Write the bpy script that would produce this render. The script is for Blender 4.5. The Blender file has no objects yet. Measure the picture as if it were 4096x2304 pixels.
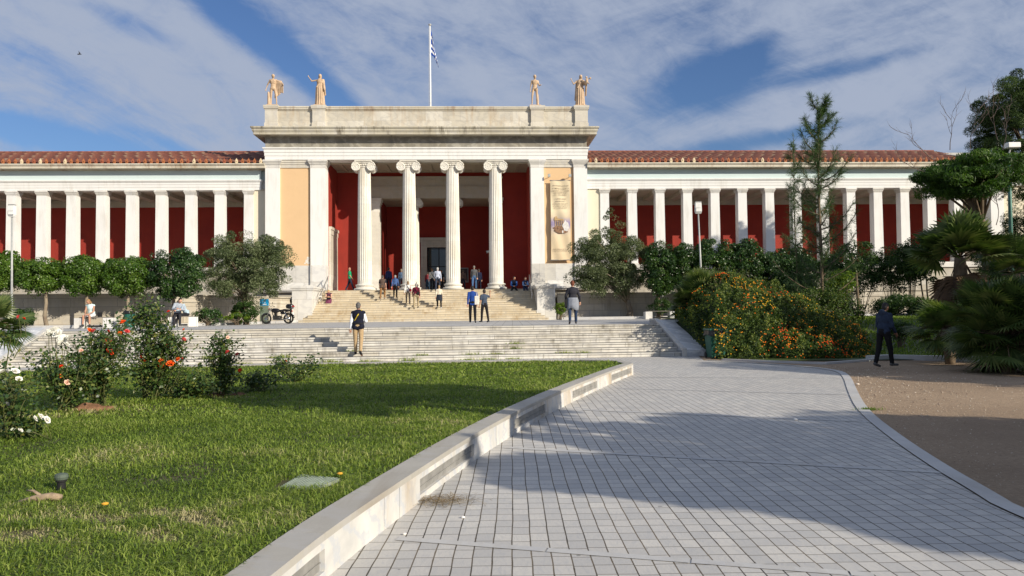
import bpy, bmesh, math, random
import numpy as np
from mathutils import Vector, Matrix, noise as mnoise
D = bpy.data; S = bpy.context.scene; COL = S.collection
random.seed(7); RNG = np.random.default_rng(11)
PI = math.pi; R = math.radians

# ------------------------------------------------------------ camera
CH = 1.6; FP = 3000.0; PITCH = math.atan(98/3000); ROLL = -0.011
cam_d = D.cameras.new('camera'); cam = D.objects.new('camera', cam_d); COL.objects.link(cam)
cam_d.sensor_width = 36; cam_d.lens = FP/4096*36; cam_d.clip_start = .1; cam_d.clip_end = 3000
CR = Matrix.Rotation(PI/2+PITCH, 3, 'X') @ Matrix.Rotation(ROLL, 3, 'Z')
cam.matrix_world = Matrix.Translation((0, 0, CH)) @ CR.to_4x4()
S.camera = cam
# where the off-frame park trees throw shade on the ground: (x, y, crown height, radius)
SHADE = [(-3.6, 12.8, 5.5, 1.7), (-1.2, 12.6, 6.0, 1.6), (2.2, 9.2, 5.0, 1.7), (4.6, 9.0, 6.0, 2.0), (2.6, 6.6, 5.2, 1.2), (5.0, 6.2, 6.0, 1.6), (8.0, 8.2, 6.5, 2.6), (3.4, 5.5, 5.5, .9), (6.2, 9.4, 6, 1.6), (6.6, 7.0, 6, 1.4), (9.8, 18.3, 7, 1.5),
         (9.5, 20.5, 7.0, 2.3), (14, 21, 8, 3.2), (13, 26, 8, 3.0), (16, 30, 9, 3.6), (20, 35, 9, 4), (.5, 7.5, 5, .8), (1.7, 7.6, 5.2, .9), (4.3, 5.5, 5.6, .8), (5.3, 5.0, 6, .9), (18, 48, 8, 3.2), (26, 49, 9, 3.5), (13, 48.5, 10, 2.6), (12.0, 15.5, 7, 2.0), (23, 42, 10, 3.5)]
# ------------------------------------------------------------ building frame
PSI = 0.045; OX, OY = -6.06, 53.2
CU, SU = math.cos(PSI), math.sin(PSI)
# ------------------------------------------------------------ view, world, sun
S.view_settings.view_transform = 'Standard'; S.view_settings.look = 'None'
S.view_settings.gamma = 1; S.view_settings.exposure = 0.18
su, sv, sz = 5.0, -4.5, 2.95                       # direction towards the sun in the building frame
SD = Vector((su*CU - sv*SU, su*SU + sv*CU, sz)).normalized()
SUN_EL = math.asin(SD.z); SUN_AZ = math.atan2(SD.x, SD.y)
sun_d = D.lights.new('sun', 'SUN'); sun_d.energy = 5.0; sun_d.angle = R(.5); sun_d.color = (1, .90, .74)
sun = D.objects.new('sun', sun_d); COL.objects.link(sun)
sun.rotation_euler = SD.to_track_quat('Z', 'Y').to_euler(); sun.location = SD*60
W = D.worlds.new('World'); S.world = W; W.use_nodes = True
wt = W.node_tree; wt.nodes.clear()
def N(t, ty, **k):
    n = t.nodes.new(ty)
    for a, b in k.items(): setattr(n, a, b)
    return n
def world_sky():
    L = wt.links.new
    out = N(wt, 'ShaderNodeOutputWorld'); bg = N(wt, 'ShaderNodeBackground'); L(bg.outputs[0], out.inputs[0])
    bg.inputs[1].default_value = .085
    sky = N(wt, 'ShaderNodeTexSky', sky_type='NISHITA', sun_disc=False)
    sky.sun_elevation = SUN_EL; sky.sun_rotation = SUN_AZ; sky.air_density = 1.2; sky.dust_density = .3; sky.ozone_density = 3.0
    tc = N(wt, 'ShaderNodeTexCoord'); sp = N(wt, 'ShaderNodeSeparateXYZ'); L(tc.outputs['Generated'], sp.inputs[0])
    def M(op, a, b=None, c=None):
        m = N(wt, 'ShaderNodeMath', operation=op)
        for i, v in enumerate((a, b, c)):
            if v is None: continue
            if isinstance(v, (int, float)): m.inputs[i].default_value = v
            else: L(v, m.inputs[i])
        return m.outputs[0]
    y = M('MAXIMUM', M('ABSOLUTE', sp.outputs[1]), .12)
    a = M('DIVIDE', sp.outputs[0], y); b = M('DIVIDE', sp.outputs[2], y)
    cb = N(wt, 'ShaderNodeCombineXYZ'); L(a, cb.inputs[0]); L(b, cb.inputs[1])
    def mapping(loc, rot, sc, ty='TEXTURE'):
        m = N(wt, 'ShaderNodeMapping', vector_type=ty); L(cb.outputs[0], m.inputs[0])
        m.inputs[1].default_value = loc; m.inputs[2].default_value = (0, 0, rot); m.inputs[3].default_value = sc
        return m.outputs[0]
    def noise(vec, sc, det, rough, dist=0.):
        n = N(wt, 'ShaderNodeTexNoise'); L(vec, n.inputs['Vector']); n.inputs['Scale'].default_value = sc
        n.inputs['Detail'].default_value = det; n.inputs['Roughness'].default_value = rough; n.inputs['Distortion'].default_value = dist
        return n.outputs['Fac']
    nl = noise(mapping((0, 0, 0), R(-30), (3.2, 1, 1)), 8.0, 12, .64, .5)
    nr = noise(mapping((.3, .7, 0), R(20), (3.4, 1, 1)), 7.5, 12, .64, .5)
    mr = N(wt, 'ShaderNodeMapRange', interpolation_type='SMOOTHSTEP'); L(a, mr.inputs[0])
    mr.inputs[1].default_value = -.05; mr.inputs[2].default_value = .35
    mx = N(wt, 'ShaderNodeMix'); L(mr.outputs[0], mx.inputs[0]); L(nl, mx.inputs[2]); L(nr, mx.inputs[3])
    fine = noise(mapping((.1, .2, 0), R(-15), (2.0, 1, 1)), 30, 10, .7, .6)
    v = M('ADD', mx.outputs[0], M('MULTIPLY', M('SUBTRACT', fine, .5), .34))
    v = M('ADD', v, .16)
    for (px, py, rx, ry, rot, amt) in GAPS:
        m = mapping(((px-2048)/3000, (1250-py)/3000, 0), R(rot), (rx/3000, ry/3000, 1))
        ln = N(wt, 'ShaderNodeVectorMath', operation='LENGTH'); L(m, ln.inputs[0])
        g = N(wt, 'ShaderNodeMapRange', interpolation_type='SMOOTHSTEP'); L(ln.outputs['Value'], g.inputs[0])
        g.inputs[1].default_value = 0; g.inputs[2].default_value = 1.25; g.inputs[3].default_value = amt; g.inputs[4].default_value = 0
        v = M('SUBTRACT', v, g.outputs[0])
    c = N(wt, 'ShaderNodeMapRange', interpolation_type='SMOOTHSTEP'); L(v, c.inputs[0])
    c.inputs[1].default_value = .34; c.inputs[2].default_value = .78; c.inputs[4].default_value = .95
    # deepen the clear blue a little, then lay thin cloud over it
    tint = N(wt, 'ShaderNodeMix', data_type='RGBA', blend_type='MULTIPLY'); tint.inputs[0].default_value = 1
    L(sky.outputs[0], tint.inputs[6]); tint.inputs[7].default_value = SKY_TINT
    cm = N(wt, 'ShaderNodeMix', data_type='RGBA'); L(c.outputs[0], cm.inputs[0]); L(tint.outputs[2], cm.inputs[6])
    cm.inputs[7].default_value = CLOUD
    L(cm.outputs[2], bg.inputs[0])
GAPS = [(950, 60, 420, 110, -38, .42), (1330, 370, 330, 85, -42, .40), (2860, 330, 360, 150, 22, .44), (3000, 230, 200, 70, 40, .2), (3350, 290, 420, 50, 12, .26),
        (200, 520, 620, 75, -14, .42), (2950, 590, 420, 60, 8, .30), (500, 60, 300, 60, -25, .22), (3300, 520, 300, 40, 10, .2), (700,570,350,35,-25,.2)]
SKY_TINT = (.60, .72, .98, 1); CLOUD = (4.1, 4.7, 6.0, 1)
world_sky()

# ------------------------------------------------------------ pixel rays -> metric points
def ray(px, py): return CR @ Vector(((px-2048)/FP, -(py-1152)/FP, -1.0))
def at(px, py, z=0.):
    d = ray(px, py); t = (z-CH)/d.z; return Vector((d.x*t, d.y*t, z))
def atd(px, py, dist):
    d = ray(px, py); t = dist/d.y; return Vector((d.x*t, d.y*t, d.z*t+CH))
def loc(u, v, z=0.): return Vector((OX+u*CU-v*SU, OY+u*SU+v*CU, z))
def bl(px, py, v):
    d = ray(px, py); o = Vector((-OX, -OY, CH)); V = Vector((-SU, CU, 0))
    t = (v-o.dot(V))/d.dot(V); p = o+d*t
    return p.x*CU+p.y*SU, p.z

# ------------------------------------------------------------ object helpers
def tag(o, label=None, cat=None, group=None, kind=None):
    if label: o['label'] = label
    if cat: o['category'] = cat
    if group: o['group'] = group
    if kind: o['kind'] = kind
    return o
def empty(name, p=(0, 0, 0), rz=0, label=None, cat=None, group=None):
    o = D.objects.new(name, None); COL.objects.link(o); o.location = p; o.rotation_euler = (0, 0, rz); o.empty_display_size = .2
    return tag(o, label, cat, group)
def copy_tree(o, parent=None):
    c = o.copy(); COL.objects.link(c)
    if parent is not None: c.parent = parent
    for ch in o.children: copy_tree(ch, c)
    return c
def link(name, me, mats, parent=None, smooth=False):
    if not isinstance(mats, (list, tuple)): mats = [mats]
    for m in mats: me.materials.append(m)
    if smooth: me.polygons.foreach_set('use_smooth', [True]*len(me.polygons))
    o = D.objects.new(name, me); COL.objects.link(o)
    if parent is not None: o.parent = parent
    return o
class MB:
    def __init__(s): s.v = []; s.f = []; s.m = []; s.mi = 0
    def add(s, vs, fs):
        b = len(s.v); s.v += [tuple(v) for v in vs]; s.f += [tuple(b+i for i in f) for f in fs]; s.m += [s.mi]*len(fs); return s
    def box(s, x0, x1, y0, y1, z0, z1):
        if x0 > x1: x0, x1 = x1, x0
        if y0 > y1: y0, y1 = y1, y0
        return s.add([(x0, y0, z0), (x1, y0, z0), (x1, y1, z0), (x0, y1, z0), (x0, y0, z1), (x1, y0, z1), (x1, y1, z1), (x0, y1, z1)],
                     [(0, 3, 2, 1), (4, 5, 6, 7), (0, 1, 5, 4), (1, 2, 6, 5), (2, 3, 7, 6), (3, 0, 4, 7)])
    def prism(s, poly, z0, z1):          # poly list of (x,y) ccw
        n = len(poly)
        vs = [(x, y, z0) for x, y in poly]+[(x, y, z1) for x, y in poly]
        return s.add(vs, [tuple(range(n-1, -1, -1)), tuple(range(n, 2*n))]+[(i, (i+1) % n, n+(i+1) % n, n+i) for i in range(n)])
    def extrude_x(s, prof, x0, x1):      # prof list of (y,z)
        n = len(prof)
        vs = [(x0, y, z) for y, z in prof]+[(x1, y, z) for y, z in prof]
        return s.add(vs, [tuple(range(n)), tuple(range(2*n-1, n-1, -1))]+[(i, n+i, n+(i+1) % n, (i+1) % n) for i in range(n)])
    def tube(s, pts, rad, n=8, cap=True):
        pts = [Vector(p) for p in pts]
        if not isinstance(rad, (list, tuple)): rad = [rad]*len(pts)
        vs = []; fs = []; t0 = (pts[1]-pts[0]).normalized()
        ref = Vector((0, 0, 1)) if abs(t0.z) < .9 else Vector((1, 0, 0))
        for i, p in enumerate(pts):
            t = (pts[min(i+1, len(pts)-1)]-pts[max(i-1, 0)]).normalized()
            a = t.cross(ref)
            if a.length < 1e-5: a = t.cross(Vector((0, 1, 0)))
            a.normalize(); b = t.cross(a)
            for k in range(n):
                w = 2*PI*k/n; vs.append(p+(a*math.cos(w)+b*math.sin(w))*rad[i])
        for i in range(len(pts)-1):
            for k in range(n):
                fs.append((i*n+k, i*n+(k+1) % n, (i+1)*n+(k+1) % n, (i+1)*n+k))
        if cap: fs += [tuple(range(n-1, -1, -1)), tuple(range((len(pts)-1)*n, len(pts)*n))]
        return s.add(vs, fs)
    def lathe(s, prof, n=24, c=(0, 0, 0), axis='z', ends=True):  # prof list of (r,h)
        vs = []; fs = []
        for r, h in prof:
            for k in range(n):
                w = 2*PI*k/n; x, y = r*math.cos(w), r*math.sin(w)
                vs.append({'z': (c[0]+x, c[1]+y, c[2]+h), 'y': (c[0]+x, c[1]+h, c[2]+y), 'x': (c[0]+h, c[1]+x, c[2]+y)}[axis])
        for i in range(len(prof)-1):
            for k in range(n): fs.append((i*n+k, i*n+(k+1) % n, (i+1)*n+(k+1) % n, (i+1)*n+k))
        if ends: fs += [tuple(range(n-1, -1, -1)), tuple(range((len(prof)-1)*n, len(prof)*n))]
        return s.add(vs, fs)
    def ell(s, c, r, n=12, m=8, rot=None):
        vs = []; fs = []
        for i in range(m+1):
            ph = PI*i/m
            for k in range(n):
                w = 2*PI*k/n
                p = Vector((r[0]*math.sin(ph)*math.cos(w), r[1]*math.sin(ph)*math.sin(w), r[2]*math.cos(ph)))
                if rot is not None: p = rot @ p
                vs.append((c[0]+p.x, c[1]+p.y, c[2]+p.z))
        for i in range(m):
            for k in range(n): fs.append(((i+1)*n+k, (i+1)*n+(k+1) % n, i*n+(k+1) % n, i*n+k))
        return s.add(vs, fs)
    def cap(s, p0, r0, p1, r1, n=10):    # tapered capsule
        p0 = Vector(p0); p1 = Vector(p1); d = (p1-p0)
        if d.length < 1e-6: return s.ell(p0, (r0, r0, r0))
        d.normalize(); pts = []; rs = []
        for a in (-85, -50, -20): pts.append(p0+d*r0*math.sin(R(a))); rs.append(r0*math.cos(R(a)))
        for a in (20, 50, 85): pts.append(p1+d*r1*math.sin(R(a))); rs.append(r1*math.cos(R(a)))
        return s.tube(pts, rs, n)
    def build(s, name, mats, parent=None, smooth=False, bevel=0):
        me = D.meshes.new(name); me.from_pydata([tuple(v) for v in s.v], [], s.f)
        if any(s.m): me.polygons.foreach_set('material_index', s.m)
        me.update()
        bm = bmesh.new(); bm.from_mesh(me)
        bmesh.ops.recalc_face_normals(bm, faces=bm.faces)
        if bevel: bmesh.ops.bevel(bm, geom=bm.edges[:], offset=bevel, segments=1, affect='EDGES')
        bm.to_mesh(me); bm.free()
        return link(name, me, mats, parent, smooth)
    def blob(s, name, mats, parent=None, voxel=.02, it=2):
        """the shapes united into one continuous surface"""
        me = D.meshes.new(name); me.from_pydata([tuple(v) for v in s.v], [], s.f); me.update()
        t = D.objects.new('tmp', me); COL.objects.link(t)
        r = t.modifiers.new('r', 'REMESH'); r.mode = 'VOXEL'; r.voxel_size = voxel
        sm = t.modifiers.new('s', 'SMOOTH'); sm.factor = .5; sm.iterations = it
        dg = bpy.context.evaluated_depsgraph_get(); dg.update()
        nm = D.meshes.new_from_object(t.evaluated_get(dg)); D.objects.remove(t); D.meshes.remove(me); nm.name = name
        return link(name, nm, mats, parent, True)
def np_mesh(name, verts, faces, mats, parent=None, rnd=None, smooth=False, mi=None):
    """faces: int array (n,k)"""
    me = D.meshes.new(name); nv = len(verts); nf, k = faces.shape
    me.vertices.add(nv); me.vertices.foreach_set('co', np.ascontiguousarray(verts, dtype=np.float32).ravel())
    me.loops.add(nf*k); me.loops.foreach_set('vertex_index', faces.astype(np.int32).ravel())
    me.polygons.add(nf); me.polygons.foreach_set('loop_start', np.arange(0, nf*k, k, dtype=np.int32))
    try: me.polygons.foreach_set('loop_total', np.full(nf, k, dtype=np.int32))
    except Exception: pass
    if mi is not None: me.polygons.foreach_set('material_index', mi.astype(np.int32))
    me.update(calc_edges=True); me.validate()
    if rnd is not None:
        a = me.attributes.new('rnd', 'FLOAT', 'FACE'); a.data.foreach_set('value', rnd.astype(np.float32))
    return link(name, me, mats, parent, smooth)

# ------------------------------------------------------------ materials
def newmat(name):
    m = D.materials.new(name); m.use_nodes = True; t = m.node_tree; t.nodes.clear()
    o = N(t, 'ShaderNodeOutputMaterial'); b = N(t, 'ShaderNodeBsdfPrincipled'); t.links.new(b.outputs[0], o.inputs[0])
    return m, t, b, o
def c4(c): return (c[0], c[1], c[2], 1)
def coords(t, axes='xyz', scale=1., rot=0., kind='Object'):
    tc = N(t, 'ShaderNodeTexCoord'); v = tc.outputs[kind]
    if axes != 'xyz':
        sp = N(t, 'ShaderNodeSeparateXYZ'); cb = N(t, 'ShaderNodeCombineXYZ'); t.links.new(v, sp.inputs[0])
        ix = {'x': 0, 'y': 1, 'z': 2}
        for i, a in enumerate(axes): t.links.new(sp.outputs[ix[a]], cb.inputs[i])
        v = cb.outputs[0]
    if rot or scale != 1.:
        m = N(t, 'ShaderNodeMapping'); m.inputs[2].default_value = (0, 0, rot)
        m.inputs[3].default_value = (scale,)*3 if not isinstance(scale, tuple) else scale
        t.links.new(v, m.inputs[0]); v = m.outputs[0]
    return v
def tnoise(t, vec, sc, det=6, rough=.6, dist=0.):
    n = N(t, 'ShaderNodeTexNoise'); t.links.new(vec, n.inputs['Vector']); n.inputs['Scale'].default_value = sc
    n.inputs['Detail'].default_value = det; n.inputs['Roughness'].default_value = rough; n.inputs['Distortion'].default_value = dist
    return n.outputs['Fac']
def ramp(t, fac, stops):
    r = N(t, 'ShaderNodeValToRGB'); t.links.new(fac, r.inputs[0]); e = r.color_ramp.elements
    while len(e) < len(stops): e.new(.5)
    for i, (p, c) in enumerate(stops): e[i].position = p; e[i].color = c4(c) if len(c) == 3 else c
    return r.outputs[0]
def mixc(t, fac, a, b, mode='MIX'):
    m = N(t, 'ShaderNodeMix', data_type='RGBA', blend_type=mode)
    for i, v in ((0, fac), (6, a), (7, b)):
        if isinstance(v, (int, float)): m.inputs[i].default_value = v
        elif isinstance(v, tuple): m.inputs[i].default_value = c4(v)
        else: t.links.new(v, m.inputs[i])
    return m.outputs[2]
def mathn(t, op, a, b=0.):
    m = N(t, 'ShaderNodeMath', operation=op); m.use_clamp = False
    for i, v in ((0, a), (1, b)):
        if isinstance(v, (int, float)): m.inputs[i].default_value = v
        else: t.links.new(v, m.inputs[i])
    return m.outputs[0]
def bump(t, b, h, strength=.3, dist=.02):
    n = N(t, 'ShaderNodeBump'); t.links.new(h, n.inputs['Height']); n.inputs['Strength'].default_value = strength; n.inputs['Distance'].default_value = dist
    t.links.new(n.outputs[0], b.inputs['Normal'])
def simple(name, col, rough=.6, metal=0., var=.12, sc=8., spec=.4, bmp=0.):
    m, t, b, o = newmat(name); v = coords(t)
    n = tnoise(t, v, sc)
    dk = tuple(max(0, c*(1-var*1.6)) for c in col); lt = tuple(min(1, c*(1+var)) for c in col)
    t.links.new(ramp(t, n, [(.3, dk), (.7, lt)]), b.inputs['Base Color'])
    b.inputs['Roughness'].default_value = rough; b.inputs['Metallic'].default_value = metal; b.inputs['Specular IOR Level'].default_value = spec
    if bmp: bump(t, b, tnoise(t, v, sc*4), bmp, .01)
    return m
def stone(name, base, tone2, axes='xzy', block=None, vein=(.45, .45, .47), vamt=.5, stain=None, samt=0., rough=.55, sc=1., joint=(.25, .22, .18), jw=.006, offset=.5, bvar=.12):
    """marble / plaster with veins, blocks with joints, and optional run-down stains"""
    m, t, b, o = newmat(name); v = coords(t, axes); L = t.links.new
    n1 = tnoise(t, v, .8*sc, 8, .6, .4); col = ramp(t, n1, [(.32, tone2), (.62, base)])
    if vamt:
        w = N(t, 'ShaderNodeTexWave'); w.wave_type = 'BANDS'; w.bands_direction = 'DIAGONAL'
        mp = N(t, 'ShaderNodeMapping'); mp.inputs[2].default_value = (0, 0, .5); mp.inputs[3].default_value = (.6, 1.3, 1); L(v, mp.inputs[0])
        L(mp.outputs[0], w.inputs[0]); w.inputs['Scale'].default_value = .8*sc; w.inputs['Distortion'].default_value = 14
        w.inputs['Detail'].default_value = 5; w.inputs['Detail Roughness'].default_value = .65; w.inputs['Detail Scale'].default_value = .9
        f = N(t, 'ShaderNodeMapRange'); L(w.outputs['Fac'], f.inputs[0]); f.inputs[1].default_value = .62; f.inputs[2].default_value = 1; f.inputs[4].default_value = vamt
        col = mixc(t, f.outputs[0], col, vein)
    hgt = tnoise(t, v, 14*sc, 6, .65)
    col = mixc(t, mathn(t, 'MULTIPLY', hgt, .22), col, tuple(c*.6 for c in base))
    if block:
        br = N(t, 'ShaderNodeTexBrick'); L(v, br.inputs[0]); br.offset = offset; br.offset_frequency = 2
        br.inputs['Scale'].default_value = 1; br.inputs['Brick Width'].default_value = block[0]; br.inputs['Row Height'].default_value = block[1]
        br.inputs['Mortar Size'].default_value = jw; br.inputs['Mortar Smooth'].default_value = .2
        br.inputs['Color1'].default_value = (1, 1, 1, 1); br.inputs['Color2'].default_value = (1-bvar*1.4, 1-bvar*1.6, 1-bvar*2, 1); br.inputs['Mortar'].default_value = (1, 1, 1, 1)
        col = mixc(t, 1., col, br.outputs['Color'], 'MULTIPLY')
        col = mixc(t, mathn(t, 'MULTIPLY', br.outputs['Fac'], .75), col, joint)
    if samt:
        s1 = tnoise(t, coords(t, axes, (2.2, .25, 1.)), 1.6, 6, .7, .3)
        s2 = tnoise(t, v, .7, 3, .5)
        f = N(t, 'ShaderNodeMapRange'); L(mathn(t, 'MULTIPLY', s1, mathn(t, 'ADD', s2, .5)), f.inputs[0])
        f.inputs[1].default_value = .50; f.inputs[2].default_value = .78; f.inputs[4].default_value = samt
        col = mixc(t, f.outputs[0], col, stain)
    L(col, b.inputs['Base Color']); b.inputs['Roughness'].default_value = rough; b.inputs['Specular IOR Level'].default_value = .35
    bump(t, b, hgt, .18, .01)
    return m
def leafmat(name, cols, trans=.35, rough=.5, spec=.3):
    m, t, b, o = newmat(name); a = N(t, 'ShaderNodeAttribute', attribute_name='rnd')
    n = len(cols); c = ramp(t, a.outputs['Fac'], [(i/(n-1) if n > 1 else 0, cc) for i, cc in enumerate(cols)])
    t.links.new(c, b.inputs['Base Color']); b.inputs['Roughness'].default_value = rough; b.inputs['Specular IOR Level'].default_value = spec
    tr = N(t, 'ShaderNodeBsdfTranslucent'); t.links.new(mixc(t, 1., c, (1.3, 1.5, .6), 'MULTIPLY'), tr.inputs[0])
    mx = N(t, 'ShaderNodeMixShader'); mx.inputs[0].default_value = trans
    t.links.new(b.outputs[0], mx.inputs[1]); t.links.new(tr.outputs[0], mx.inputs[2]); t.links.new(mx.outputs[0], o.inputs[0])
    return m
MT = {}
MT['plaster'] = stone('white_plaster', (.80, .80, .78), (.75, .755, .75), vamt=0, rough=.8, stain=(.52, .50, .45), samt=.5)
MT['cream'] = stone('cream_plaster', (.78, .72, .56), (.74, .68, .53), vamt=0, rough=.85)
MT['mint'] = stone('pale_mint_plaster', (.60, .72, .73), (.575, .69, .70), vamt=0, rough=.8)
MT['orange'] = stone('apricot_plaster', (.72, .50, .285), (.69, .475, .27), vamt=0, rough=.85, stain=(.72, .5, .28), samt=.3)
MT['red'] = stone('pompeian_red_plaster', (.33, .035, .022), (.27, .028, .02), vamt=0, rough=.8, stain=(.22, .03, .02), samt=.5)
MT['marble'] = stone('weathered_marble', (.70, .67, .60), (.60, .57, .50), block=(1.7, .9), vamt=.3, stain=(.36, .30, .2), samt=.4)
MT['marble_white'] = stone('white_marble', (.76, .75, .72), (.66, .66, .65), block=(1.15, 1.3), vamt=.3, jw=.008)
MT['marble_col'] = stone('column_marble', (.80, .78, .72), (.72, .70, .63), vamt=.15, stain=(.55, .46, .32), samt=.5, block=(9, 1.35), joint=(.5, .47, .4), bvar=.07)
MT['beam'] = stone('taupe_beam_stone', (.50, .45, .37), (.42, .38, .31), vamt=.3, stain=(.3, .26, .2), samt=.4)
MT['parapet'] = stone('parapet_marble', (.68, .65, .57), (.56, .535, .475), block=(1.25, 1.4), vamt=.4, vein=(.42, .41, .39), stain=(.42, .29, .15), samt=.5, sc=1.3, bvar=.13)
MT['cornice'] = stone('stained_cornice_marble', (.64, .61, .51), (.50, .47, .38), block=(1.6, 3.), vamt=.3, stain=(.10, .075, .045), samt=.95)
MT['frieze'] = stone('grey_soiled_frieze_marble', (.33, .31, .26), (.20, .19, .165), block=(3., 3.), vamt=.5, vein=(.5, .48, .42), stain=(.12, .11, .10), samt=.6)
MT['wcornice'] = stone('wing_cornice_marble', (.70, .66, .56), (.62, .58, .48), block=(1.4, 3.), vamt=.2, stain=(.28, .16, .08), samt=.8)
MT['step_low'] = stone('weathered_step_marble', (.76, .74, .69), (.62, .60, .55), block=(1.55, .1572), vamt=.35, stain=(.2, .18, .145), samt=.85, sc=1.6, jw=.010, joint=(.13, .12, .1), offset=.37, bvar=.14)
MT['step_up'] = stone('yellowed_step_marble', (.72, .64, .49), (.63, .55, .41), block=(1.5, .154), vamt=.2, stain=(.4, .29, .16), samt=.8, sc=1.4, jw=.008, offset=.37, bvar=.12)
MT['podium'] = stone('podium_marble', (.52, .49, .42), (.44, .41, .35), block=(1.8, .55), vamt=.3, stain=(.2, .18, .14), samt=.6, jw=.015)
MT['planter'] = stone('planter_marble', (.72, .70, .66), (.60, .59, .57), block=(1.1, 9.), vamt=.5, vein=(.5, .52, .56), stain=(.50, .37, .22), samt=.8, sc=1.5, axes='xyz')
# ============================================================ MUSEUM BUILDING
bld = empty('museum_building', loc(0, 0, 0), PSI, 'long neoclassical museum with four Ionic columns, marble parapet and two red colonnaded wings', 'museum')
def part(name, mb, mat, parent=bld, **k): return mb.build(name, MT[mat] if isinstance(mat, str) else mat, parent, **k)
UL, UR = -11.3, 11.58          # flanks of the portico block
ANTA = [(-11.3, -10.3), (-8.15, -7.1), (7.5, 8.45), (10.6, 11.58)]
FLOOR = 3.26; ZA, ZE = 12.58, 14.92
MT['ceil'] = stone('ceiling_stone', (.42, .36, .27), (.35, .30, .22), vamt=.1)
# --- podium of the portico with its mouldings, porch floor
m = MB(); m.box(UL+.05, UR-.05, .12, 12, .9, FLOOR-.003)
m.box(UL-.02, UR+.02, .0, 12, .9, 1.9)
part('podium', m, 'podium')
for a, b_ in ((UL, ANTA[1][1]), (ANTA[2][0], UR)):
    m = MB(); m.box(a-.14, b_+.04, -.20, 1.0, 3.20, 3.30); m.box(a-.22, b_+.06, -.30, 1.0, 3.30, 3.44); m.box(a-.12, b_+.03, -.14, 1.0, 3.44, 3.56)
    m.box(a-.07, b_+.02, -.07, 1.0, 3.56, 3.69)
    part('podium_cap', m, 'marble_white')
m = MB(); m.box(ANTA[1][1], ANTA[2][0], -.55, 12, FLOOR-.25, FLOOR); part('porch_floor', m, 'marble_white')
# --- antae (corner and inner piers)
for i, (a, b_) in enumerate(ANTA):
    y1 = 1.05
    m = MB(); m.box(a, b_, 0, y1, 5.08, 12.0); an = part('pilaster', m, 'plaster')
    m = MB(); m.box(a-.012, b_+.012, -.012, y1+.01, 3.69, 5.08); part('dado', m, 'marble_white', an)
    m = MB(); m.box(a-.015, b_+.015, -.015, y1+.02, 12.0, 12.22)
    for k, (z0, z1, o) in enumerate(((12.22, 12.27, .04), (12.27, 12.36, .075), (12.36, 12.44, .12), (12.44, 12.5, .16), (12.5, 12.578, .14))):
        m.box(a-o, b_+o, -o, y1+o, z0, z1)
    part('capital', m, 'marble_white', an)
# --- infill walls between the antae: marble dado, apricot panel, stone neck
for a, b_ in ((ANTA[0][1], ANTA[1][0]), (ANTA[2][1], ANTA[3][0])):
    m = MB(); m.box(a, b_, .16, .9, 5.08, 12.02); w_ = part('wall_panel', m, 'orange')
    m = MB(); m.box(a, b_, .14, .9, 3.69, 5.08); part('dado', m, 'marble_white', w_)
    m = MB(); m.box(a, b_, .10, .9, 12.02, 12.26); m.box(a, b_, .06, .9, 12.26, 12.4); m.box(a, b_, .02, .9, 12.4, 12.5); m.box(a, b_, .05, .9, 12.5, 12.579)
    part('neck_moulding', m, 'marble', w_)
# --- block walls behind (solid sides, porch walls)
for a, b_ in ((UL+.02, ANTA[1][1]-.02), (ANTA[2][0]+.02, UR-.02)): m = MB(); m.box(a, b_, 1.05, 12, 3.3, ZA); part('side_wall', m, 'plaster')
for a in (ANTA[1][1], ANTA[2][0]): m = MB(); m.box(a-.02, a+.02, 1.05, 4.5, FLOOR, ZA-.02); part('porch_wall', m, 'red')
VB = 4.5
ui0, ui1 = bl(1520, 1000, VB)[0], bl(1962, 1000, VB)[0]; uo0, uo1 = bl(1484, 1000, VB)[0], bl(2008, 1000, VB)[0]
zi = 10.5
m = MB(); m.box(ANTA[1][1]+.02, uo0, VB, VB+.8, FLOOR, ZA-.02); m.box(uo1, ANTA[2][0]-.02, VB, VB+.8, FLOOR, ZA-.02); m.box(uo0, uo1, VB+.02, VB+.8, 12.16, ZA-.02); part('porch_back_wall', m, 'red')
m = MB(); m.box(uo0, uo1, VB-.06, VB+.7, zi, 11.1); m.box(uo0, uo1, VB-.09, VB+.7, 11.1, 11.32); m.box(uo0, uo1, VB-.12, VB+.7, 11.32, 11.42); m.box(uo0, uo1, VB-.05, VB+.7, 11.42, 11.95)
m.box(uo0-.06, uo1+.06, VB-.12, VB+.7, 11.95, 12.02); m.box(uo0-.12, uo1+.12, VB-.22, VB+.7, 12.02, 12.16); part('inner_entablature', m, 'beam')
for a, b_ in ((uo0, ui0), (ui1, uo1)):
    m = MB(); m.box(a, b_, VB-.05, VB+.75, FLOOR+.3, 9.95); p_ = part('inner_pier', m, 'marble_col')
    m = MB(); m.box(a-.03, b_+.03, VB-.08, VB+.78, 9.95, 10.1); m.box(a-.09, b_+.09, VB-.14, VB+.84, 10.1, 10.3); m.box(a-.14, b_+.14, VB-.19, VB+.89, 10.3, zi-.002); part('capital', m, 'marble_col', p_); m = MB(); m.box(a-.06, b_+.06, VB-.12, VB+.8, FLOOR, FLOOR+.3); part('base', m, 'marble_col', p_)
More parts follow.
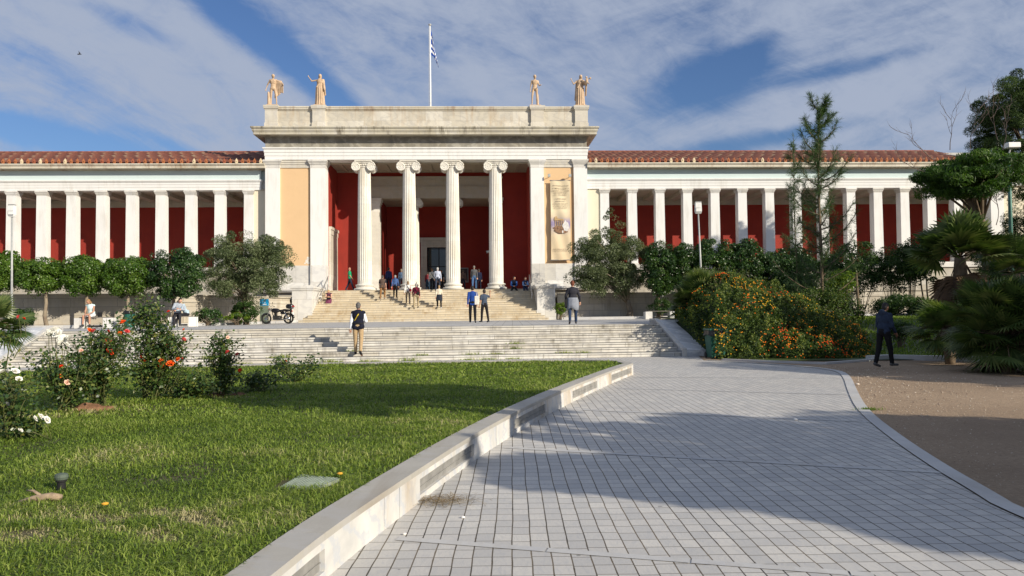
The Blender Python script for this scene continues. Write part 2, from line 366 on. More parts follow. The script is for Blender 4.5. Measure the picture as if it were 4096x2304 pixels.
# inner porch: back wall with door, ceilings
VI = 9.0
m = MB(); ud0, ud1 = bl(1708, 1000, VI)[0], bl(1802, 1000, VI)[0]; zd = bl(1745, 990, VI)[1]
m.box(-6.9, ud0, VI, VI+.5, FLOOR, zi-.02); m.box(ud1, 7.3, VI, VI+.5, FLOOR, zi-.02); m.box(ud0, ud1, VI, VI+.5, zd, zi-.02)
m.box(ui0-.05, ui0-.01, VB+.8, VI, FLOOR, zi-.02); m.box(ui1+.01, ui1+.05, VB+.8, VI, FLOOR, zi-.02); part('inner_wall', m, 'red')
m = MB(); m.box(-7.1, 7.5, 1.05, VB, ZA+.0, ZA+.1); m.box(-7.1, 7.5, VB+.3, VI+.5, zi-.02, zi+.1)
for u in np.arange(-6.3, 7.4, 1.62): m.box(u-.12, u+.12, 1.3, VB-.3, ZA-.09, ZA-.001)
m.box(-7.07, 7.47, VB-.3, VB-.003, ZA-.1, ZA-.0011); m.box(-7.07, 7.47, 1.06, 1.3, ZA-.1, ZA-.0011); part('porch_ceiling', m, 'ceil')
# door: frame, cornice, glazed leaves
zc = bl(1745, 952, VI)[1]; uf0, uf1 = bl(1683, 1000, VI-.2)[0], bl(1827, 1000, VI-.2)[0]
m = MB(); m.box(uf0, ud0, VI-.16, VI+.3, FLOOR, zd); m.box(ud1, uf1, VI-.16, VI+.3, FLOOR, zd); m.box(uf0, uf1, VI-.16, VI+.3, zd, zd+.42)
m.box(uf0-.08, uf1+.08, VI-.24, VI+.1, zd+.42, zd+.56); m.box(uf0-.2, uf1+.2, VI-.4, VI+.1, zd+.56, zc)
dr = part('door', m, 'marble')
m = MB(); 
for u in (ud0+.12, (ud0+ud1)/2, ud1-.12): m.box(u-.04, u+.04, VI+.2, VI+.27, FLOOR, zd)
for z in (FLOOR+.08, bl(1745, 1066, VI)[1], zd-.1): m.box(ud0, ud1, VI+.21, VI+.26, z-.035, z+.035)
MT['dark_metal'] = simple('dark_metal', (.03, .03, .032), .4, .5); part('frame', m, 'dark_metal', dr)
gm, gt, gb, go = newmat('dark_glass'); gb.inputs['Base Color'].default_value = (.012, .016, .02, 1); gb.inputs['Roughness'].default_value = .03; gb.inputs['Specular IOR Level'].default_value = .8
MT['glass'] = gm
m = MB(); m.box(ud0, ud1, VI+.23, VI+.24, FLOOR, zd); part('pane', m, 'glass', dr)
# side door in the left flank wall of the porch
m = MB(); u = ANTA[1][1]
m.box(u+.02, u+.16, 1.08, 1.4, FLOOR, 7.4); m.box(u+.02, u+.16, 3.5, 3.8, FLOOR, 7.4); m.box(u+.02, u+.18, 1.08, 3.9, 7.4, 7.75); m.box(u+.02, u+.24, 1.07, 3.95, 7.75, 7.95)
sdr = part('side_door', m, 'marble'); m = MB(); m.box(u+.02, u+.13, 1.4, 3.5, FLOOR, 7.4); part('door_leaf', m, 'marble', sdr)
# --- portico entablature
m = MB()
for z0, z1, o in ((ZA, 12.86, .02), (12.86, 13.1, .05), (13.1, 13.32, .08), (13.32, 13.36, .12), (13.36, 13.44, .16)): m.box(UL-o, UR+o, -o, 1.1, z0, z1)
m.box(UL, UR, 1.1, 12, ZA+.12, 14.9); part('architrave', m, 'plaster')
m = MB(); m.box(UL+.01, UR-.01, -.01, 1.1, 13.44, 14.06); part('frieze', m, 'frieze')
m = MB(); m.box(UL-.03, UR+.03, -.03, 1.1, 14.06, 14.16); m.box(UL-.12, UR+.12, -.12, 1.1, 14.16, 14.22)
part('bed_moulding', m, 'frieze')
m = MB()
for z0, z1, o in ((14.22, 14.40, .74), (14.40, 14.45, .78), (14.45, 14.49, .80), (14.49, 14.62, .82), (14.62, 14.66, .86), (14.66, 14.76, .90)): m.box(UL-o+.12, UR+o-.12, -o, 12.2, z0, z1)
part('cornice', m, 'cornice')
# --- parapet with four pedestals
PED = [bl(x, 460, -.05)[0] for x in (1060, 1110, 1250, 1300, 2124, 2175, 2300, 2351)]
m = MB(); m.box(UL+.15, UR-.15, .1, .9, 14.76, 16.16); m.box(UL+.1, UR-.1, .02, .95, 14.76, 15.2); m.box(UL+.12, UR-.12, .06, .92, 15.2, 15.27)
for u in (UL+.15, UR-.15): m.box(u-.05, u+.05, .9, 11.5, 14.76, 16.1)
part('parapet', m, 'parapet')
m = MB(); m.box(UL+.1, UR-.1, .04, .95, 16.12, 16.2); m.box(UL+.02, UR-.02, -.02, 1.0, 16.2, 16.3); m.box(UL-.02, UR+.02, -.06, 1.05, 16.3, 16.40)
part('parapet_cap', m, 'wcornice')
for i in range(4):
    a, b_ = PED[2*i], PED[2*i+1]
    m = MB(); m.box(a, b_, -.10, .96, 14.764, 16.12); m.box(a-.04, b_+.04, -.14, 1.0, 14.764, 15.2); m.box(a-.03, b_+.03, -.13, 1., 16.12, 16.2); m.box(a-.08, b_+.08, -.18, 1.08, 16.2, 16.3); m.box(a-.1, b_+.1, -.2, 1.1, 16.3, 16.45)
    part('statue_pedestal', m, 'marble')
# --- Ionic columns
def ionic(u, v, r, z0, z1, par):
    H = z1-z0; hb = .46*r/.5; hc = .62*r/.5
    nf = 24; nk = nf*6; rings = 16; vs = []; fs = []
    for i in range(rings+1):
        t = i/rings; rr = r*(1-.155*t**1.6); z = z0+hb+(H-hb-hc+.25)*t
        ap = .03 if (i == 0 or i == rings) else 1
        for k in range(nk):
            w = 2*PI*k/nk; q = abs(math.sin(nf*w/2)); d = rr*(1-.085*ap*(q**.75))
            vs.append((u+d*math.cos(w), v+d*math.sin(w), z))
    for i in range(rings):
        for k in range(nk): fs.append((i*nk+k, i*nk+(k+1) % nk, (i+1)*nk+(k+1) % nk, (i+1)*nk+k))
    m = MB(); m.add(vs, fs); col = part('column', m, 'marble_col', par, smooth=False)
    m = MB(); pr = []
    def torus(rc, rt, zc, n=8): return [(rc+rt*math.cos(a), zc+rt*math.sin(a)) for a in np.linspace(-PI/2, PI/2, n)]
    pr += [(r*1.42, 0)]+torus(r*1.33, .085*hb/.46, .1*hb/.46)+[(r*1.2, .2*hb/.46), (r*1.15, .25*hb/.46), (r*1.2, .3*hb/.46)]+torus(r*1.17, .06*hb/.46, .37*hb/.46)+[(r*1.06, .44*hb/.46), (r*1.0, hb+.03)]
    m.lathe(pr, 40, (u, v, z0)); b = part('base', m, 'marble_col', col, smooth=False)
    # capital
    m = MB(); rt = r*.845; zt = z1; vr = .33*r/.5
    m.lathe([(rt*.98, -hc-.02), (rt*1.0, -hc+.1), (rt*1.12, -hc+.14), (rt*1.12, -hc+.2), (rt*1.0, -hc+.22), (rt*1.0, -hc+.3), (rt*1.25, -hc+.42), (rt*1.3, -.16)], 32, (u, v, zt))
    dx = r*1.02; zv = zt-.16*r/.5-vr*.92
    m.box(u-dx-vr*.4, u+dx+vr*.4, v-r*.86, v+r*.86, zt-.16*r/.5-vr*.62, zt-.13*r/.5)
    for sx in (-1, 1):
        for sy in (-1, 1):
            vc = v+sy*r*.92; cx = u+sx*dx
            m.lathe([(vr*.9, -.07), (vr*.9, .04)], 28, (cx, vc, zv), 'y')
            pts = []; rd = []
            for i in range(46):
                th = i/45*2.35*2*PI; q = vr*(1-.80*(i/45)**.85)
                pts.append((cx+sx*q*math.sin(th), vc+sy*.06, zv+q*math.cos(th))); rd.append(.052*r/.5*(1-.55*i/45))
            m.tube(pts, rd, 6)
            m.ell((cx, vc+sy*.05, zv), (.075*r/.5, .05, .075*r/.5), 10, 6)
        # bolster between the faces
        m.lathe([(vr*.88, -r*.9), (vr*.72, -r*.5), (vr*.60, 0), (vr*.72, r*.5), (vr*.88, r*.9)], 20, (u+sx*dx, v, zv), 'y')
    m.tube([(u-dx*.95, v-r*.97, zt-.17*r/.5), (u, v-r*.97, zt-.2*r/.5), (u+dx*.95, v-r*.97, zt-.17*r/.5)], .035*r/.5, 6)
    for k in range(7): m.ell((u+(k-3)*.115*r/.5, v-r*.93, zt-.34*r/.5), (.045*r/.5, .05, .06*r/.5), 8, 6)
    m.box(u-r*1.18, u+r*1.18, v-r*1.08, v+r*1.08, zt-.13*r/.5, zt-.07*r/.5); m.box(u-r*1.22, u+r*1.22, v-r*1.12, v+r*1.12, zt-.07*r/.5, zt-.002)
    for k in range(22): m.ell((u-r*1.15+k*r*2.3/21, v-r*1.1, zt-.08*r/.5), (.035, .03, .035), 6, 4)
    part('capital', m, 'marble_col', col, smooth=False)
    return col
for x in (1458.5, 1637.3, 1811, 1983.2): ionic(bl(x, 900, .6)[0], .6, .515, FLOOR, ZA, bld)
for x in (1656, 1817): ionic(bl(x, 900, VB+.3)[0], VB+.35, .42, FLOOR, zi, bld)
# --- stairs of the portico: 14 risers, the lowest three reach in front of the pedestals
NU = 14; rz = (FLOOR-1.10)/NU; tread = .335; sb = -.5-NU*tread+.335*0
for k in range(NU):
    y0 = -.5-(NU-k)*tread; z1 = 1.10+(k+1)*rz
    a, b_ = -7.12, 7.52
    if k < 3: a -= (3-k)*.22; b_ += (3-k)*.22
    m = MB() if k == 0 else m
    m.box(a, b_, y0+.02, .1, z1-rz-.001, z1-.045); m.box(a-.01, b_+.01, y0-.015, y0+tread+.03 if k < NU-1 else .1, z1-.045, z1)
    if k == 0: STM = m
part('entrance_stairs', STM, 'step_up')
YF = -.5-(NU-3)*tread+.02
for a, b_ in ((-8.42, -7.13), (7.53, 8.72)):
    m = MB(); m.box(a, b_, YF, .1, 1.75, 3.16); pd = part('stair_pedestal', m, 'marble_white')
    m = MB(); m.box(a-.05, b_+.02 if a < 0 else b_+.05, YF-.05, .1, 1.08, 1.75); m.box(a-.03, b_+.03, YF-.03, .1, 3.16, 3.22); m.box(a-.08, b_+.08, YF-.08, .1, 3.22, 3.32); m.box(a-.12, b_+.12, YF-.12, .1, 3.32, 3.44); part('moulding', m, 'marble_white', pd)

# --- wings
def wing(px_list, ue, side):
    us = [bl(x, 900, .5)[0] for x in px_list]
    sp = (us[-1]-us[0])/(len(us)-1); us = [us[0]+i*sp for i in range(len(us))]
    if side < 0: us = [us[0]-sp*(k) for k in (4, 3, 2, 1)]+us
    else: us = us+[us[-1]+sp]
    V0 = .5; PW = .70; PD = .62
    for u in us:
        m = MB(); m.box(u, u+PW, V0, V0+PD, 5.02, 10.16)
        # a slight taper
        p_ = part('pillar', m, 'plaster')
        me = p_.data
        for vt in me.vertices:
            if vt.co.z > 8: vt.co.x += (.03 if vt.co.x < u+PW/2 else -.03)
        m = MB(); a, b_ = u+.03, u+PW-.03
        for z0, z1, o in ((10.16, 10.24, .005), (10.24, 10.3, .035), (10.3, 10.38, .065), (10.38, 10.45, .10), (10.45, 10.519, .085)): m.box(a-o, b_+o, V0-o, V0+PD+o, z0, z1)
        part('capital', m, 'marble_white', p_)
        m = MB(); m.box(u-.04, u+PW+.04, V0-.04, V0+PD+.04, 4.9, 5.1); part('base', m, 'marble_white', p_)
    if side < 0: u0, u1 = us[0]-1, UL; e0, e1 = u0, UL-.0
    else: u0, u1 = UR, ue; e0, e1 = UR, ue
    fr = (u0, u1-.45) if side < 0 else (u0, u1)
    m = MB(); 
    for z0, z1, o in ((10.52, 10.72, .01), (10.72, 10.92, .03), (10.92, 11.1, .05), (11.1, 11.16, .10), (11.16, 11.24, .14)): m.box(fr[0], fr[1]+(o if side < 0 else 0), V0-o, V0+PD+.1, z0, z1)
    if side < 0: m.box(fr[1]-.01, u1+.1, V0+.35, V0+PD+.1, 10.52, 11.24)
    part('architrave', m, 'plaster')
    m = MB(); m.box(fr[0], fr[1], V0-.01, V0+PD+.1, 11.24, 11.92)
    if side < 0: m.box(fr[1]-.01, u1+.1, V0+.35, V0+PD+.1, 11.24, 11.92)
    part('frieze', m, 'mint')
    m = MB(); m.box(e0, e1, V0-.12, V0+PD, 11.92, 11.98); m.box(e0, e1, V0-.62, V0+PD, 11.98, 12.16); m.box(e0, e1, V0-.67, V0+PD, 12.16, 12.22); m.box(e0, e1, V0-.72, V0+PD, 12.22, 12.3)
    part('cornice', m, 'wcornice')
    # gallery: back wall, inner beam, ceiling, floor, cream end wall
    vb = V0+4.55
    m = MB(); m.box(u0, u1, vb, vb+.4, 5.0, 10.3); part('gallery_wall', m, 'red')
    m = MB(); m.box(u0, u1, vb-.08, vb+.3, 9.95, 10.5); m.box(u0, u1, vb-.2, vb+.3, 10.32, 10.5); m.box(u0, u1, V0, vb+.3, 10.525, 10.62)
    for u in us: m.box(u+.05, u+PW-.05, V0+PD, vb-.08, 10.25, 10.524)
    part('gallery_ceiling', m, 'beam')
    m = MB(); m.box(u0, u1, V0-.35, vb+.4, 4.6, 4.9); m.box(u0, u1, V0-.25, vb, 4.9, 4.99); part('stylobate', m, 'marble_white')
    m = MB(); m.box(u0, u1, V0-.2, vb, 1.0, 4.6); part('podium', m, 'podium')
    if side < 0: a, b_ = us[-1]+PW-.02, UL
    else: a, b_ = UR, us[0]+.02
    m = MB(); m.box(a, b_, V0+.10, vb, 5.0, 10.52); part('end_wall', m, 'cream')
    # tiled roof: real corrugation running up the slope
    ve, vr_, zeave, zr = V0-.62, V0+6.3, 12.33, 14.55
    pitch = .21; nx = int((u1-u0)/pitch*8); ns = 18
    X = np.linspace(u0, u1, nx+1); Sg = np.linspace(0, 1, ns*2+1)
    prof = np.abs(np.sin(PI*(X-u0)/pitch/2*1.0))**.7*.075
    tile = np.zeros(len(Sg)); 
    V_ = []; 
    rr = np.random.default_rng(5); jit = rr.normal(0, .008, (len(Sg), nx//8+2))
    for i, s in enumerate(Sg):
        step = (.03 if i % 2 == 0 else .0)
        zz = zeave+(zr-zeave)*s+prof+step+np.repeat(jit[i], 8)[:nx+1]
        V_.append(np.stack([X, np.full(nx+1, ve+(vr_-ve)*s), zz], 1))
    V_ = np.concatenate(V_); ii = np.arange(nx); F_ = []
    for i in range(len(Sg)-1): F_.append(np.stack([i*(nx+1)+ii, i*(nx+1)+ii+1, (i+1)*(nx+1)+ii+1, (i+1)*(nx+1)+ii], 1))
    F_ = np.concatenate(F_)
    cell = (np.repeat(np.arange(len(Sg)-1)//2, nx)*7919+np.tile((ii//16), len(Sg)-1)*104729+(np.tile(ii//8, len(Sg)-1) % 2)*37) % 9973/9973.
    rf = np_mesh('roof', V_, F_, MT['tile'], bld, rnd=cell)
    m = MB(); m.box(u0, u1, ve+.25, vr_, 12.05, 12.29); m.extrude_x([(ve+.25, 12.29), (vr_, 14.4), (vr_+6.5, 12.29)], u0, u1); part('roof_deck', m, 'podium')
    m = MB(); m.tube([(u0, vr_, zr+.03), (u1, vr_, zr+.03)], .11, 8); part('ridge_tiles', m, 'tile_plain')
    return us, u0, u1, ve
# roof materials
def tilemat():
    m, t, b, o = newmat('terracotta_tiles'); a = N(t, 'ShaderNodeAttribute', attribute_name='rnd'); v = coords(t)
    c = ramp(t, a.outputs['Fac'], [(0, (.12, .028, .015)), (.45, (.22, .06, .03)), (.8, (.28, .095, .05)), (.93, (.36, .18, .10)), (1, (.42, .32, .2))])
    n = tnoise(t, v, 2.5, 5); c = mixc(t, mathn(t, 'MULTIPLY', n, .8), c, (.06, .024, .016)); t.links.new(c, b.inputs['Base Color']); b.inputs['Roughness'].default_value = .9
    bump(t, b, tnoise(t, v, 30), .3, .01); return m
MT['tile'] = tilemat(); MT['tile_plain'] = simple('terracotta', (.26, .09, .05), .8, 0, .4, 5)
MT['antefix_a'] = simple('antefix_terracotta', (.40, .14, .055), .8, 0, .35, 9); MT['antefix_b'] = simple('pale_antefix', (.72, .58, .38), .8, 0, .2, 9); MT['antefix_c'] = simple('rust_antefix', (.34, .10, .05), .8, 0, .3, 9)
LW = wing((143, 263, 382, 500, 619, 737, 856, 974), 0, -1)
RW = wing((2401, 2508, 2617, 2728, 2838, 2949, 3059, 3170, 3281, 3390, 3500, 3605, 3711), 41.5, 1)
# antefixes along both eaves
def antefix_mesh(mb, u, v, z, s=1.):
    pr = [(-.085, 0), (-.10, .10), (-.095, .2), (-.05, .27), (0, .36), (.05, .27), (.095, .2), (.10, .10), (.085, 0)]
    n = len(pr); vs = [(u+x*s, v-.03, z+h*s) for x, h in pr]+[(u+x*s*.9, v+.05, z+h*s*.97) for x, h in pr]
    mb.add(vs, [tuple(range(n)), tuple(range(2*n-1, n-1, -1))]+[(i, n+i, n+(i+1) % n, (i+1) % n) for i in range(n)])
    mb.ell((u, v-.035, z+.17*s), (.045*s, .03, .07*s), 8, 5)
tmp = {}
for k in 'abc':
    m = MB(); antefix_mesh(m, 0, 0, 0); tmp[k] = m.build('antefix', MT['antefix_'+k], bld)
cnt = 0; rest = MB(); used = set(); rr = random.Random(3)
for (us_, u0, u1, ve) in (RW, LW):
    ua = bl(0, 640, ve)[0] if u0 < UL-1 else u0
    for u in np.arange(u0+.2, u1-.1, .42):
        vis = (u > ua-.3) and (u < 31)
        if vis and cnt < 99:
            k = rr.choices('abc', (5, 1.1, 2.5))[0]; src = tmp[k]
            o = src if k not in used else src.copy()
            if k in used: COL.objects.link(o); 
            used.add(k); o.parent = bld; o.location = (u, ve-.04, 12.31); o.rotation_euler = (0, rr.uniform(-.03, .03), rr.uniform(-.1, .1)); cnt += 1
        else: antefix_mesh(rest, u, ve-.04, 12.31)
o = rest.build('antefixes', MT['antefix_a'], bld); o['kind'] = 'stuff'
# --- end pavilion of the right wing
ue = 41.5
m = MB(); m.box(ue, ue+11, -.1, 12, 1.0, 11.3); part('pavilion_wall', m, 'cream')
for a, b_ in ((ue-.25, ue+.75), (ue+9.8, ue+11.1)):
    m = MB(); m.box(a, b_, -.3, .6, 4.9, 10.2); p_ = part('pilaster', m, 'plaster'); m = MB(); m.box(a-.06, b_+.06, -.36, .6, 10.2, 10.35); m.box(a-.12, b_+.12, -.42, .6, 10.35, 10.52); part('capital', m, 'marble_white', p_)
m = MB(); m.box(ue-.3, ue+11.2, -.32, 12.2, 10.52, 11.24); m.box(ue-.4, ue+11.3, -.42, 12.3, 11.24, 11.3); m.box(ue-.28, ue+11.1, -.3, 12.1, 11.3, 12.0); part('architrave', m, 'plaster')
m = MB(); m.box(ue-.9, ue+11.8, -.95, 12.6, 12.0, 12.25); m.box(ue-1.0, ue+11.9, -1.05, 12.7, 12.25, 12.4); m.extrude_x([(-.9, 12.4), (6, 14.3), (12.6, 12.4)], ue-.8, ue+11.6); part('cornice', m, 'wcornice')
# winged marble acroterion at the pavilion corner
u_, z_ = bl(3995, 600, 0)
m = MB(); m.box(u_-.55, u_+.55, -.2, .6, 12.4, 13.0); part('acroterion_base', m, 'marble_white')
m = MB()
m.cap((u_, .1, 13.3), .2, (u_-.05, .1, 13.9), .17); m.ell((u_-.1, .05, 14.3), (.13, .14, .17)); m.cap((u_-.05, .15, 13.8), .17, (u_+.5, .3, 14.0), .08); m.cap((u_+.5, .3, 14.0), .12, (u_+.75, .35, 13.2), .05); m.cap((u_-.1, .1, 13.9), .12, (u_-.55, .2, 14.1), .08); m.cap((u_-.55, .2, 14.1), .1, (u_-.8, .2, 13.1), .04)
m.cap((u_-.3, .1, 13.1), .16, (u_-.1, .1, 13.5), .18); m.cap((u_+.35, .1, 13.05), .14, (u_, .1, 13.5), .18); m.box(u_-.5, u_+.5, -.1, .4, 12.98, 13.1)
m.blob('acroterion', MT['marble_white'], bld, .05, 1)

# ============================================================ LOWER STAIRS, GROUND, TERRACE
AS = math.atan(.10); SP = Vector((-3, 25.5, 0)); NL = 7; rl = 1.10/NL; tl = .42
stairs = empty('stairs', SP, AS); stairs['kind'] = 'structure'
sx0, sx1 = -13.45, 8.95
for k in range(NL):
    m = MB(); y0 = k*tl; z1 = (k+1)*rl
    m.box(sx0-3 if k == 99 else sx0, sx1, y0+.03, NL*tl+.1, z1-rl+(.0015 if k == 0 else 0), z1-.05); m.box(sx0, sx1, y0-.01, y0+tl+.05 if k < NL-1 else NL*tl+.1, z1-.05, z1+(.001 if k == NL-1 else 0))
    m.build('step', MT['step_low'], stairs)
for s, xa, xb in ((1, sx1, sx1+1.35), (-1, sx0-1.35, sx0)):
    m = MB(); m.extrude_x([(-.12, .004), (-.12, .22), (.05, .25), (NL*tl+.25, 1.24), (NL*tl+.9, 1.24), (NL*tl+.9, .004)], xa, xb)
    ck = m.build('sloping_cheek', MT['cheek'] if 'cheek' in MT else stone('grey_cheek_marble', (.58, .60, .62), (.42, .44, .47), axes='xyz', vamt=.8, vein=(.80, .80, .8), stain=(.3, .28, .25), samt=.5, sc=1.2), stairs)
    m = MB(); xi = (xa, xa+.16) if s > 0 else (xb-.16, xb)
    m.extrude_x([(-.16, .004), (-.16, .28), (.05, .31), (NL*tl+.22, 1.30), (NL*tl+.95, 1.30), (NL*tl+.95, .004)], *xi)
    m.build('edge_curb', MT['planter'], ck)
# ground sheet reaching the horizon
soil = stone('park_soil', (.17, .12, .075), (.11, .08, .05), axes='xyz', vamt=0)
def gravelmat():
    m, t, b, o = newmat('sandy_gravel'); v = coords(t)
    n = tnoise(t, v, .35, 5, .6); g = tnoise(t, v, 19, 8, .85); c = ramp(t, n, [(.3, (.39, .28, .18)), (.7, (.57, .42, .28))])
    c = mixc(t, ramp(t, g, [(.35, (0, 0, 0)), (.75, (1, 1, 1))]), mixc(t, .62, c, (.12, .08, .055)), c)
    vo = N(t, 'ShaderNodeTexVoronoi'); t.links.new(v, vo.inputs['Vector']); vo.inputs['Scale'].default_value = 45
    c = mixc(t, ramp(t, vo.outputs['Distance'], [(.0, (.55, .55, .55)), (.25, (0, 0, 0))]), c, (.62, .52, .42))
    t.links.new(c, b.inputs['Base Color']); b.inputs['Roughness'].default_value = .95; bump(t, b, g, .9, .035); return m
m = MB(); n = 60
m.add([(-900, -400, -.012), (900, -400, -.012), (900, 1500, -.012), (-900, 1500, -.012)], [(0, 1, 2, 3)])
o = m.build('ground', gravelmat()); o['kind'] = 'structure'
# pavement of small marble setts with a curved border on the right
bord_px = [(4096, 2045), (3980, 1973), (3802, 1874), (3618, 1755), (3480, 1650), (3434, 1578), (3401, 1499), (3348, 1479), (3190, 1462.5), (2940, 1446), (2828, 1441)]
bord = [at(x, y) for x, y in bord_px]; first = bord[0]
bord = [Vector((4.6, -6, 0)), Vector((4.3, -1, 0)), Vector((4.0, 3.0, 0))]+bord
def smooth_poly(pts, it=2):
    for _ in range(it):
        q = [pts[0]]
        for a, b_ in zip(pts, pts[1:]): q += [a*.75+b_*.25, a*.25+b_*.75]
        q.append(pts[-1]); pts = q
    return pts
bord = smooth_poly(bord, 2)
def offset_line(pts, d):
    out = []
    for i, p in enumerate(pts):
        t = (pts[min(i+1, len(pts)-1)]-pts[max(i-1, 0)]); t.z = 0; t.normalize(); out.append(Vector((p.x-t.y*d, p.y+t.x*d, p.z)))
    return out
def pavemat():
    m, t, b, o = newmat('marble_sett_paving'); L = t.links.new
    v = coords(t, 'yxz', 1, 0)      # brick rows run along the path: x'=y (length), y'=x (width)
    wn = N(t, 'ShaderNodeTexNoise'); L(v, wn.inputs['Vector']); wn.inputs['Scale'].default_value = 1.1; wn.inputs['Detail'].default_value = 2
    ad = N(t, 'ShaderNodeVectorMath', operation='MULTIPLY_ADD'); L(wn.outputs['Color'], ad.inputs[0]); ad.inputs[1].default_value = (.035, .035, 0); L(v, ad.inputs[2])
    vv = ad.outputs[0]
    def brick(ms, smooth=.1):
        br = N(t, 'ShaderNodeTexBrick'); L(vv, br.inputs[0]); br.offset = .12; br.offset_frequency = 3
        br.inputs['Scale'].default_value = 1; br.inputs['Brick Width'].default_value = .172; br.inputs['Row Height'].default_value = .128
        br.inputs['Mortar Size'].default_value = ms; br.inputs['Mortar Smooth'].default_value = smooth; br.inputs['Bias'].default_value = 0
        br.inputs['Color1'].default_value = (0, 0, 0, 1); br.inputs['Color2'].default_value = (1, 1, 1, 1); return br
    br = brick(.0048)
    # long joints are wider than the cross joints
    sp = N(t, 'ShaderNodeSeparateXYZ'); L(vv, sp.inputs[0])
    fr = mathn(t, 'FRACT', mathn(t, 'DIVIDE', sp.outputs[1], .128)); d = mathn(t, 'MULTIPLY', mathn(t, 'MINIMUM', fr, mathn(t, 'SUBTRACT', 1, fr)), .128)
    jn = tnoise(t, v, 9, 4, .7); lim = mathn(t, 'ADD', mathn(t, 'MULTIPLY', jn, .011), -.0012)
    lj = mathn(t, 'LESS_THAN', d, lim)
    veins = tnoise(t, coords(t, 'yxz', (1, 3, 1), .5), 9, 7, .65, 1.5)
    big = tnoise(t, v, .35, 4, .6)
    col = ramp(t, br.outputs['Color'], [(0, (.45, .445, .435)), (.35, (.50, .49, .47)), (.7, (.535, .52, .495)), (1, (.60, .58, .54))])
    col = mixc(t, ramp(t, veins, [(.45, (0, 0, 0)), (.75, (.55, .55, .55))]), col, (.34, .36, .40))
    col = mixc(t, ramp(t, big, [(.35, (0, 0, 0)), (.8, (.35, .35, .35))]), col, (.40, .37, .33))
    vo = N(t, 'ShaderNodeTexVoronoi'); L(v, vo.inputs['Vector']); vo.inputs['Scale'].default_value = 2.3; vo.inputs['Randomness'].default_value = 1
    spot = mathn(t, 'LESS_THAN', vo.outputs['Distance'], .045); col = mixc(t, mathn(t, 'MULTIPLY', spot, .6), col, (.12, .12, .12))
    col = mixc(t, mathn(t, 'MULTIPLY', br.outputs['Fac'], .9), col, (.13, .115, .095))
    jc = ramp(t, tnoise(t, v, 1.7, 3), [(.35, (.035, .03, .025)), (.65, (.16, .13, .09))])
    col = mixc(t, lj, col, jc); L(col, b.inputs['Base Color']); b.inputs['Roughness'].default_value = .62; b.inputs['Specular IOR Level'].default_value = .35
    h = mathn(t, 'SUBTRACT', 1, mathn(t, 'MAXIMUM', br.outputs['Fac'], lj)); h2 = mathn(t, 'ADD', h, mathn(t, 'MULTIPLY', tnoise(t, v, 40, 4), .25))
    bump(t, b, h2, .6, .012); return m
MT['pave'] = pavemat()
inner = offset_line(bord, .17)
poly = [(p.x, p.y) for p in inner]+[(6.8, 28), (-45, 28), (-45, -6)]
m = MB(); m.add([(x, y, 0) for x, y in poly], [tuple(range(len(poly)))]); o = m.build('pavement', MT['pave']); o['kind'] = 'structure'
MT['slab'] = stone('border_slab_marble', (.56, .555, .54), (.46, .46, .46), axes='xyz', vamt=.4, stain=(.33, .28, .2), samt=.4)
m = MB(); n = len(bord)
m.add([(p.x, p.y, .012) for p in bord]+[(p.x, p.y, .012) for p in inner]+[(p.x, p.y, -.02) for p in bord], [(i, i+1, n+i+1, n+i) for i in range(n-1)]+[(i, 2*n+i, 2*n+i+1, i+1) for i in range(n-1)])
o = m.build('path_border', MT['slab']); o['kind'] = 'structure'
# long slab bands crossing the path, fanning out from the planter wall
bands = MB()
for (x0, y0, x1, y1, w_) in ((1586, 2155, 3500, 2302, .085), (1440, 2260, 1600, 2290, .0), (2015, 1790, 3810, 1893, .10), (2330, 1640, 3520, 1690, .10), (2466, 1553, 3420, 1580, .10), (2530, 1510, 3360, 1512, .09)):
    if not w_: continue
    a = at(x0, y0); b_ = at(x1, y1); d = (b_-a).normalized(); nrm = Vector((-d.y, d.x, 0))*w_/2; L_ = (b_-a).length; s = 0
    while s < L_:
        e = min(L_, s+random.uniform(.9, 1.5)); p, q = a+d*(s+.006), a+d*(e-.006)
        sl = Vector((random.uniform(-.008, .008),)*2+(0,)); z = .004+random.random()*.001
        bands.add([tuple(p-nrm+Vector((0, 0, z))), tuple(q-nrm+Vector((0, 0, z))), tuple(q+nrm+Vector((0, 0, z))), tuple(p+nrm+Vector((0, 0, z)))], [(0, 1, 2, 3)]); s = e
o = bands.build('paving_bands', MT['slab']); o['kind'] = 'structure'
# terrace
def lp(u, v): q = stairs.matrix_basis @ Vector((u, v, 0)); return q
Ms = Matrix.Translation(SP) @ Matrix.Rotation(AS, 4, 'Z')
eL, eR = Ms @ Vector((sx0-6, NL*tl+.08, 0)), Ms @ Vector((sx1, NL*tl+.08, 0))
def terrmat():
    m, t, b, o = newmat('terrace_paving'); v = coords(t, 'yxz'); L = t.links.new
    br = N(t, 'ShaderNodeTexBrick'); L(v, br.inputs[0]); br.inputs['Scale'].default_value = 1; br.inputs['Brick Width'].default_value = .9; br.inputs['Row Height'].default_value = .4
    br.inputs['Mortar Size'].default_value = .012; br.inputs['Color1'].default_value = (.43, .43, .43, 1); br.inputs['Color2'].default_value = (.49, .485, .47, 1); br.inputs['Mortar'].default_value = (.18, .17, .16, 1)
    col = mixc(t, mathn(t, 'MULTIPLY', tnoise(t, v, .6, 6), .5), br.outputs['Color'], (.34, .33, .32)); L(col, b.inputs['Base Color']); b.inputs['Roughness'].default_value = .75; return m
er = loc(40, -4.7); el = loc(-40, -4.7)
m = MB(); tp = [(eL.x-14, eL.y-2), (eL.x, eL.y), (eR.x, eR.y), (eR.x+1.35, eR.y+.1), (12, 36), (er.x, er.y+1), (er.x, er.y+12), (el.x, el.y+12)]
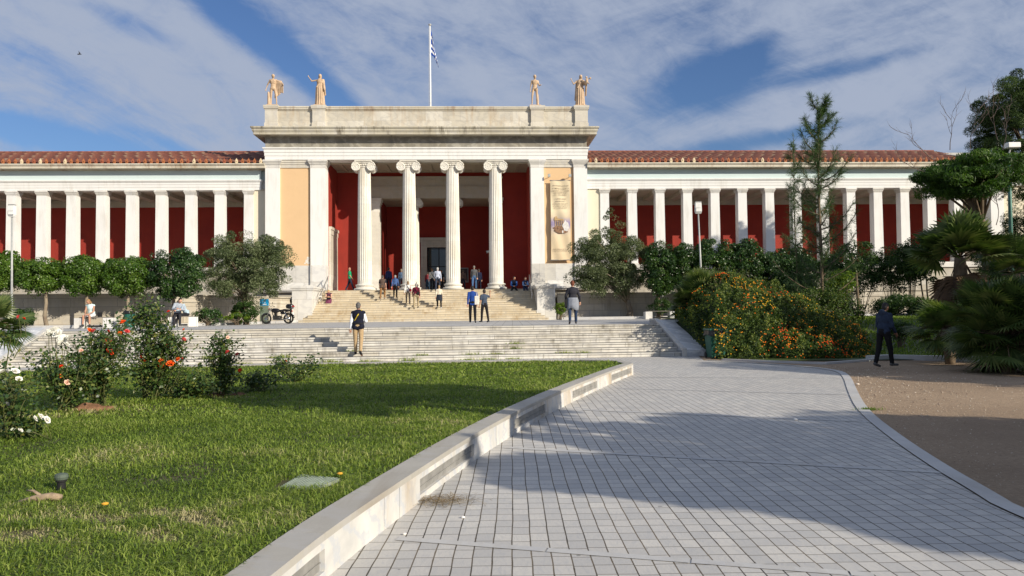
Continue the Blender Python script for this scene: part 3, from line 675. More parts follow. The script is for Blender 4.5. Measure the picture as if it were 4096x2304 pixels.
m.add([(x, y, 1.10) for x, y in tp], [tuple(range(len(tp)))]); o = m.build('terrace', terrmat()); o['kind'] = 'structure'
# marble retaining walls behind the tree beds
def wall_run(pts, z0, z1, th, name, label, mat='podium'):
    root = empty(name, pts[0], 0, label, 'wall'); root.location.z = 0; o0 = Vector(root.location)
    for a, b_, nm in ((z0, z1-.42, 'wall'), (z1-.42, z1-.34, 'string_course'), (z1-.34, z1-.06, 'wall'), (z1-.06, z1, 'coping')):
        o = {'wall': 0., 'string_course': .05, 'coping': .09}[nm]; 
        L0 = offset_line(pts, -o); L1 = offset_line(pts, th+o); m = MB(); k = len(pts)
        vs = [tuple(Vector((p.x, p.y, z))-o0) for z in (a, b_) for L_ in (L0, L1) for p in L_]; fs = []
        for i in range(k-1):
            A0, A1, B0, B1 = i, i+1, k+i, k+i+1; fs += [(A0, A1, 2*k+A1, 2*k+A0), (B1, B0, 2*k+B0, 2*k+B1), (2*k+A0, 2*k+A1, 2*k+B1, 2*k+B0)]
        fs += [(0, 2*k, 3*k, k), (k-1, 2*k-1, 4*k-1, 3*k-1)]
        m.add(vs, fs); m.build(nm, MT[mat], root)
    return root
MT['retain'] = stone('cream_retaining_marble', (.62, .57, .47), (.50, .46, .39), block=(2.1, .42), vamt=.2, stain=(.25, .21, .15), samt=.7, jw=.014)  # warm cream marble shared by both retaining walls
A = [Vector((-34, 35.0, 0)), Vector((-24.5, 35.9, 0)), Vector((-17.9, 36.9, 0)), Vector((-15.6, 44.5, 0)), loc(-8.6, -4.0)]
wall_run(A, 1.0, 2.74, .5, 'retaining_wall', 'stepped marble retaining wall behind the row of clipped trees left of the stairs', 'retain')
wall_run([loc(8.9, -3.9), loc(24, -3.9), loc(45, -3.9)], 1.0, 2.85, .5, 'retaining_wall', 'stained marble retaining wall behind the olive tree right of the stairs', 'retain')
# planted ground behind the walls
m = MB(); pts = [loc(-45, .2), loc(-45, -16), Vector((-34, 35.2, 0)), Vector((-24.5, 36.1, 0)), Vector((-17.9, 37.1, 0)), Vector((-15.7, 44.6, 0)), loc(-8.8, -3.8), loc(-8.6, .2)]
m.add([(p.x, p.y, 2.6) for p in pts], [tuple(range(len(pts)))]); m.add([(p.x, p.y, 2.6) for p in (loc(9, .2), loc(9, -3.7), loc(45, -3.7), loc(45, .2))], [(0, 1, 2, 3)])
o = m.build('planting_soil', soil); o['kind'] = 'structure'
# low curb in front of the tree beds
def curb(pts, w, z0, z1, name='curb', mat='slab'):
    a = offset_line(pts, w/2); b_ = offset_line(pts, -w/2); n = len(pts); m = MB()
    m.add([(p.x, p.y, z) for z in (z0, z1) for q in (a, b_) for p in q], [f for i in range(n-1) for f in ((i, i+1, 2*n+i+1, 2*n+i), (n+i+1, n+i, 3*n+i, 3*n+i+1), (2*n+i, 2*n+i+1, 3*n+i+1, 3*n+i))]+[(0, n, 3*n, 2*n), (n-1, 2*n-1, 4*n-1, 3*n-1)])
    o = m.build(name, MT[mat]); o['kind'] = 'structure'; return o
curb([Vector((-34, 33.4, 0)), Vector((-22, 34.3, 0)), Vector((-16.6, 35.0, 0)), Vector((-14.4, 42.5, 0)), loc(-8.6, -5.2)], .22, 1.09, 1.24)
curb([loc(8.9, -6.2), loc(20, -6.2), loc(44, -6.2)], .3, 1.09, 1.27)
m = MB(); m.add([(p.x, p.y, 1.17) for p in (Vector((-34, 33.45, 0)), Vector((-22, 34.35, 0)), Vector((-16.6, 35.1, 0)), Vector((-14.4, 42.55, 0)), loc(-8.6, -5.1), loc(-8.7, -3.8), Vector((-15.7, 44.6, 0)), Vector((-17.9, 37, 0)), Vector((-34, 36, 0)))], [tuple(range(9))])
m.add([(p.x, p.y, 1.2) for p in (loc(9, -6.1), loc(44, -6.1), loc(44, -3.5), loc(9, -3.5))], [(0, 1, 2, 3)]); o = m.build('flower_bed_soil', soil); o['kind'] = 'structure'
# bank on the right rising to the terrace level
gx = np.linspace(7.5, 42, 60); gy = np.linspace(23.2, 46.5, 50); GX, GY = np.meshgrid(gx, gy)
def bank_z(x, y):
    q = np.clip((y-24.6)/(7.5), 0, 1); return 1.14*(q*q*(3-2*q))+.02
V_ = np.stack([GX.ravel(), GY.ravel(), bank_z(GX, GY).ravel()], 1); nx = 60; F_ = np.array([(j*nx+i, j*nx+i+1, (j+1)*nx+i+1, (j+1)*nx+i) for j in range(49) for i in range(59)])
msk = ((GX < 8.4) & (GY > 28.5)).ravel(); F_ = F_[~msk[F_].any(1)]
o = np_mesh('grass_bank_soil', V_, F_, stone('bank_turf', (.05, .10, .02), (.07, .06, .03), axes='xyz', vamt=0)); o['kind'] = 'structure'
curb([at(3480, 1441), at(3560, 1436), at(3700, 1440), at(3900, 1444), at(4300, 1452), at(5200, 1480)], .3, -.01, .14)
curb([at(2890, 1441), at(3100, 1449), at(3300, 1456), at(3500, 1441)], .15, -.01, .05)

# ============================================================ LAWN PLANTER
ZW = .29
outer_px = [(1081, 2304), (1330, 2105), (1605, 1921), (1901, 1731), (2179, 1587), (2447, 1481), (2535, 1452)]
outer = [at(x, y, ZW) for x, y in outer_px]; outer = [outer[0]+(outer[0]-outer[1])*6, outer[0]+(outer[0]-outer[1])*2.]+outer
for p in outer: p.z = 0
corner = outer[-1].copy(); outer = smooth_poly(outer, 2)
CW = .235
innerw = offset_line(outer, CW)
far = [corner+Vector((-.15, 1.15, 0)), corner+Vector((-1.2, 1.75, 0)), at(1300, 1454, ZW)+Vector((0, .3, 0)), at(0, 1483, ZW)+Vector((0, .3, 0)), Vector((-40, 15.5, 0))]
for p in far: p.z = 0
ctop = outer+far; k = len(ctop); inn = offset_line(ctop, CW)
# inner ring for the corner uses the offset of the joined line
pw = empty('planter_wall', corner, 0, 'low curved marble wall edging the raised lawn beside the path', 'planter wall')
def ring(mb, A_, B_, z0, z1):
    n = len(A_); mb.add([(p.x-corner.x, p.y-corner.y, z) for z in (z0, z1) for q in (A_, B_) for p in q],
        [f for i in range(n-1) for f in ((i, i+1, 2*n+i+1, 2*n+i), (n+i+1, n+i, 3*n+i, 3*n+i+1), (2*n+i, 2*n+i+1, 3*n+i+1, 3*n+i))]+[(0, n, 3*n, 2*n), (n-1, 2*n-1, 4*n-1, 3*n-1)])
# wall face material: along-wall block joints come from separate blocks
pts = ctop; seg = []; d = 0; cum = [0]
for a, b_ in zip(pts, pts[1:]): cum.append(cum[-1]+(b_-a).length)
def along(s, line=pts):
    s = max(0, min(cum[-1]-1e-4, s)); i = max(j for j in range(len(cum)) if cum[j] <= s); i = min(i, len(line)-2); f = (s-cum[i])/max(1e-6, cum[i+1]-cum[i]); return line[i].lerp(line[i+1], f)
def wallblock(mb, s0, s1, o0, o1, z0, z1, n=4):
    A_ = []; B_ = []
    for i in range(n+1):
        s = s0+(s1-s0)*i/n; p = along(s); t = (along(s+.05)-along(s-.05)).normalized(); nn = Vector((-t.y, t.x, 0)); A_.append(p+nn*o0); B_.append(p+nn*o1)
    ring(mb, A_, B_, z0, z1)
total = cum[-1]; smain = cum[len(outer)-1]; s = 0; rr = random.Random(5)
face = MB(); panels = []; pi = 0
ks = []  # darkened recess panels at measured places along the wall
def s_of(px, py):
    q = at(px, py, ZW); q.z = 0; return min(range(int(smain*50)), key=lambda i: (along(i/50)-q).length)/50
spans = [(s_of(1180, 2220)-.2, s_of(1310, 2120)), (s_of(1680, 1873), s_of(1897, 1734)), (s_of(2058, 1650), s_of(2178, 1588)), (s_of(2290, 1543), s_of(2390, 1503)), (s_of(2443, 1482), s_of(2528, 1454))]
spans[0] = (spans[0][1]-1.0, spans[0][1])
cuts = [0]; 
s = 0
bl_edges = sorted([e for sp_ in spans for e in sp_])
cur = 0.0
allb = []
for a, b_ in spans+[(smain, smain)]:
    while a-cur > 1.3: allb.append((cur, cur+rr.uniform(.75, 1.05), 0)); cur = allb[-1][1]
    if a-cur > .55: mid_ = (a+cur)/2+rr.uniform(-.08, .08); allb.append((cur, mid_, 0)); allb.append((mid_, a, 0))
    elif a-cur > .01: allb.append((cur, a, 0))
    if b_ > a: allb.append((a, b_, 1)); cur = b_
for a, b_, rc in allb:
    if rc:
        wallblock(face, a+.003, b_-.003, .012, .05, .19, .245); wallblock(face, a+.003, b_-.003, .012, .05, 0, .055)
        wallblock(face, a+.003, a+.035, .012, .05, .055, .19, 1); wallblock(face, b_-.035, b_-.003, .012, .05, .055, .19, 1)
    else:
        o = rr.uniform(-.003, .003); wallblock(face, a+.003, b_-.003, .012+o, .05, .0, .245)
s = smain+.01
while s < total-.5: e = s+rr.uniform(.8, 1.1); wallblock(face, s+.003, e-.003, .012, .05, 0, .245); s = e
MT['planter_f'] = stone('planter_face_marble', (.70, .68, .64), (.50, .50, .49), vamt=.7, vein=(.46, .49, .54), stain=(.40, .31, .20), samt=1., sc=2.4)
face.build('face_slab', MT['planter_f'], pw)
cr = MB(); wallblock(cr, 0, total, .05, CW-.01, 0, .24, 160); cr.build('core', MT['slab'], pw)
cp = MB(); s = 0
while s < total-.1:
    e = min(total, s+rr.uniform(1.2, 1.7)); wallblock(cp, s+.0015, e-.0015, 0, CW, .245, ZW, 8); s = e
MT['coping'] = stone('worn_coping_marble', (.44, .42, .375), (.37, .35, .31), axes='xyz', vamt=.25, stain=(.25, .20, .14), samt=.5, sc=1.5)
cp.build('coping', MT['coping'], pw)
for i, (a, b_) in enumerate(spans):
    m = MB(); wallblock(m, a+.036, b_-.036, .045, .05, .055, .19); wallblock(m, a+.04, b_-.04, .036, .045, .10, .108)
    lt = m.build('recess_panel', simple('darkened_recess_marble', (.27, .265, .25), .5, 0, .2, 6), pw)  # recess back: similar marble, the darkness of the recess put into its colour
# lawn soil
lawn_in = offset_line(ctop, CW-.005)
m = MB(); poly = [(p.x, p.y, .25) for p in lawn_in]+[(-40, -4, .25), (lawn_in[0].x, -4, .25)]
m.add(poly, [tuple(range(len(poly)))])
def lawnsoil():
    m, t, b, o = newmat('lawn_soil'); v = coords(t); n = tnoise(t, v, .9, 6, .65)
    t.links.new(ramp(t, n, [(.35, (.05, .055, .02)), (.6, (.075, .06, .03)), (.75, (.13, .09, .055))]), b.inputs['Base Color']); b.inputs['Roughness'].default_value = 1; return m
o = m.build('lawn_soil', lawnsoil()); o['kind'] = 'structure'
LAWN = np.array([(p[0], p[1]) for p in poly])
# ============================================================ VEGETATION
def unit(v): return v/np.maximum(1e-9, np.linalg.norm(v, axis=-1, keepdims=True))
def leaves(P, Nrm, L_, W_, rng, spread=.8, droop=0.):
    """leaf quads (bent rhombs) at points P with rough facing Nrm"""
    n = len(P); nr = unit(Nrm+rng.normal(0, spread, (n, 3))); t = unit(np.cross(nr, rng.normal(0, 1, (n, 3)))); t[:, 2] -= droop; t = unit(t)
    b = unit(np.cross(nr, t)); L2 = L_*rng.uniform(.65, 1.25, (n, 1)); W2 = W_*rng.uniform(.7, 1.2, (n, 1))
    v = np.stack([P-t*L2*.5, P+b*W2*.5+nr*L2*.05, P+t*L2*.5-nr*L2*.12, P-b*W2*.5+nr*L2*.05], 1).reshape(-1, 3)
    return v, np.arange(n*4).reshape(n, 4)
def clumps(c, r, ncl, rng, inner=.35, power=1.0, flat=1.):
    d = unit(rng.normal(0, 1, (ncl, 3))); d = np.sign(d)*np.abs(d)**power; d = d/np.maximum(np.linalg.norm(d, axis=1, keepdims=True)**flat, 1e-6)
    k = rng.uniform(inner, 1, (ncl, 1))**.6; return np.array(c)+d*k*np.array(r)
def foliage(c, r, rng, ncl=60, nl=6000, cr=.35, L_=.1, W_=.05, spread=.7, inner=.35, power=1., droop=0., squash=.8):
    C = clumps(c, r, ncl, rng, inner, power); wt_ = rng.uniform(.5, 1.3, ncl); idx = rng.choice(ncl, nl, p=wt_/wt_.sum())
    d = unit(rng.normal(0, 1, (nl, 3))+np.array([0, 0, .35])); rad = cr*rng.uniform(.55, 1.25, (ncl, 1))[idx]*rng.uniform(.35, 1.05, (nl, 1))**.5
    P = C[idx]+d*rad*np.array([1, 1, squash]); out = unit(P-np.array(c)); nr = d*.6+out*.5+np.array([0, 0, .3])
    v, f = leaves(P, nr, L_, W_, rng, spread, droop); rnd = np.clip(rng.uniform(0, 1, ncl)[idx]*.45+rng.uniform(0, .55, nl), 0, 1)
    return v, f, rnd, C
def tree_limbs(base, forks, C, r0, rng, nb=14, bend=.15, gnarl=.0):
    m = MB(); base = Vector(base); top = Vector(forks)
    pts = [base+(top-base)*t+Vector((rng.normal(0, gnarl), rng.normal(0, gnarl), 0))*(0 < t < 1) for t in (0, .3, .65, 1)]
    m.tube([pts[0]-Vector((0, 0, .1))]+pts, [r0*1.35, r0*1.2, r0, r0*.88, r0*.8], 10)
    for i in rng.choice(len(C), min(nb, len(C)), replace=False):
        e = Vector(C[i]); mid = top.lerp(e, .5)+Vector((0, 0, bend*(e-top).length))
        s = r0*rng.uniform(.3, .6); m.tube([top-Vector((0, 0, r0)), top.lerp(mid, .5)+Vector((rng.normal(0, .05), rng.normal(0, .05), 0)), mid, e], [s, s*.8, s*.5, s*.2], 6)
    return m
LF = {
 'orange': leafmat('citrus_leaves', [(.03, .07, .008), (.055, .12, .012), (.09, .17, .018), (.16, .24, .03)], .3, .38, .5),
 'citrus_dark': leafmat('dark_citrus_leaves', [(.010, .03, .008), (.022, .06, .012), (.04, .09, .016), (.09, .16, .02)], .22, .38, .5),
 'lime': leafmat('yellow_green_leaves', [(.05, .10, .01), (.09, .16, .015), (.15, .22, .02), (.22, .26, .03)], .35, .45),
 'olive': leafmat('olive_leaves', [(.035, .055, .020), (.075, .105, .04), (.13, .165, .07), (.27, .30, .17)], .2, .5, .4),
 'pine': leafmat('pine_needles', [(.012, .028, .008), (.03, .06, .014), (.06, .10, .02), (.12, .17, .03)], .2, .6),
 'casu': leafmat('feathery_needles', [(.020, .045, .020), (.04, .085, .035), (.07, .13, .05), (.13, .17, .07)], .3, .6),
 'jaca': leafmat('feathery_compound_leaves', [(.014, .04, .007), (.03, .075, .010), (.06, .13, .016), (.13, .21, .03)], .3, .5),
 'palm': leafmat('fan_palm_leaflets', [(.022, .05, .014), (.05, .09, .022), (.11, .15, .045), (.24, .27, .10)], .25, .4, .5),
 'deadpalm': leafmat('dead_palm_leaflets', [(.05, .03, .018), (.11, .065, .035), (.18, .11, .06)], .1, .8),
 'lantana': leafmat('lantana_leaves', [(.012, .034, .006), (.032, .065, .010), (.065, .105, .014), (.14, .165, .025)], .25, .6),
 'rose': leafmat('rose_leaves', [(.012, .035, .012), (.035, .075, .02), (.085, .14, .03), (.22, .22, .05)], .25, .35, .5),
 'shrub': leafmat('shrub_leaves', [(.012, .035, .008), (.028, .065, .014), (.05, .10, .02), (.09, .14, .03)], .25, .45),
}
def flowermat(name, cols): return leafmat(name, cols, .3, .6, .2)
LF['fl_lan'] = flowermat('lantana_flowers', [(.80, .06, .01), (.85, .18, .01), (.9, .30, .02), (.92, .46, .02), (.92, .66, .04)])
LF['fl_lany'] = flowermat('yellow_lantana_flowers', [(.90, .55, .02), (.9, .68, .05), (.85, .30, .02)])
MT['bark'] = stone('brown_bark', (.20, .15, .10), (.10, .075, .05), axes='xyz', vamt=0, stain=(.07, .05, .035), samt=.8, sc=4, rough=.95)
MT['bark_pale'] = stone('pale_bark', (.30, .25, .18), (.16, .12, .09), axes='xyz', vamt=0, stain=(.09, .07, .05), samt=.6, sc=4, rough=.95)
MT['bark_twig'] = simple('grey_twigs', (.16, .12, .10), .9)
def tree(name, label, cat, base, fork, c, r, mat, r0=.1, bark='bark', seed=1, group=None, gnarl=.03, nb=14, **kw):
    rng = np.random.default_rng(seed); root = empty(name, base, 0, label, cat, group); B = np.array(base)
    v, f, rnd, C = foliage(np.array(c)-B, r, rng, **kw)
    tree_limbs((0, 0, 0), Vector(fork)-Vector(base), C, r0, rng, nb, gnarl=gnarl).build('trunk', MT[bark], root, smooth=True)
    np_mesh('crown', v, f, LF[mat], root, rnd); return root
# --- clipped citrus trees on the left, in front of the wall
G1 = 'clipped citrus trees in a row before the left wall'
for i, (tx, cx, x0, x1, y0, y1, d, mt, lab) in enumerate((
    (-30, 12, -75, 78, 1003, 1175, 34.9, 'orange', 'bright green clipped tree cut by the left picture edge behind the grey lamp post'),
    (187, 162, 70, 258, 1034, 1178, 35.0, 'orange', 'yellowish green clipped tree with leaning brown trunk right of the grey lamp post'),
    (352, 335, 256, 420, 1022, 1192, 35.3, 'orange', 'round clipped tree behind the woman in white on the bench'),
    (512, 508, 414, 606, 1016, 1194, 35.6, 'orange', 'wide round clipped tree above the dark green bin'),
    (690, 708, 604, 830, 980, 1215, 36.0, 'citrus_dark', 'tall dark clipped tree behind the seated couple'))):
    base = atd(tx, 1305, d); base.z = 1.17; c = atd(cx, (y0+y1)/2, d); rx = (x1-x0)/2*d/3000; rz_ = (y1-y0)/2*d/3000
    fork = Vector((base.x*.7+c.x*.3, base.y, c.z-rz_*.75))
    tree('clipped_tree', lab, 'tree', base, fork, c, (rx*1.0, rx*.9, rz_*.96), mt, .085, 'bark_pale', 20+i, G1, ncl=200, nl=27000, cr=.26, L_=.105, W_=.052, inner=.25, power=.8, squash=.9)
# --- olives
b = atd(985, 1290, 40.2); b.z = 1.17; c = atd(978, 1074, 40.6)
tree('olive_tree', 'wide grey green olive tree in front of the apricot wall above the motorcycle', 'tree', b, Vector((b.x-.1, b.y, 2.6)), c, (2.45, 1.7, 2.05), 'olive', .14, 'bark', 31, None, .06, power=.65, ncl=240, nl=60000, cr=.42, L_=.12, W_=.036, inner=.1, spread=.9)
rng = np.random.default_rng(77)
b = atd(2517, 1260, 48.9); b.z = 1.2; c = atd(2430, 1058, 48.6)
tree('olive_tree', 'grey green olive tree with a short forked trunk right of the hanging banner', 'tree', b, Vector((b.x-.1, b.y, 2.35)), c, (2.75, 1.6, 2.2), 'olive', .2, 'bark_pale', 32, None, .05, power=.7, ncl=240, nl=62000, cr=.46, L_=.13, W_=.038, inner=.1, spread=.9, nb=22)
for o_, (px_, py_, d_, rx_, rz_) in ((COL.objects[-1], (2452, 915, 48.6, .7, 1.3)), (COL.objects[-4], (1120, 1020, 40.2, .8, 1.0))):
    # an extra shoot that makes the outline uneven
    root = o_.parent; cc = atd(px_, py_, d_); v, f, rn, C = foliage(np.array(cc)-np.array(root.location), (rx_, rx_, rz_), rng, ncl=16, nl=1700, cr=.32, L_=.13, W_=.04)
    np_mesh('crown_shoot', v, f, LF['olive'], root, rn)
# --- citrus trees on the right
G2 = 'dark citrus trees before the right wing'
for i, (cx, y0, y1, rx, lab) in enumerate((
    (2642, 966, 1190, 74, 'dark clipped tree next to the right olive tree, highest leaves bright green'),
    (2740, 965, 1185, 70, 'dark clipped tree behind the small fan palm left of the white lamp post'),
    (2850, 948, 1190, 92, 'dark clipped tree behind the white lamp post'),
    (2980, 958, 1195, 88, 'dark clipped tree above the orange flowering bush, right of the white lamp post'),
    (3105, 985, 1195, 84, 'dark clipped tree above the bush, second left of the feathery conifer'),
    (3200, 990, 1195, 72, 'dark clipped tree touching the feathery conifer'))):
    d = 47.2; base = atd(cx-8, 1262, d); base.z = 1.2; c = atd(cx, (y0+y1)/2, d)
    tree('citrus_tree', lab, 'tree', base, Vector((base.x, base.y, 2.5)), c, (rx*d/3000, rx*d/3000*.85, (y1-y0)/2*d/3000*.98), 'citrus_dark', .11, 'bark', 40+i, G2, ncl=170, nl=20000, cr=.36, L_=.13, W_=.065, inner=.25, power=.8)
# --- shrubs
def shrub(label, cx, y0, y1, rx, d, z0, mat, seed, nl=2500, L_=.09, W_=.05, name='shrub', ncl=40, cr=.22, grp=None, ry=None):
    c = atd(cx, (y0+y1)/2, d); base = Vector((c.x, c.y, z0)); rz_ = (y1-y0)/2*d/3000; rng = np.random.default_rng(seed); root = empty(name, base, 0, label, name.replace('_', ' '), grp)
    v, f, rn, C = foliage(np.array(c-base), (rx*d/3000, ry or rx*d/3000*.8, rz_), rng, ncl=ncl, nl=nl, cr=cr, L_=L_, W_=W_, inner=.2)
    np_mesh('foliage', v, f, LF[mat], root, rn); m = MB()
    for i in range(12): e = Vector(C[i % len(C)]); m.tube([(rng.normal(0, .08), rng.normal(0, .08), -.05), e*.5+Vector((0, 0, .05)), e], [.02, .014, .006], 5)
    m.build('stems', MT['bark'], root); return root
shrub('leafy green bush under the olive tree beside the blue sign', 985, 1192, 1292, 75, 39.9, 1.17, 'shrub', 51, 5000)
shrub('low yellowish green bush at the foot of the leafy bush left of the motorcycle', 950, 1248, 1292, 70, 39.3, 1.17, 'lime', 52, 1600, ncl=24, cr=.15)
shrub('dark low shrub in the bed right of the seated couple', 830, 1235, 1298, 70, 38.2, 1.17, 'citrus_dark', 53, 2600)
shrub('grey green shrub at the foot of the lamp post on the left', 100, 1240, 1306, 55, 34.3, 1.17, 'shrub', 54, 2600)
shrub('small bright yellow green bush beside the right stair pedestal', 2243, 1205, 1265, 26, 46.5, 1.2, 'lime', 55, 1500, cr=.15)
shrub('dark leafy shrub behind the right bench', 2640, 1192, 1262, 50, 47.0, 1.2, 'shrub', 56, 2600)
G3 = 'shaded shrubs before the right wall'
for i, (cx, y0, y1, rx, d, lab) in enumerate(((3330, 1000, 1200, 60, 45, 'dark shaded shrub right behind the feathery conifer'), (3440, 1010, 1180, 80, 44, 'dark shaded shrub above the head of the man in the denim jacket'), (3560, 990, 1180, 80, 43, 'dark shaded shrub between the denim jacket man and the tall fan palm'),
     (3640, 960, 1150, 60, 41, 'leggy shaded shrub left of the tall fan palm crown'), (3600, 1190, 1262, 120, 40, 'low dark hedge in front of the shaded right wall'), (4020, 1050, 1250, 110, 36, 'dark shrub behind the low fan palm at the right edge'), (3990, 960, 1120, 90, 40, 'dark shrub under the green lamp post'))):
    shrub(lab, cx, y0, y1, rx, d, 1.1, 'shrub', 60+i, 9000, .12, .055, ncl=90, cr=.4, grp=G3)
shrub('small leafy plant behind the denim jacket man on the grass', 3600, 1285, 1355, 45, 26.5, .1, 'shrub', 71, 1500, ncl=24)
shrub('bright yellow green young shrub over the end of the flowering bush', 3370, 1085, 1170, 60, 33, 1.1, 'lime', 72, 1300, L_=.16, W_=.05, ncl=30, cr=.3)
# thin bare trunks in the shade on the right
for i, (x0, x1, y0, y1, d, lab) in enumerate(((3432, 3425, 1245, 1090, 40, 'thick dark trunk standing in shade left of the thin stems'), (3700, 3680, 1262, 1100, 41, 'slim leaning trunk left of the tall palm stem'), (3712, 3706, 1258, 1120, 40.5, 'slim upright trunk beside the leaning one'))):
    a = atd(x0, y0, d); a.z = 1.1; b_ = atd(x1, y1, d); root = empty('young_tree', a, 0, lab, 'tree'); e = b_-a
    m = MB(); m.tube([(0, 0, -.1), e*.3+Vector((.05, 0, 0)), e*.7, e, e+Vector((-.2, 0, .9))], [.1, .09, .075, .06, .03] if i == 0 else [.05, .045, .04, .035, .02], 8); m.build('trunk', MT['bark'], root, smooth=True)
    rg = np.random.default_rng(80+i); v, f, rn, C = foliage(np.array(e)+np.array([0, 0, .8]), (1., .9, .9), rg, ncl=30, nl=2600, cr=.35, L_=.12, W_=.06); np_mesh('crown', v, f, LF['shrub'], root, rn)
# --- feathery conifer (long drooping needles on up-curved branches)
def conifer(label, px, pyt, d, z0, rmax, seed, nb=40, name='conifer', thin=1.):
    top = atd(px, pyt, d); H = top.z-z0; base = Vector((top.x, top.y, z0)); root = empty(name, base, 0, label, 'conifer'); rg = np.random.default_rng(seed); tw = MB()
    P = []; T = []
    tw.tube([(0, 0, -.1), (.03, 0, H*.3), (-.03, .02, H*.6), (.02, 0, H*.85), (0, 0, H)], [.075*thin, .06*thin, .045*thin, .022*thin, .006], 8)
    for i in range(nb):
        h = H*(.06+.90*(i/nb)**.9); az = rg.uniform(0, 2*PI); L_ = rmax*(1-.72*(h/H))*rg.uniform(.55, 1.15)*(1 if h/H < .97 else .6); L_ = max(L_, .35)
        el0 = R(rg.uniform(5, 25)); d2 = Vector((math.cos(az), math.sin(az), 0)); p = Vector((0, 0, h)); pts = [p.copy()]; ns = 8
        for s in range(ns):
            el_ = el0+R(38+25*h/H)*s/ns; p = p+(d2*math.cos(el_)+Vector((0, 0, math.sin(el_))))*L_/ns; pts.append(p.copy())
        tw.tube(pts, [.028*thin*(1-.8*k/ns)+.004 for k in range(ns+1)], 5)
        for k in range(1, ns+1):
            for _ in range(int(9*thin)):
                q = pts[k-1].lerp(pts[k], rg.uniform(0, 1)); dr = (pts[k]-pts[k-1]).normalized()
                sd = Vector(rg.normal(0, 1, 3)); dd = (dr*.9+sd*.55).normalized(); l2 = rg.uniform(.18, .42)*(1.1-.5*h/H)
                for __ in range(9):
                    P.append(tuple(q+dd*l2*rg.uniform(0, 1))); T.append(tuple((dd+Vector(rg.normal(0, .35, 3))+Vector((0, 0, -.12))).normalized()))
    for _ in range(int(800*thin)):
        h = H*rg.uniform(.45, 1.0); P.append((rg.normal(0, .03), rg.normal(0, .03), h)); T.append(tuple(Vector((rg.normal(0, .4), rg.normal(0, .4), 1)).normalized()))
    P = np.array(P); T = np.array(T); n = len(P); L2 = rg.uniform(.12, .26, (n, 1)); b_ = unit(np.cross(T, rg.normal(0, 1, (n, 3))))*.0058
    v = np.stack([P-b_, P+b_, P+T*L2+[0, 0, -.02]], 1).reshape(-1, 3); f = np.arange(n*3).reshape(n, 3)
    tw.build('trunk', MT['bark'], root, smooth=True); np_mesh('needles', v, f, LF['casu'], root, rg.uniform(0, 1, n)); return root
conifer('tall feathery conifer rising above the right wing roof', 3268, 388, 31.5, 1.0, 2.7, 91, 54)
conifer('thin leader of a second young conifer beside the tall one', 3172, 535, 34, 1.0, .55, 92, 26, 'conifer', .45)
# --- jacaranda like tree with bare twigs
b = atd(3905, 1180, 29); b.z = .9; k1 = atd(3950, 960, 29); c = atd(3880, 715, 29)
rng = np.random.default_rng(93); root = empty('feathery_leaved_tree', b, 0, 'feathery leaved tree with flat crown and bare twigs sticking up, above the tall fan palm', 'tree')
v, f, rn, C = foliage(np.array(c-b)+np.array([0, 0, .1]), (2.1, 1.9, 1.1), rng, ncl=110, nl=1, cr=.45)
v, f, rn, C2_ = foliage(np.array(c-b)+np.array([0, 0, .05]), (1.95, 1.8, .95), rng, ncl=150, nl=30000, cr=.40, L_=.20, W_=.034, spread=.9, inner=.1, droop=.7, squash=.5)
np_mesh('crown', v, f, LF['jaca'], root, rn)
m = MB(); kk = k1-b; m.tube([(0, 0, -.2), kk*.5+Vector((.1, 0, 0)), kk, kk+Vector((-.25, 0, .9)), Vector(c-b)-Vector((.1, 0, .8))], [.16, .15, .13, .12, .1], 10)
fk = Vector(c-b)-Vector((.1, 0, .8))
for i in rng.choice(len(C), 18, replace=False): e = Vector(C[i]); m.tube([kk+Vector((-.2, 0, .7)), fk.lerp(e, .4)-Vector((0, 0, .1)), e], [.06, .04, .015], 6)
m.build('trunk', MT['bark'], root, smooth=True)
m = MB()
def twig(p, d_, L_, r, lv):
    pts = [p]; dd = Vector(d_)
    for k in range(5): dd = (dd+Vector((rng.normal(0, .16), rng.normal(0, .16), .12))).normalized(); pts.append(pts[-1]+dd*L_/5)
    m.tube(pts, [r*(1-.15*k) for k in range(6)], 4)
    if lv: 
        for k in (2, 3, 4, 5):
            twig(pts[k], (dd+Vector((rng.normal(0, .7), rng.normal(0, .5), .1))).normalized(), L_*.5, r*.6, lv-1)
for (px, py, qx, qy, d_) in ((3735, 640, 3650, 560, 29), (3800, 600, 3790, 480, 28.5), (3880, 600, 3850, 470, 29.5), (3990, 560, 3965, 440, 29), (3720, 690, 3610, 690, 29), (4010, 600, 4040, 500, 29), (3840, 900, 3760, 960, 28), (3985, 900, 4030, 800, 29)):
    a = atd(px, py, d_)-b; e = atd(qx, qy, d_)-b; twig(a, (e-a).normalized(), (e-a).length*1.25, .018, 2)
m.build('bare_twigs', MT['bark_twig'], root)['kind'] = 'stuff'
# --- big pine at the right edge
def pine(label, c, r, base, seed, nl=16000, ncl=90, cr=.8, name='pine_tree', mat='pine', trunk=.28, L_=.2, W_=.05):
    return tree(name, label, 'pine tree', base, Vector((base[0], base[1], c[2]-r[2]*.7)), c, r, mat, trunk, 'bark', seed, None, .1, ncl=ncl, nl=nl, cr=cr, L_=L_, W_=W_, spread=1.0, inner=.35)
c = atd(4080, 560, 44); pine('big dark pine crown at the right picture edge above the lamp head', Vector((c.x, c.y, c.z)), (2.6, 2.6, 4.1), Vector((c.x+.6, c.y, .9)), 95, 110000, 210, .55, L_=.20, W_=.03)
c = atd(4150, 1000, 40); pine('dark pine behind the green lamp post at the right picture edge', Vector((c.x+.6, c.y, c.z)), (1.9, 2.2, 2.8), Vector((c.x+1.2, c.y, .9)), 96, 60000, 80, .6, L_=.16, W_=.03)
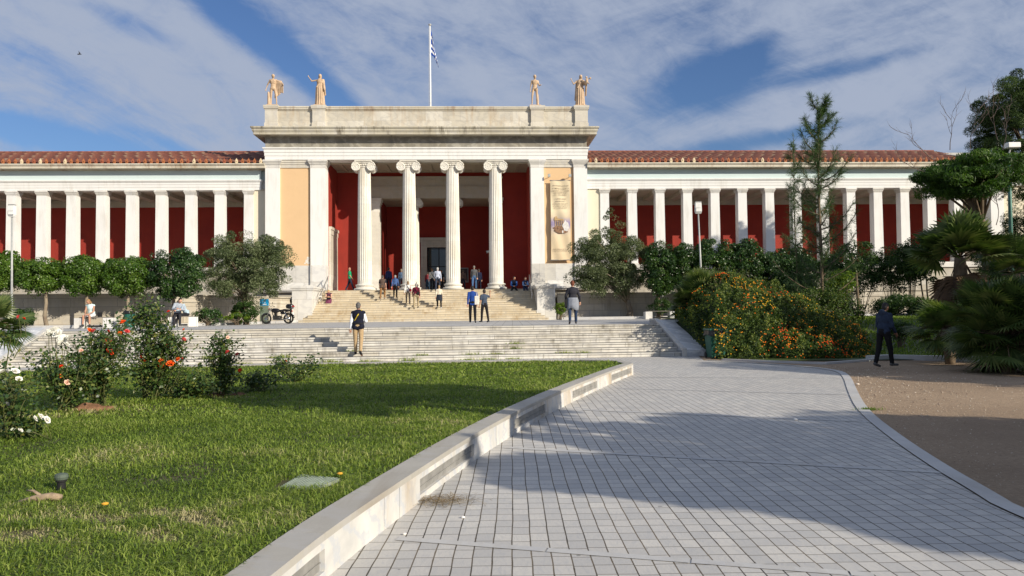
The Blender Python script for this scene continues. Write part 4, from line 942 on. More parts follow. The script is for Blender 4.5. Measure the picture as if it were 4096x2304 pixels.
# --- fan palms
def fan_palm(label, base, hc, nf, fr, pet, seed, trunk_r=.14, el=(-35, 85), nlf=24, group=None, skirt=0, lean=(0, 0), wid=.016, clus=None):
    rg = np.random.default_rng(seed); root = empty('fan_palm', base, 0, label, 'palm', group); V_ = []; RN = []; st = MB(); SK = []; SR = []
    heads = clus or [(lean[0], lean[1], hc)]
    for hx, hy, hz in heads:
        for i in range(nf):
            az = rg.uniform(0, 2*PI); e = R(el[0]+(el[1]-el[0])*((i+.5)/nf)**.8+rg.uniform(-8, 8)); dead = i < skirt; 
            if dead: e = R(rg.uniform(-80, -55))
            d_ = Vector((math.cos(az)*math.cos(e), math.sin(az)*math.cos(e), math.sin(e))); o = Vector((hx, hy, hz)); pl = pet*rg.uniform(.7, 1.15); q = o+d_*pl+Vector((0, 0, -.12*pl))
            st.tube([o, o+d_*pl*.5+Vector((0, 0, .03)), q], [.014, .011, .008], 4)
            side = d_.cross(Vector((0, 0, 1))); side.normalize(); up = side.cross(d_).normalized(); tw = rg.uniform(-.5, .5); side, up = side*math.cos(tw)+up*math.sin(tw), up*math.cos(tw)-side*math.sin(tw)
            fl = fr*rg.uniform(.8, 1.1); rbase = rg.uniform(0, .55)
            for k in range(nlf):
                a = R(-105+210*k/(nlf-1)); dd = (d_*math.cos(a)+side*math.sin(a)+up*(-.10+.12*math.cos(a))).normalized(); l_ = fl*(.72+.28*math.cos(a*.8))*rg.uniform(.9, 1.05)
                w_ = side*math.cos(a)-d_*math.sin(a); w2 = w_*wid; dr = Vector((0, 0, -.14*l_*l_/fr)); mid = q+dd*l_*.55+dr*.3; tip = q+dd*l_+dr*1.3
                tgt, tr = (SK, SR) if dead else (V_, RN)
                tgt.append([q-w2*.2, mid-w2+up*.008, tip, mid+w2]); tr.append(min(1, rbase+rg.uniform(0, .45)))
    np_mesh('fronds', np.array(V_, dtype=float).reshape(-1, 3), np.arange(len(V_)*4).reshape(-1, 4), LF['palm'], root, np.array(RN))
    if SK: np_mesh('dead_fronds', np.array(SK, dtype=float).reshape(-1, 3), np.arange(len(SK)*4).reshape(-1, 4), LF['deadpalm'], root, np.array(SR))
    for hx, hy, hz in heads:
        if hz > .4: st.tube([(0, 0, -.1), (hx*.4, hy*.4, hz*.35), (hx, hy, hz*.8), (hx, hy, hz)], [trunk_r*1.1, trunk_r, trunk_r*1.25, trunk_r*.9], 10)
    st.build('trunk', MT['bark'], root, smooth=True); return root
b = atd(3865, 1435, 23.2); b.z = .1; fan_palm('tall fan palm with a dense crown and a dead brown skirt on the right', b, 3.05, 74, .9, .85, 101, .17, (-38, 88), 22, None, 22, (-.1, 0), .052)
b = atd(3800, 1445, 21.5); b.z = .05; fan_palm('dark low fan palm leaning over the curb left of the tall fan palm stem', b, 1.0, 34, .66, .6, 102, .12, (-45, 60), 20, wid=.03, clus=[(-.1, 0, .95), (.35, .3, 1.1)])
b = at(4030, 1490, 0); fan_palm('dense bushy fan palm reaching the ground at the right picture edge', b, .9, 60, .66, .8, 103, .12, (-40, 80), 24, wid=.026, clus=[(0, 0, .7), (.6, .1, 1.2), (.1, .5, 1.3), (.7, .7, .8)])
b = atd(4075, 1300, 27); b.z = .6; fan_palm('fan palm with upright pale fronds behind the bushy one at the right edge', b, 2.2, 44, .9, .9, 104, .14, (-20, 85), 24, wid=.034)
b = atd(2790, 1300, 29.5); b.z = .9; fan_palm('small fan palm between the right bench and the flowering bush', b, 1.2, 46, .66, .62, 105, .13, (-25, 85), 24, wid=.026, clus=[(0, 0, 1.0), (.25, .2, 1.4)])
b = atd(-30, 1420, 14.0); b.z = .25; fan_palm('fan palm cut by the left picture edge behind the white roses', b, 1.2, 46, .40, .40, 106, .08, (-30, 85), 22)
b = atd(3560, 1440, 24); 
# --- lantana mound
topx = [2700, 2745, 2800, 2937, 3048, 3131, 3220, 3338, 3421, 3490, 3520]; topy = [1262, 1165, 1098, 1092, 1136, 1176, 1210, 1262, 1312, 1385, 1425]
bx = [2700, 2760, 2800, 2860, 2950, 3100, 3300, 3450, 3520]; by = [1262, 1330, 1385, 1436, 1441, 1444, 1446, 1444, 1440]
def lan_pt(s, t, off=0., jitter=None):
    px = 2700+820*s; yb = np.interp(px, bx, by); yt = np.interp(px, topx, topy)
    dfront = np.where(px < 2860, 24.6+(2860-px)/160*4., 24.1); d = dfront+5.2*t**1.15-.35*np.sin(PI*np.minimum(t*1.4, 1))+off
    y = yb+(yt-yb)*(np.sin(t*PI/2)**.85)
    a = (px-2048)/3000.; bb = -(y-1152)/3000.; c_ = np.array(CR)
    D_ = np.stack([a, bb, -np.ones_like(a)], -1)@c_.T; return D_/D_[:, 1:2]*d[:, None]+[0, 0, CH]
rng = np.random.default_rng(111); root = empty('flowering_bush', atd(3100, 1444, 24.5), 0, 'large mound of orange and yellow flowering bush beside the dark green bin', 'bush'); root.location.z = 0; B = np.array(root.location)
n = 42000; s = rng.uniform(0, 1, n); t = rng.uniform(0, 1, n)**.9
bump_ = np.array([mnoise.noise(Vector((a*9, b_*5, 0))) for a, b_ in zip(s, t)]); bump2 = np.array([mnoise.noise(Vector((a*30, b_*14, 5))) for a, b_ in zip(s, t)])
P = lan_pt(s, t, -.6*bump_-.3*bump2+rng.uniform(0, .45, n)); P[:, 2] += .55*bump_*t+.18*bump2+rng.normal(0, .05, n); P[:, 2] = np.maximum(P[:, 2], .03)
v, f = leaves(P-B, np.tile([0, -.6, .7], (n, 1))+0., .085, .05, rng, .8)
np_mesh('foliage', v, f, LF['lantana'], root, np.clip(.45+.5*bump2+rng.uniform(-.35, .5, n), 0, 1))
n = 9000; s = rng.uniform(0, 1, n); t2 = rng.uniform(0, 1, n); P = lan_pt(s, np.ones(n)*.98, t2*3.0); P[:, 2] -= t2**1.5*1.6; v, f = leaves(P-B, np.tile([0, .5, .7], (n, 1))+0., .12, .07, rng, .8)
np_mesh('foliage', v, f, LF['lantana'], root, rng.uniform(0, 1, n))
# inner twiggy mass
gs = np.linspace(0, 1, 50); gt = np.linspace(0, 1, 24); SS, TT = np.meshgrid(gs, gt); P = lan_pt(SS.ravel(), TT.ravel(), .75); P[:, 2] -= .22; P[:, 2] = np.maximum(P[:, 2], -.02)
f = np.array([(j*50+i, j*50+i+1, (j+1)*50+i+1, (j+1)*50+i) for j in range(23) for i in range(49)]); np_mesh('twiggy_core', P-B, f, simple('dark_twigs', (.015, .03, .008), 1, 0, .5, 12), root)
# flower heads: flat clusters of small florets
nh = 1300; s = rng.uniform(0, 1, nh*3); t = rng.uniform(0, 1, nh*3)**.85
den = np.array([mnoise.noise(Vector((a*7, b_*5, 9))) for a, b_ in zip(s, t)])+.35*(t < .3)*(s > .5)+.1*(t > .6); keep = rng.uniform(0, 1, nh*3) < np.clip(.30+.9*den, .03, .95); s = s[keep][:nh]; t = t[keep][:nh]; nh = len(s)
bb2 = np.array([mnoise.noise(Vector((a*9, b_*5, 0))) for a, b_ in zip(s, t)]); bb3 = np.array([mnoise.noise(Vector((a*30, b_*14, 5))) for a, b_ in zip(s, t)])
P = lan_pt(s, t, -.6*bb2-.3*bb3-.05); P[:, 2] += .05+.55*bb2*t+.18*bb3; P[:, 2] = np.maximum(P[:, 2], .06)
yel = np.array([mnoise.noise(Vector((a*5, b_*4, 30))) for a, b_ in zip(s, t)])
V_ = []; RN = []; nf = 7
for i in range(nh):
    cz = rng.uniform(0, 1); r_ = rng.uniform(.009, .015); base_c = np.clip(.45*rng.uniform(0, 1)+.9*yel[i]+.28-.3*(t[i] < .3)*(s[i] > .5), 0, 1)
    for k in range(nf):
        a = 2*PI*k/6; q = P[i]+([0, 0, .01] if k == 6 else np.array([math.cos(a)*r_, -.006+math.sin(a)*r_*.5, math.sin(a)*r_*.75])); w_ = .008
        V_.append([q+[-w_, 0, 0], q+[0, -.006, -w_], q+[w_, 0, 0], q+[0, .004, w_]]); RN.append(np.clip(base_c+rng.uniform(-.12, .12)+(.15 if k == 6 else 0), 0, 1))
o = np_mesh('flowers', np.array(V_).reshape(-1, 3)-B, np.arange(len(V_)*4).reshape(-1, 4), LF['fl_lan'], root, np.array(RN)); o['kind'] = 'stuff'
shrub('dark shaded back of the flower bank with a few yellow blooms', 3290, 1160, 1300, 165, 30.5, .9, 'lantana', 112, 9000, .09, .055, ncl=90, cr=.4, ry=1.2)
# stray shoots that break the outline of the mound
n = 260; s = rng.uniform(0, 1, n); P0 = lan_pt(s, rng.uniform(.55, 1, n)); VV_ = []; RR_ = []; stm = MB()
for i in range(n):
    d_ = unit(rng.normal(0, .45, 3)+[0, -.3, 1]); L_ = rng.uniform(.12, .42); p = P0[i]-B; stm.tube([p-d_*.1, p+d_*L_*.5, p+d_*L_+[0, 0, -.03]], [.005, .004, .002], 4)
    for k in range(9): VV_.append(p+d_*L_*(k+1)/9+rng.normal(0, .03, 3)); RR_.append(rng.uniform(.3, 1))
v, f = leaves(np.array(VV_), np.tile([0, -.4, .8], (len(VV_), 1))+0., .075, .042, rng, .8); np_mesh('shoots', v, f, LF['lantana'], root, np.array(RR_)); stm.build('stems', MT['bark'], root)['kind'] = 'stuff'
# --- roses
petal_m = {k: simple(k+'_rose_petals', c, .55, 0, .1, 20, .3) for k, c in {'red': (.78, .045, .01), 'orange': (.85, .14, .02), 'pink': (.75, .10, .10), 'white': (.85, .84, .78), 'yellow': (.85, .45, .05), 'blush': (.85, .55, .42)}.items()}
def rose_mesh(r, seed, opened=1.):
    rg = random.Random(seed); m = MB(); 
    for ring_, (n_, rr_, tilt, hh) in enumerate(((3, .25, 10, .5), (4, .5, 25, .42), (5, .8, 45, .28), (6, 1.0, 68, .12))):
        for k in range(n_):
            a = 2*PI*k/n_+ring_*.7+rg.uniform(-.2, .2); ca, sa = math.cos(a), math.sin(a); tl_ = R(tilt*opened+rg.uniform(-8, 8)); w_ = rr_*.55+.12
            def P_(u, v_): x = rr_*.25+v_*math.sin(tl_)*rr_*.9; z = hh*.4+v_*math.cos(tl_)*.7; y = u*w_*(1-.25*v_); x -= abs(u)*.12; return (r*(x*ca-y*sa), r*(x*sa+y*ca), r*z)
            m.add([P_(-1, 0), P_(1, 0), P_(1.15, .6), P_(.5, 1.05), P_(-.5, 1.05), P_(-1.15, .6)], [(0, 1, 2, 5), (5, 2, 3, 4)])
    m.ell((0, 0, r*.25), (r*.22, r*.22, r*.3), 8, 5); return m
def rose_bush(label, cx, ybase, y0, y1, rx, d, seed, blooms, nl=2600, canes=9, parts_=(), dens=1.):
    base = atd(cx, ybase, d); base.z = .25; root = empty('rose_bush', base, 0, label, 'rose bush'); rg = np.random.default_rng(seed); st = MB(); P = []
    H0, H1 = (atd(cx, y1, d).z-.25), (atd(cx, y0, d).z-.25); W_ = rx*d/3000; ends = []
    for i in range(canes):
        x = rg.uniform(-1, 1)*W_; y = rg.uniform(-.35, .35); h = H1*rg.uniform(.6, 1)*(1-.25*(abs(x)/W_)**2); p0 = Vector((rg.normal(0, .08), rg.normal(0, .08), 0)); p1 = Vector((x*.5, y*.6, h*.5)); p2 = Vector((x, y, h)); st.tube([p0, p1, p2], [.012, .009, .005], 5)
        for k in range(5):
            t_ = rg.uniform(.3, 1); q = p0.lerp(p1, t_*2) if t_ < .5 else p1.lerp(p2, t_*2-1); e = q+Vector((rg.normal(0, .16), rg.normal(0, .12), rg.uniform(.02, .22))); st.tube([q, e], [.006, .003], 4)
            for j in range(7): ends.append(q.lerp(e, rg.uniform(.2, 1.1))+Vector(rg.normal(0, .035, 3)))
        for j in range(26): t_ = rg.uniform(.15, 1); q = p0.lerp(p1, t_*2) if t_ < .5 else p1.lerp(p2, t_*2-1); ends.append(q+Vector(rg.normal(0, .07, 3)))
    for (bx_, by_, r_) in parts_:   # denser pockets of leaves at measured places
        q = atd(bx_, by_, d)-base
        for j in range(150): ends.append(q+Vector(rg.normal(0, 1, 3))*r_*.55)
    ends = np.array(ends); n = int(nl*dens); idx = rg.integers(0, len(ends), n); P = ends[idx]+rg.normal(0, .035, (n, 3)); P[:, 2] = np.maximum(P[:, 2], .02)
    v, f = leaves(P, np.tile([0, -.3, .8], (n, 1))+0., .06, .038, rg, .6); np_mesh('foliage', v, f, LF['rose'], root, np.clip(rg.uniform(0, 1, n)*.8+.2*rg.uniform(0, 1, len(ends))[idx], 0, 1))
    for (bx_, by_, col, sz) in blooms:
        q = atd(bx_, by_, d-.12)-base; o = rose_mesh(sz, seed+int(bx_), 1.).build('rose', petal_m[col], root, smooth=True); o.location = q; o.rotation_euler = (R(rg.uniform(30, 65)), R(rg.uniform(-25, 25)), rg.uniform(0, 6))
        st.tube([q+Vector((0, 0, 0)), q+Vector((rg.normal(0, .03), .05, -.22)), Vector((q.x*.7, q.y, max(.1, q.z-.5)))], [.004, .005, .007], 4)
    st.build('canes', simple('rose_canes', (.09, .10, .03), .7, 0, .3, 20), root); return root
rose_bush('rose bush with a cluster of white roses on top, left of the orange ones', 265, 1600, 1360, 1600, 125, 10.8, 201,
    [(205, 1333, 'white', .07), (232, 1336, 'white', .07), (250, 1358, 'white', .07), (262, 1382, 'white', .065), (277, 1352, 'white', .06), (220, 1322, 'white', .06), (246, 1372, 'white', .06), (195, 1328, 'white', .05), (247, 1468, 'red', .04), (243, 1505, 'orange', .03), (268, 1530, 'blush', .04), (325, 1403, 'blush', .03)], 2500, 10, parts_=((180, 1480, .22), (300, 1500, .25), (250, 1560, .28)))
rose_bush('rose bush with large red and orange blooms right of the white cluster', 400, 1610, 1290, 1600, 120, 11.4, 202,
    [(428, 1367, 'red', .06), (436, 1409, 'red', .062), (358, 1322, 'orange', .04), (376, 1325, 'pink', .045), (480, 1335, 'orange', .045), (507, 1327, 'pink', .045), (493, 1290, 'orange', .05), (432, 1326, 'red', .03)], 3000, 11, parts_=((400, 1370, .2), (470, 1350, .22), (380, 1500, .28), (470, 1480, .3)))
rose_bush('tallest rose bush with yellowish top leaves and orange blooms', 600, 1590, 1215, 1590, 120, 12.2, 203,
    [(563, 1411, 'orange', .035), (563, 1427, 'orange', .035), (664, 1385, 'pink', .04), (735, 1358, 'pink', .035), (736, 1319, 'orange', .03), (683, 1456, 'orange', .065), (643, 1463, 'orange', .05), (645, 1445, 'orange', .04), (583, 1443, 'orange', .03), (712, 1438, 'orange', .04), (727, 1436, 'pink', .03), (674, 1246, 'red', .025)], 5200, 14, parts_=((590, 1240, .2), (600, 1300, .25), (640, 1380, .28), (700, 1400, .22), (580, 1480, .3), (660, 1480, .25)))
rose_bush('slim rose bush with a red bloom standing apart near the middle', 885, 1580, 1345, 1575, 60, 12.6, 204,
    [(912, 1410, 'pink', .05), (949, 1418, 'pink', .035), (960, 1482, 'red', .035), (782, 1524, 'pink', .04), (911, 1350, 'blush', .03)], 2100, 8, parts_=((880, 1370, .13), (890, 1440, .17), (920, 1500, .2), (880, 1530, .2)))
rose_bush('white flowering plant at the left picture edge in front of the palm', 30, 1760, 1465, 1760, 90, 8.4, 205,
    [(10, 1488, 'white', .04), (30, 1490, 'white', .04), (60, 1487, 'white', .045), (75, 1517, 'white', .035), (185, 1680, 'white', .045), (160, 1668, 'white', .04), (140, 1675, 'white', .035), (80, 1722, 'white', .03), (25, 1618, 'white', .035), (5, 1622, 'red', .03)], 1100, 7, parts_=((20, 1580, .15), (30, 1650, .2), (110, 1700, .12)))
rose_bush('low rose plant with leaning stems at the left picture edge above the white flowers', -10, 1700, 1300, 1560, 90, 9.6, 206, [(75, 1268, 'pink', .03), (95, 1275, 'red', .025)], 260, 3, parts_=((20, 1345, .08),))
rose_bush('low spindly rose plant on the lawn left of the shadow band', 1180, 1530, 1440, 1530, 95, 15.0, 207, [(1145, 1405+40, 'orange', .02)], 900, 7, parts_=((1120, 1450, .12), (1240, 1460, .16)))
rose_bush('small yellow green rose plant between the slim bush and the spindly one', 1030, 1560, 1500, 1570, 70, 13.2, 208, [], 700, 6, parts_=((1040, 1520, .15),))
rose_bush('low thorny rose plants under the tallest bush', 740, 1600, 1500, 1600, 150, 12.3, 209, [], 1800, 10)
# --- lawn blades
def in_lawn(x, y, k_=LAWN):
    c_ = np.zeros(len(x), bool); j = len(k_)-1
    for i in range(len(k_)):
        xi, yi = k_[i]; xj, yj = k_[j]; cond = ((yi > y) != (yj > y)) & (x < (xj-xi)*(y-yi)/(yj-yi+1e-12)+xi); c_ ^= cond; j = i
    return c_
def grass(name, label_kind, X, Y, Z, L_, W_, rg, mat, root=None, lie=.6):
    n = len(X); P = np.stack([X, Y, Z], 1); a = rg.uniform(0, 2*PI, n); lean = rg.uniform(.1 if lie < 1 else .35, lie, n)[:, None]; h = np.stack([np.cos(a), np.sin(a), np.zeros(n)], 1); L2 = L_*rg.uniform(.5, 1.3, (n, 1))
    up = np.array([0, 0, 1.]); mid = P+(h*lean*.5+up*(1-lean*.25))*L2*.55; tip = P+(h*lean*1.25+up*(1-lean*.75))*L2; a2 = a+rg.uniform(.6, 2.5, n); w_ = np.stack([np.cos(a2), np.sin(a2), np.zeros(n)], 1)*W_*rg.uniform(.7, 1.3, (n, 1))
    v = np.stack([P-w_, P+w_, mid+w_*.8, tip, mid-w_*.8], 1)
    vv = v.reshape(-1, 3); b_ = np.arange(n)[:, None]*5; f = np.concatenate([b_+[0, 1, 2, 4], b_+[4, 2, 3, 3]], 0)
    # use two meshes worth of faces: quads + tris are both stored as quads would be degenerate, so split
    me_q = (b_+[0, 1, 2, 4]); me_t = (b_+[4, 2, 3]); return vv, me_q, me_t
LF['grass'] = leafmat('grass_blades', [(.08, .135, .020), (.14, .215, .030), (.215, .295, .045), (.31, .37, .085), (.50, .44, .25)], .35, .5, .3)
COVER = (at(1118, 1956, .262)+at(1362, 1920, .262)+at(1260, 1962, .262)+at(1205, 1905, .262))/4
rng = np.random.default_rng(300); VV = []; QQ = []; TT_ = []; RR = []; off = 0
for (y0, y1, dens, L_, W_) in ((2.6, 6.2, 5200, .085, .0034), (6.2, 10, 2500, .085, .0050), (10, 15, 1050, .085, .008), (15, 21.5, 500, .085, .013)):
    x0, x1 = -.75*y1-.5, 3.; n = int((y1-y0)*(x1-x0)*dens); X = rng.uniform(x0, x1, n); Y = rng.uniform(y0, y1, n); k_ = in_lawn(X, Y) & (X > -.74*Y-.4); X, Y = X[k_], Y[k_]
    nz = np.array([mnoise.noise(Vector((a*.9, b_*.9, 0)))+.5*mnoise.noise(Vector((a*2.7, b_*2.7, 4))) for a, b_ in zip(X[::1], Y[::1])])
    # worn patches: near the old valve, around the rose bed
    def blob_(cx, cy, rx, ry): return np.exp(-((X-cx)/rx)**2-((Y-cy)/ry)**2)
    bare = 1.1*blob_(-3.05, 4.85, 1.0, .55)+.75*blob_(-2.1, 4.9, 1.1, .35)+.5*blob_(-.4, 9.4, 1.6, .5)+.4*blob_(-3.2, 7.2, 1.2, .4)+.65*blob_(-5.9, 10.9, 1.6, .5)+.85*blob_(-4.6, 12.3, .6, .35)+.5*blob_(-6.8, 10.2, 1.2, .7)+.3*blob_(-1.5, 8.2, 1.4, .8)
    bare = bare*np.clip(.55+1.5*np.array([mnoise.noise(Vector((a*3.1, b_*4.2, 8))) for a, b_ in zip(X, Y)]), 0, 1.6)
    k2 = rng.uniform(0, 1, len(X)) > np.clip(bare*.45+np.clip(-nz-.25, 0, 1)*.4, 0, .62); X, Y, nz, bare = X[k2], Y[k2], nz[k2], bare[k2]
    cv = ~((np.abs(X-COVER.x) < .26) & (np.abs(Y-COVER.y) < .17)); X, Y, nz, bare = X[cv], Y[cv], nz[cv], bare[cv]
    h = 1+.55*nz-.35*bare; v, q, t_ = grass('', '', X, Y, np.full(len(X), .245), L_*np.clip(h, .35, 1.8)[:, None], W_, rng, None, lie=1.28)
    n = len(X); VV.append(v); QQ.append(q+off); TT_.append(t_+off); off += len(v); RR.append(np.clip(rng.uniform(0, .6, n)+.32*nz+.10+.95*bare*rng.uniform(.2, 1, n), 0, 1))
VV = np.concatenate(VV); QQ = np.concatenate(QQ); TT_ = np.concatenate(TT_); RR = np.concatenate(RR)
def mixed_mesh(name, v, q, t_, mat, rnd):
    me = D.meshes.new(name); nq, nt = len(q), len(t_); me.vertices.add(len(v)); me.vertices.foreach_set('co', v.astype(np.float32).ravel()); me.loops.add(nq*4+nt*3)
    me.loops.foreach_set('vertex_index', np.concatenate([q.ravel(), t_.ravel()]).astype(np.int32)); me.polygons.add(nq+nt)
    me.polygons.foreach_set('loop_start', np.concatenate([np.arange(nq)*4, nq*4+np.arange(nt)*3]).astype(np.int32)); me.update(calc_edges=True); me.validate()
    a = me.attributes.new('rnd', 'FLOAT', 'FACE'); a.data.foreach_set('value', rnd.astype(np.float32)); return link(name, me, mat)
o = mixed_mesh('lawn_grass', VV, QQ, TT_, LF['grass'], np.concatenate([RR, RR])); tag(o, 'short green grass of the raised lawn', 'grass', kind='stuff')
# grass on the shaded bank
n = 26000; X = rng.uniform(9.5, 24, n); Y = rng.uniform(24.4, 36, n); Z = bank_z(X, Y); v, q, t_ = grass('', '', X, Y, Z-.01, .13, .02, rng, None)
o = mixed_mesh('bank_grass', v, q, t_, LF['grass'], rng.uniform(0, .8, 2*n)); tag(o, 'green grass on the bank at the right', 'grass', kind='stuff')
# weeds growing in the joints of the lower stairs and scattered dry litter
def tuft(X, Y, Z, n, r, L_, W_, seed):
    rg = np.random.default_rng(seed); return grass('', '', X+rg.normal(0, r, n), Y+rg.normal(0, r*.3, n), np.full(n, Z), L_, W_, rg, None, lie=.9)
VV = []; QQ = []; TT_ = []; off = 0
for i in range(26):
    k = rng.choice([0, 0, 1, 1, 2, 3]); sx = rng.uniform(-13, 6); 
    if i < 9: sx = [-4.7, -7.2, -3.2, -.5, -8.8, 1.5, -6.0, -2, 3][i]; k = [1, 1, 0, 0, 0, 0, 0, 0, 0][i]
    p = Ms @ Vector((sx, k*tl-.02, 0)); v, q, t_ = tuft(p.x, p.y, k*rl, 70, .16, .16 if i < 4 else .09, .008, 400+i); VV.append(v); QQ.append(q+off); TT_.append(t_+off); off += len(v)
VV = np.concatenate(VV); QQ = np.concatenate(QQ); TT_ = np.concatenate(TT_); o = mixed_mesh('stair_weeds', VV, QQ, TT_, LF['grass'], rng.uniform(.3, 1, len(QQ)*2)); tag(o, 'weeds growing in the joints of the lower stairs', 'weeds', kind='stuff')
n = 420; cpt = at(1760, 2005, 0); X = rng.normal(cpt.x, .16, n); Y = rng.normal(cpt.y, .10, n); ok_ = X > along(s_of(1640, 1895)).x-.3; a = rng.uniform(0, PI, n); P = np.stack([X, Y, np.full(n, .012)+rng.uniform(0, .015, n)], 1); d2 = np.stack([np.cos(a), np.sin(a), rng.uniform(-.1, .1, n)], 1); b2 = np.stack([-np.sin(a), np.cos(a), 0*a], 1)*.0022
L2 = rng.uniform(.01, .06, (n, 1)); v = np.stack([P-d2*L2-b2, P+d2*L2-b2, P+d2*L2+b2, P-d2*L2+b2], 1).reshape(-1, 3); o = np_mesh('dry_litter', v, np.arange(n*4).reshape(n, 4), leafmat('dry_straw', [(.10, .07, .04), (.24, .17, .09), (.42, .32, .18)], .1, .8), None, rng.uniform(0, 1, n)); tag(o, 'dry grass litter lying against the planter wall', 'litter', kind='stuff')
# --- trees outside the frame on the right and behind the viewer; they throw the shade
G4 = 'park trees beside and behind the viewer'
SHX = -SD.x/SD.z; SHY = -SD.y/SD.z
def shade_tree(sx, sy, h, r, seed, nl=2600, ncl=26, flat=.55, lab=''):
    c = Vector((sx-SHX*h, sy-SHY*h, h)); return tree('park_tree', lab, 'tree', Vector((c.x, c.y, 0)), Vector((c.x, c.y, h-r*flat*.8)), c, (r, r, r*flat), 'pine', .2, 'bark', seed, G4, .08, ncl=ncl, nl=nl, cr=r*.32, L_=.34, W_=.2, inner=.1)
for i, (sx, sy, h, r) in enumerate(SHADE): shade_tree(sx, sy, h, r, 500+i, nl=int(1200*r), lab='leafy park tree beside or behind the viewer')
# ============================================================ PEOPLE AND STATUES
CL = {}
def cloth(col, key=None, rough=.85, stripes=None, var=.15):
    k = (tuple(col), tuple(stripes) if stripes else None)
    if k in CL: return CL[k]
    m, t, b, o = newmat('fabric'); v = coords(t); n = tnoise(t, v, 14, 4, .6)
    c = ramp(t, n, [(.25, tuple(x*(1-var*1.6) for x in col)), (.75, tuple(min(1, x*(1+var)) for x in col))])
    if stripes:
        w = N(t, 'ShaderNodeTexWave'); w.bands_direction = stripes[3]; t.links.new(v, w.inputs[0]); w.inputs['Scale'].default_value = stripes[4]
        c = mixc(t, ramp(t, w.outputs['Fac'], [(.55, (0, 0, 0)), (.7, (1, 1, 1))]), c, tuple(stripes[:3]))
    t.links.new(c, b.inputs['Base Color']); b.inputs['Roughness'].default_value = rough; b.inputs['Specular IOR Level'].default_value = .15
    bump(t, b, tnoise(t, coords(t, 'xyz', (1, 1, .5)), 9, 4, .6), .6, .03); CL[k] = m; return m
def skin_mat(tone):
    k = ('skin', tone)
    if k not in CL: CL[k] = simple('skin', {'fair': (.62, .36, .25), 'tan': (.48, .25, .16), 'dark': (.30, .16, .10)}[tone], .55, 0, .08, 10)
    return CL[k]
def hair_mat(c):
    k = ('hair',)+tuple(c)
    if k not in CL: CL[k] = simple('hair', c, .6, 0, .4, 60, .4, .4)
    return CL[k]
Z3 = Vector((0, 0, 0))
def skeleton(H, p):
    """joints of a figure facing +y; legs (pitch, knee, abduction), arms (pitch, abduction, elbow, inward), in degrees"""
    s = H/1.75; J = {}; hz = .93*s; tl_ = .42*s; sh = .43*s
    lean = R(p.get('lean', 0)); side = R(p.get('side', 0)); J['hip'] = Z3.copy()
    RT = Matrix.Rotation(-lean, 3, 'X') @ Matrix.Rotation(side, 3, 'Y')
    J['RT'] = RT; up = lambda v: RT @ (Vector(v)*s)
    J['waist'] = up((0, 0, .15)); J['chest'] = up((0, 0, .36)); J['neck'] = up((0, -.01, .52))
    RH = RT @ Matrix.Rotation(R(p.get('turn', 0)), 3, 'Z') @ Matrix.Rotation(-R(p.get('nod', 0)), 3, 'X'); J['RH'] = RH
    J['head'] = J['neck']+RH @ (Vector((0, .02, .165))*s)
    for sd, sx in (('L', -1), ('R', 1)):
        pt, kn, ab = p.get('leg'+sd, (0, 0, 3)); pt, kn, ab = R(pt), R(kn), R(ab); h = Vector((sx*.095*s, 0, -.02*s)); J['h'+sd] = h
        k = h+Vector((sx*math.sin(ab), math.sin(pt)*math.cos(ab), -math.cos(pt)*math.cos(ab)))*tl_; J['k'+sd] = k
        a = k+Vector((sx*math.sin(ab)*.3, math.sin(pt-kn), -math.cos(pt-kn)))*sh*.93; J['a'+sd] = a
        fp = R(p.get('foot'+sd, max(-50, min(0, math.degrees(pt-kn)*.8)) if pt-kn < 0 else 0)); J['f'+sd] = a+Vector((sx*.02, math.cos(fp)*.17, math.sin(fp)*.17-.055))*s; J['fd'+sd] = fp
        pt, ab, el, inn = p.get('arm'+sd, (0, 8, 15, 0)); pt, ab, el, inn = R(pt), R(ab), R(el), R(inn)
        q = up((sx*.168, 0, .452)); J['s'+sd] = q; e = q+RT @ (Vector((sx*math.sin(ab), math.sin(pt)*math.cos(ab), -math.cos(pt)*math.cos(ab)))*.29*s); J['e'+sd] = e
        w = e+RT @ (Vector((-sx*math.sin(inn)+sx*math.sin(ab)*.5*math.cos(inn), math.sin(pt+el)*math.cos(inn), -math.cos(pt+el)*math.cos(inn))).normalized()*.25*s); J['w'+sd] = w
        J['hd'+sd] = (w-e).normalized()
    low = min(J['aL'].z, J['aR'].z, J['fL'].z+.03*s, J['fR'].z+.03*s)-.075*s; dz = -low if 'hipz' not in p else p['hipz']
    for k in list(J):
        if isinstance(J[k], Vector) and not k.startswith('hd'): J[k] = J[k]+Vector((0, 0, dz))
    J['s'] = s; return J
def hand_shapes(mb, w, d, s, sx, curl=35):
    d = Vector(d).normalized(); a = d.cross(Vector((0, 1, .2))); a = a.normalized() if a.length > .1 else Vector((1, 0, 0)); n_ = d.cross(a).normalized()
    mb.ell(w+d*.045*s, (.02*s, .038*s, .045*s), 8, 6, Matrix((n_, a, d)).transposed())
    for k, (off, L_) in enumerate(((-.028, .062), (-.010, .072), (.009, .068), (.027, .052))):
        p0 = w+d*.085*s+a*off*s; c_ = R(curl+6*k); d1 = d*math.cos(c_*.5)+n_*math.sin(c_*.5)*sx; d2 = d*math.cos(c_*1.3)+n_*math.sin(c_*1.3)*sx
        mb.tube([p0-d*.02*s, p0+d1*L_*.55*s, p0+d1*L_*.55*s+d2*L_*.5*s], [.0095*s, .009*s, .0065*s], 6)
    mb.tube([w+d*.02*s-a*.03*s, w+d*.05*s-a*.055*s+n_*.01*s*sx, w+d*.078*s-a*.06*s+n_*.025*s*sx], [.012*s, .011*s, .008*s], 6)
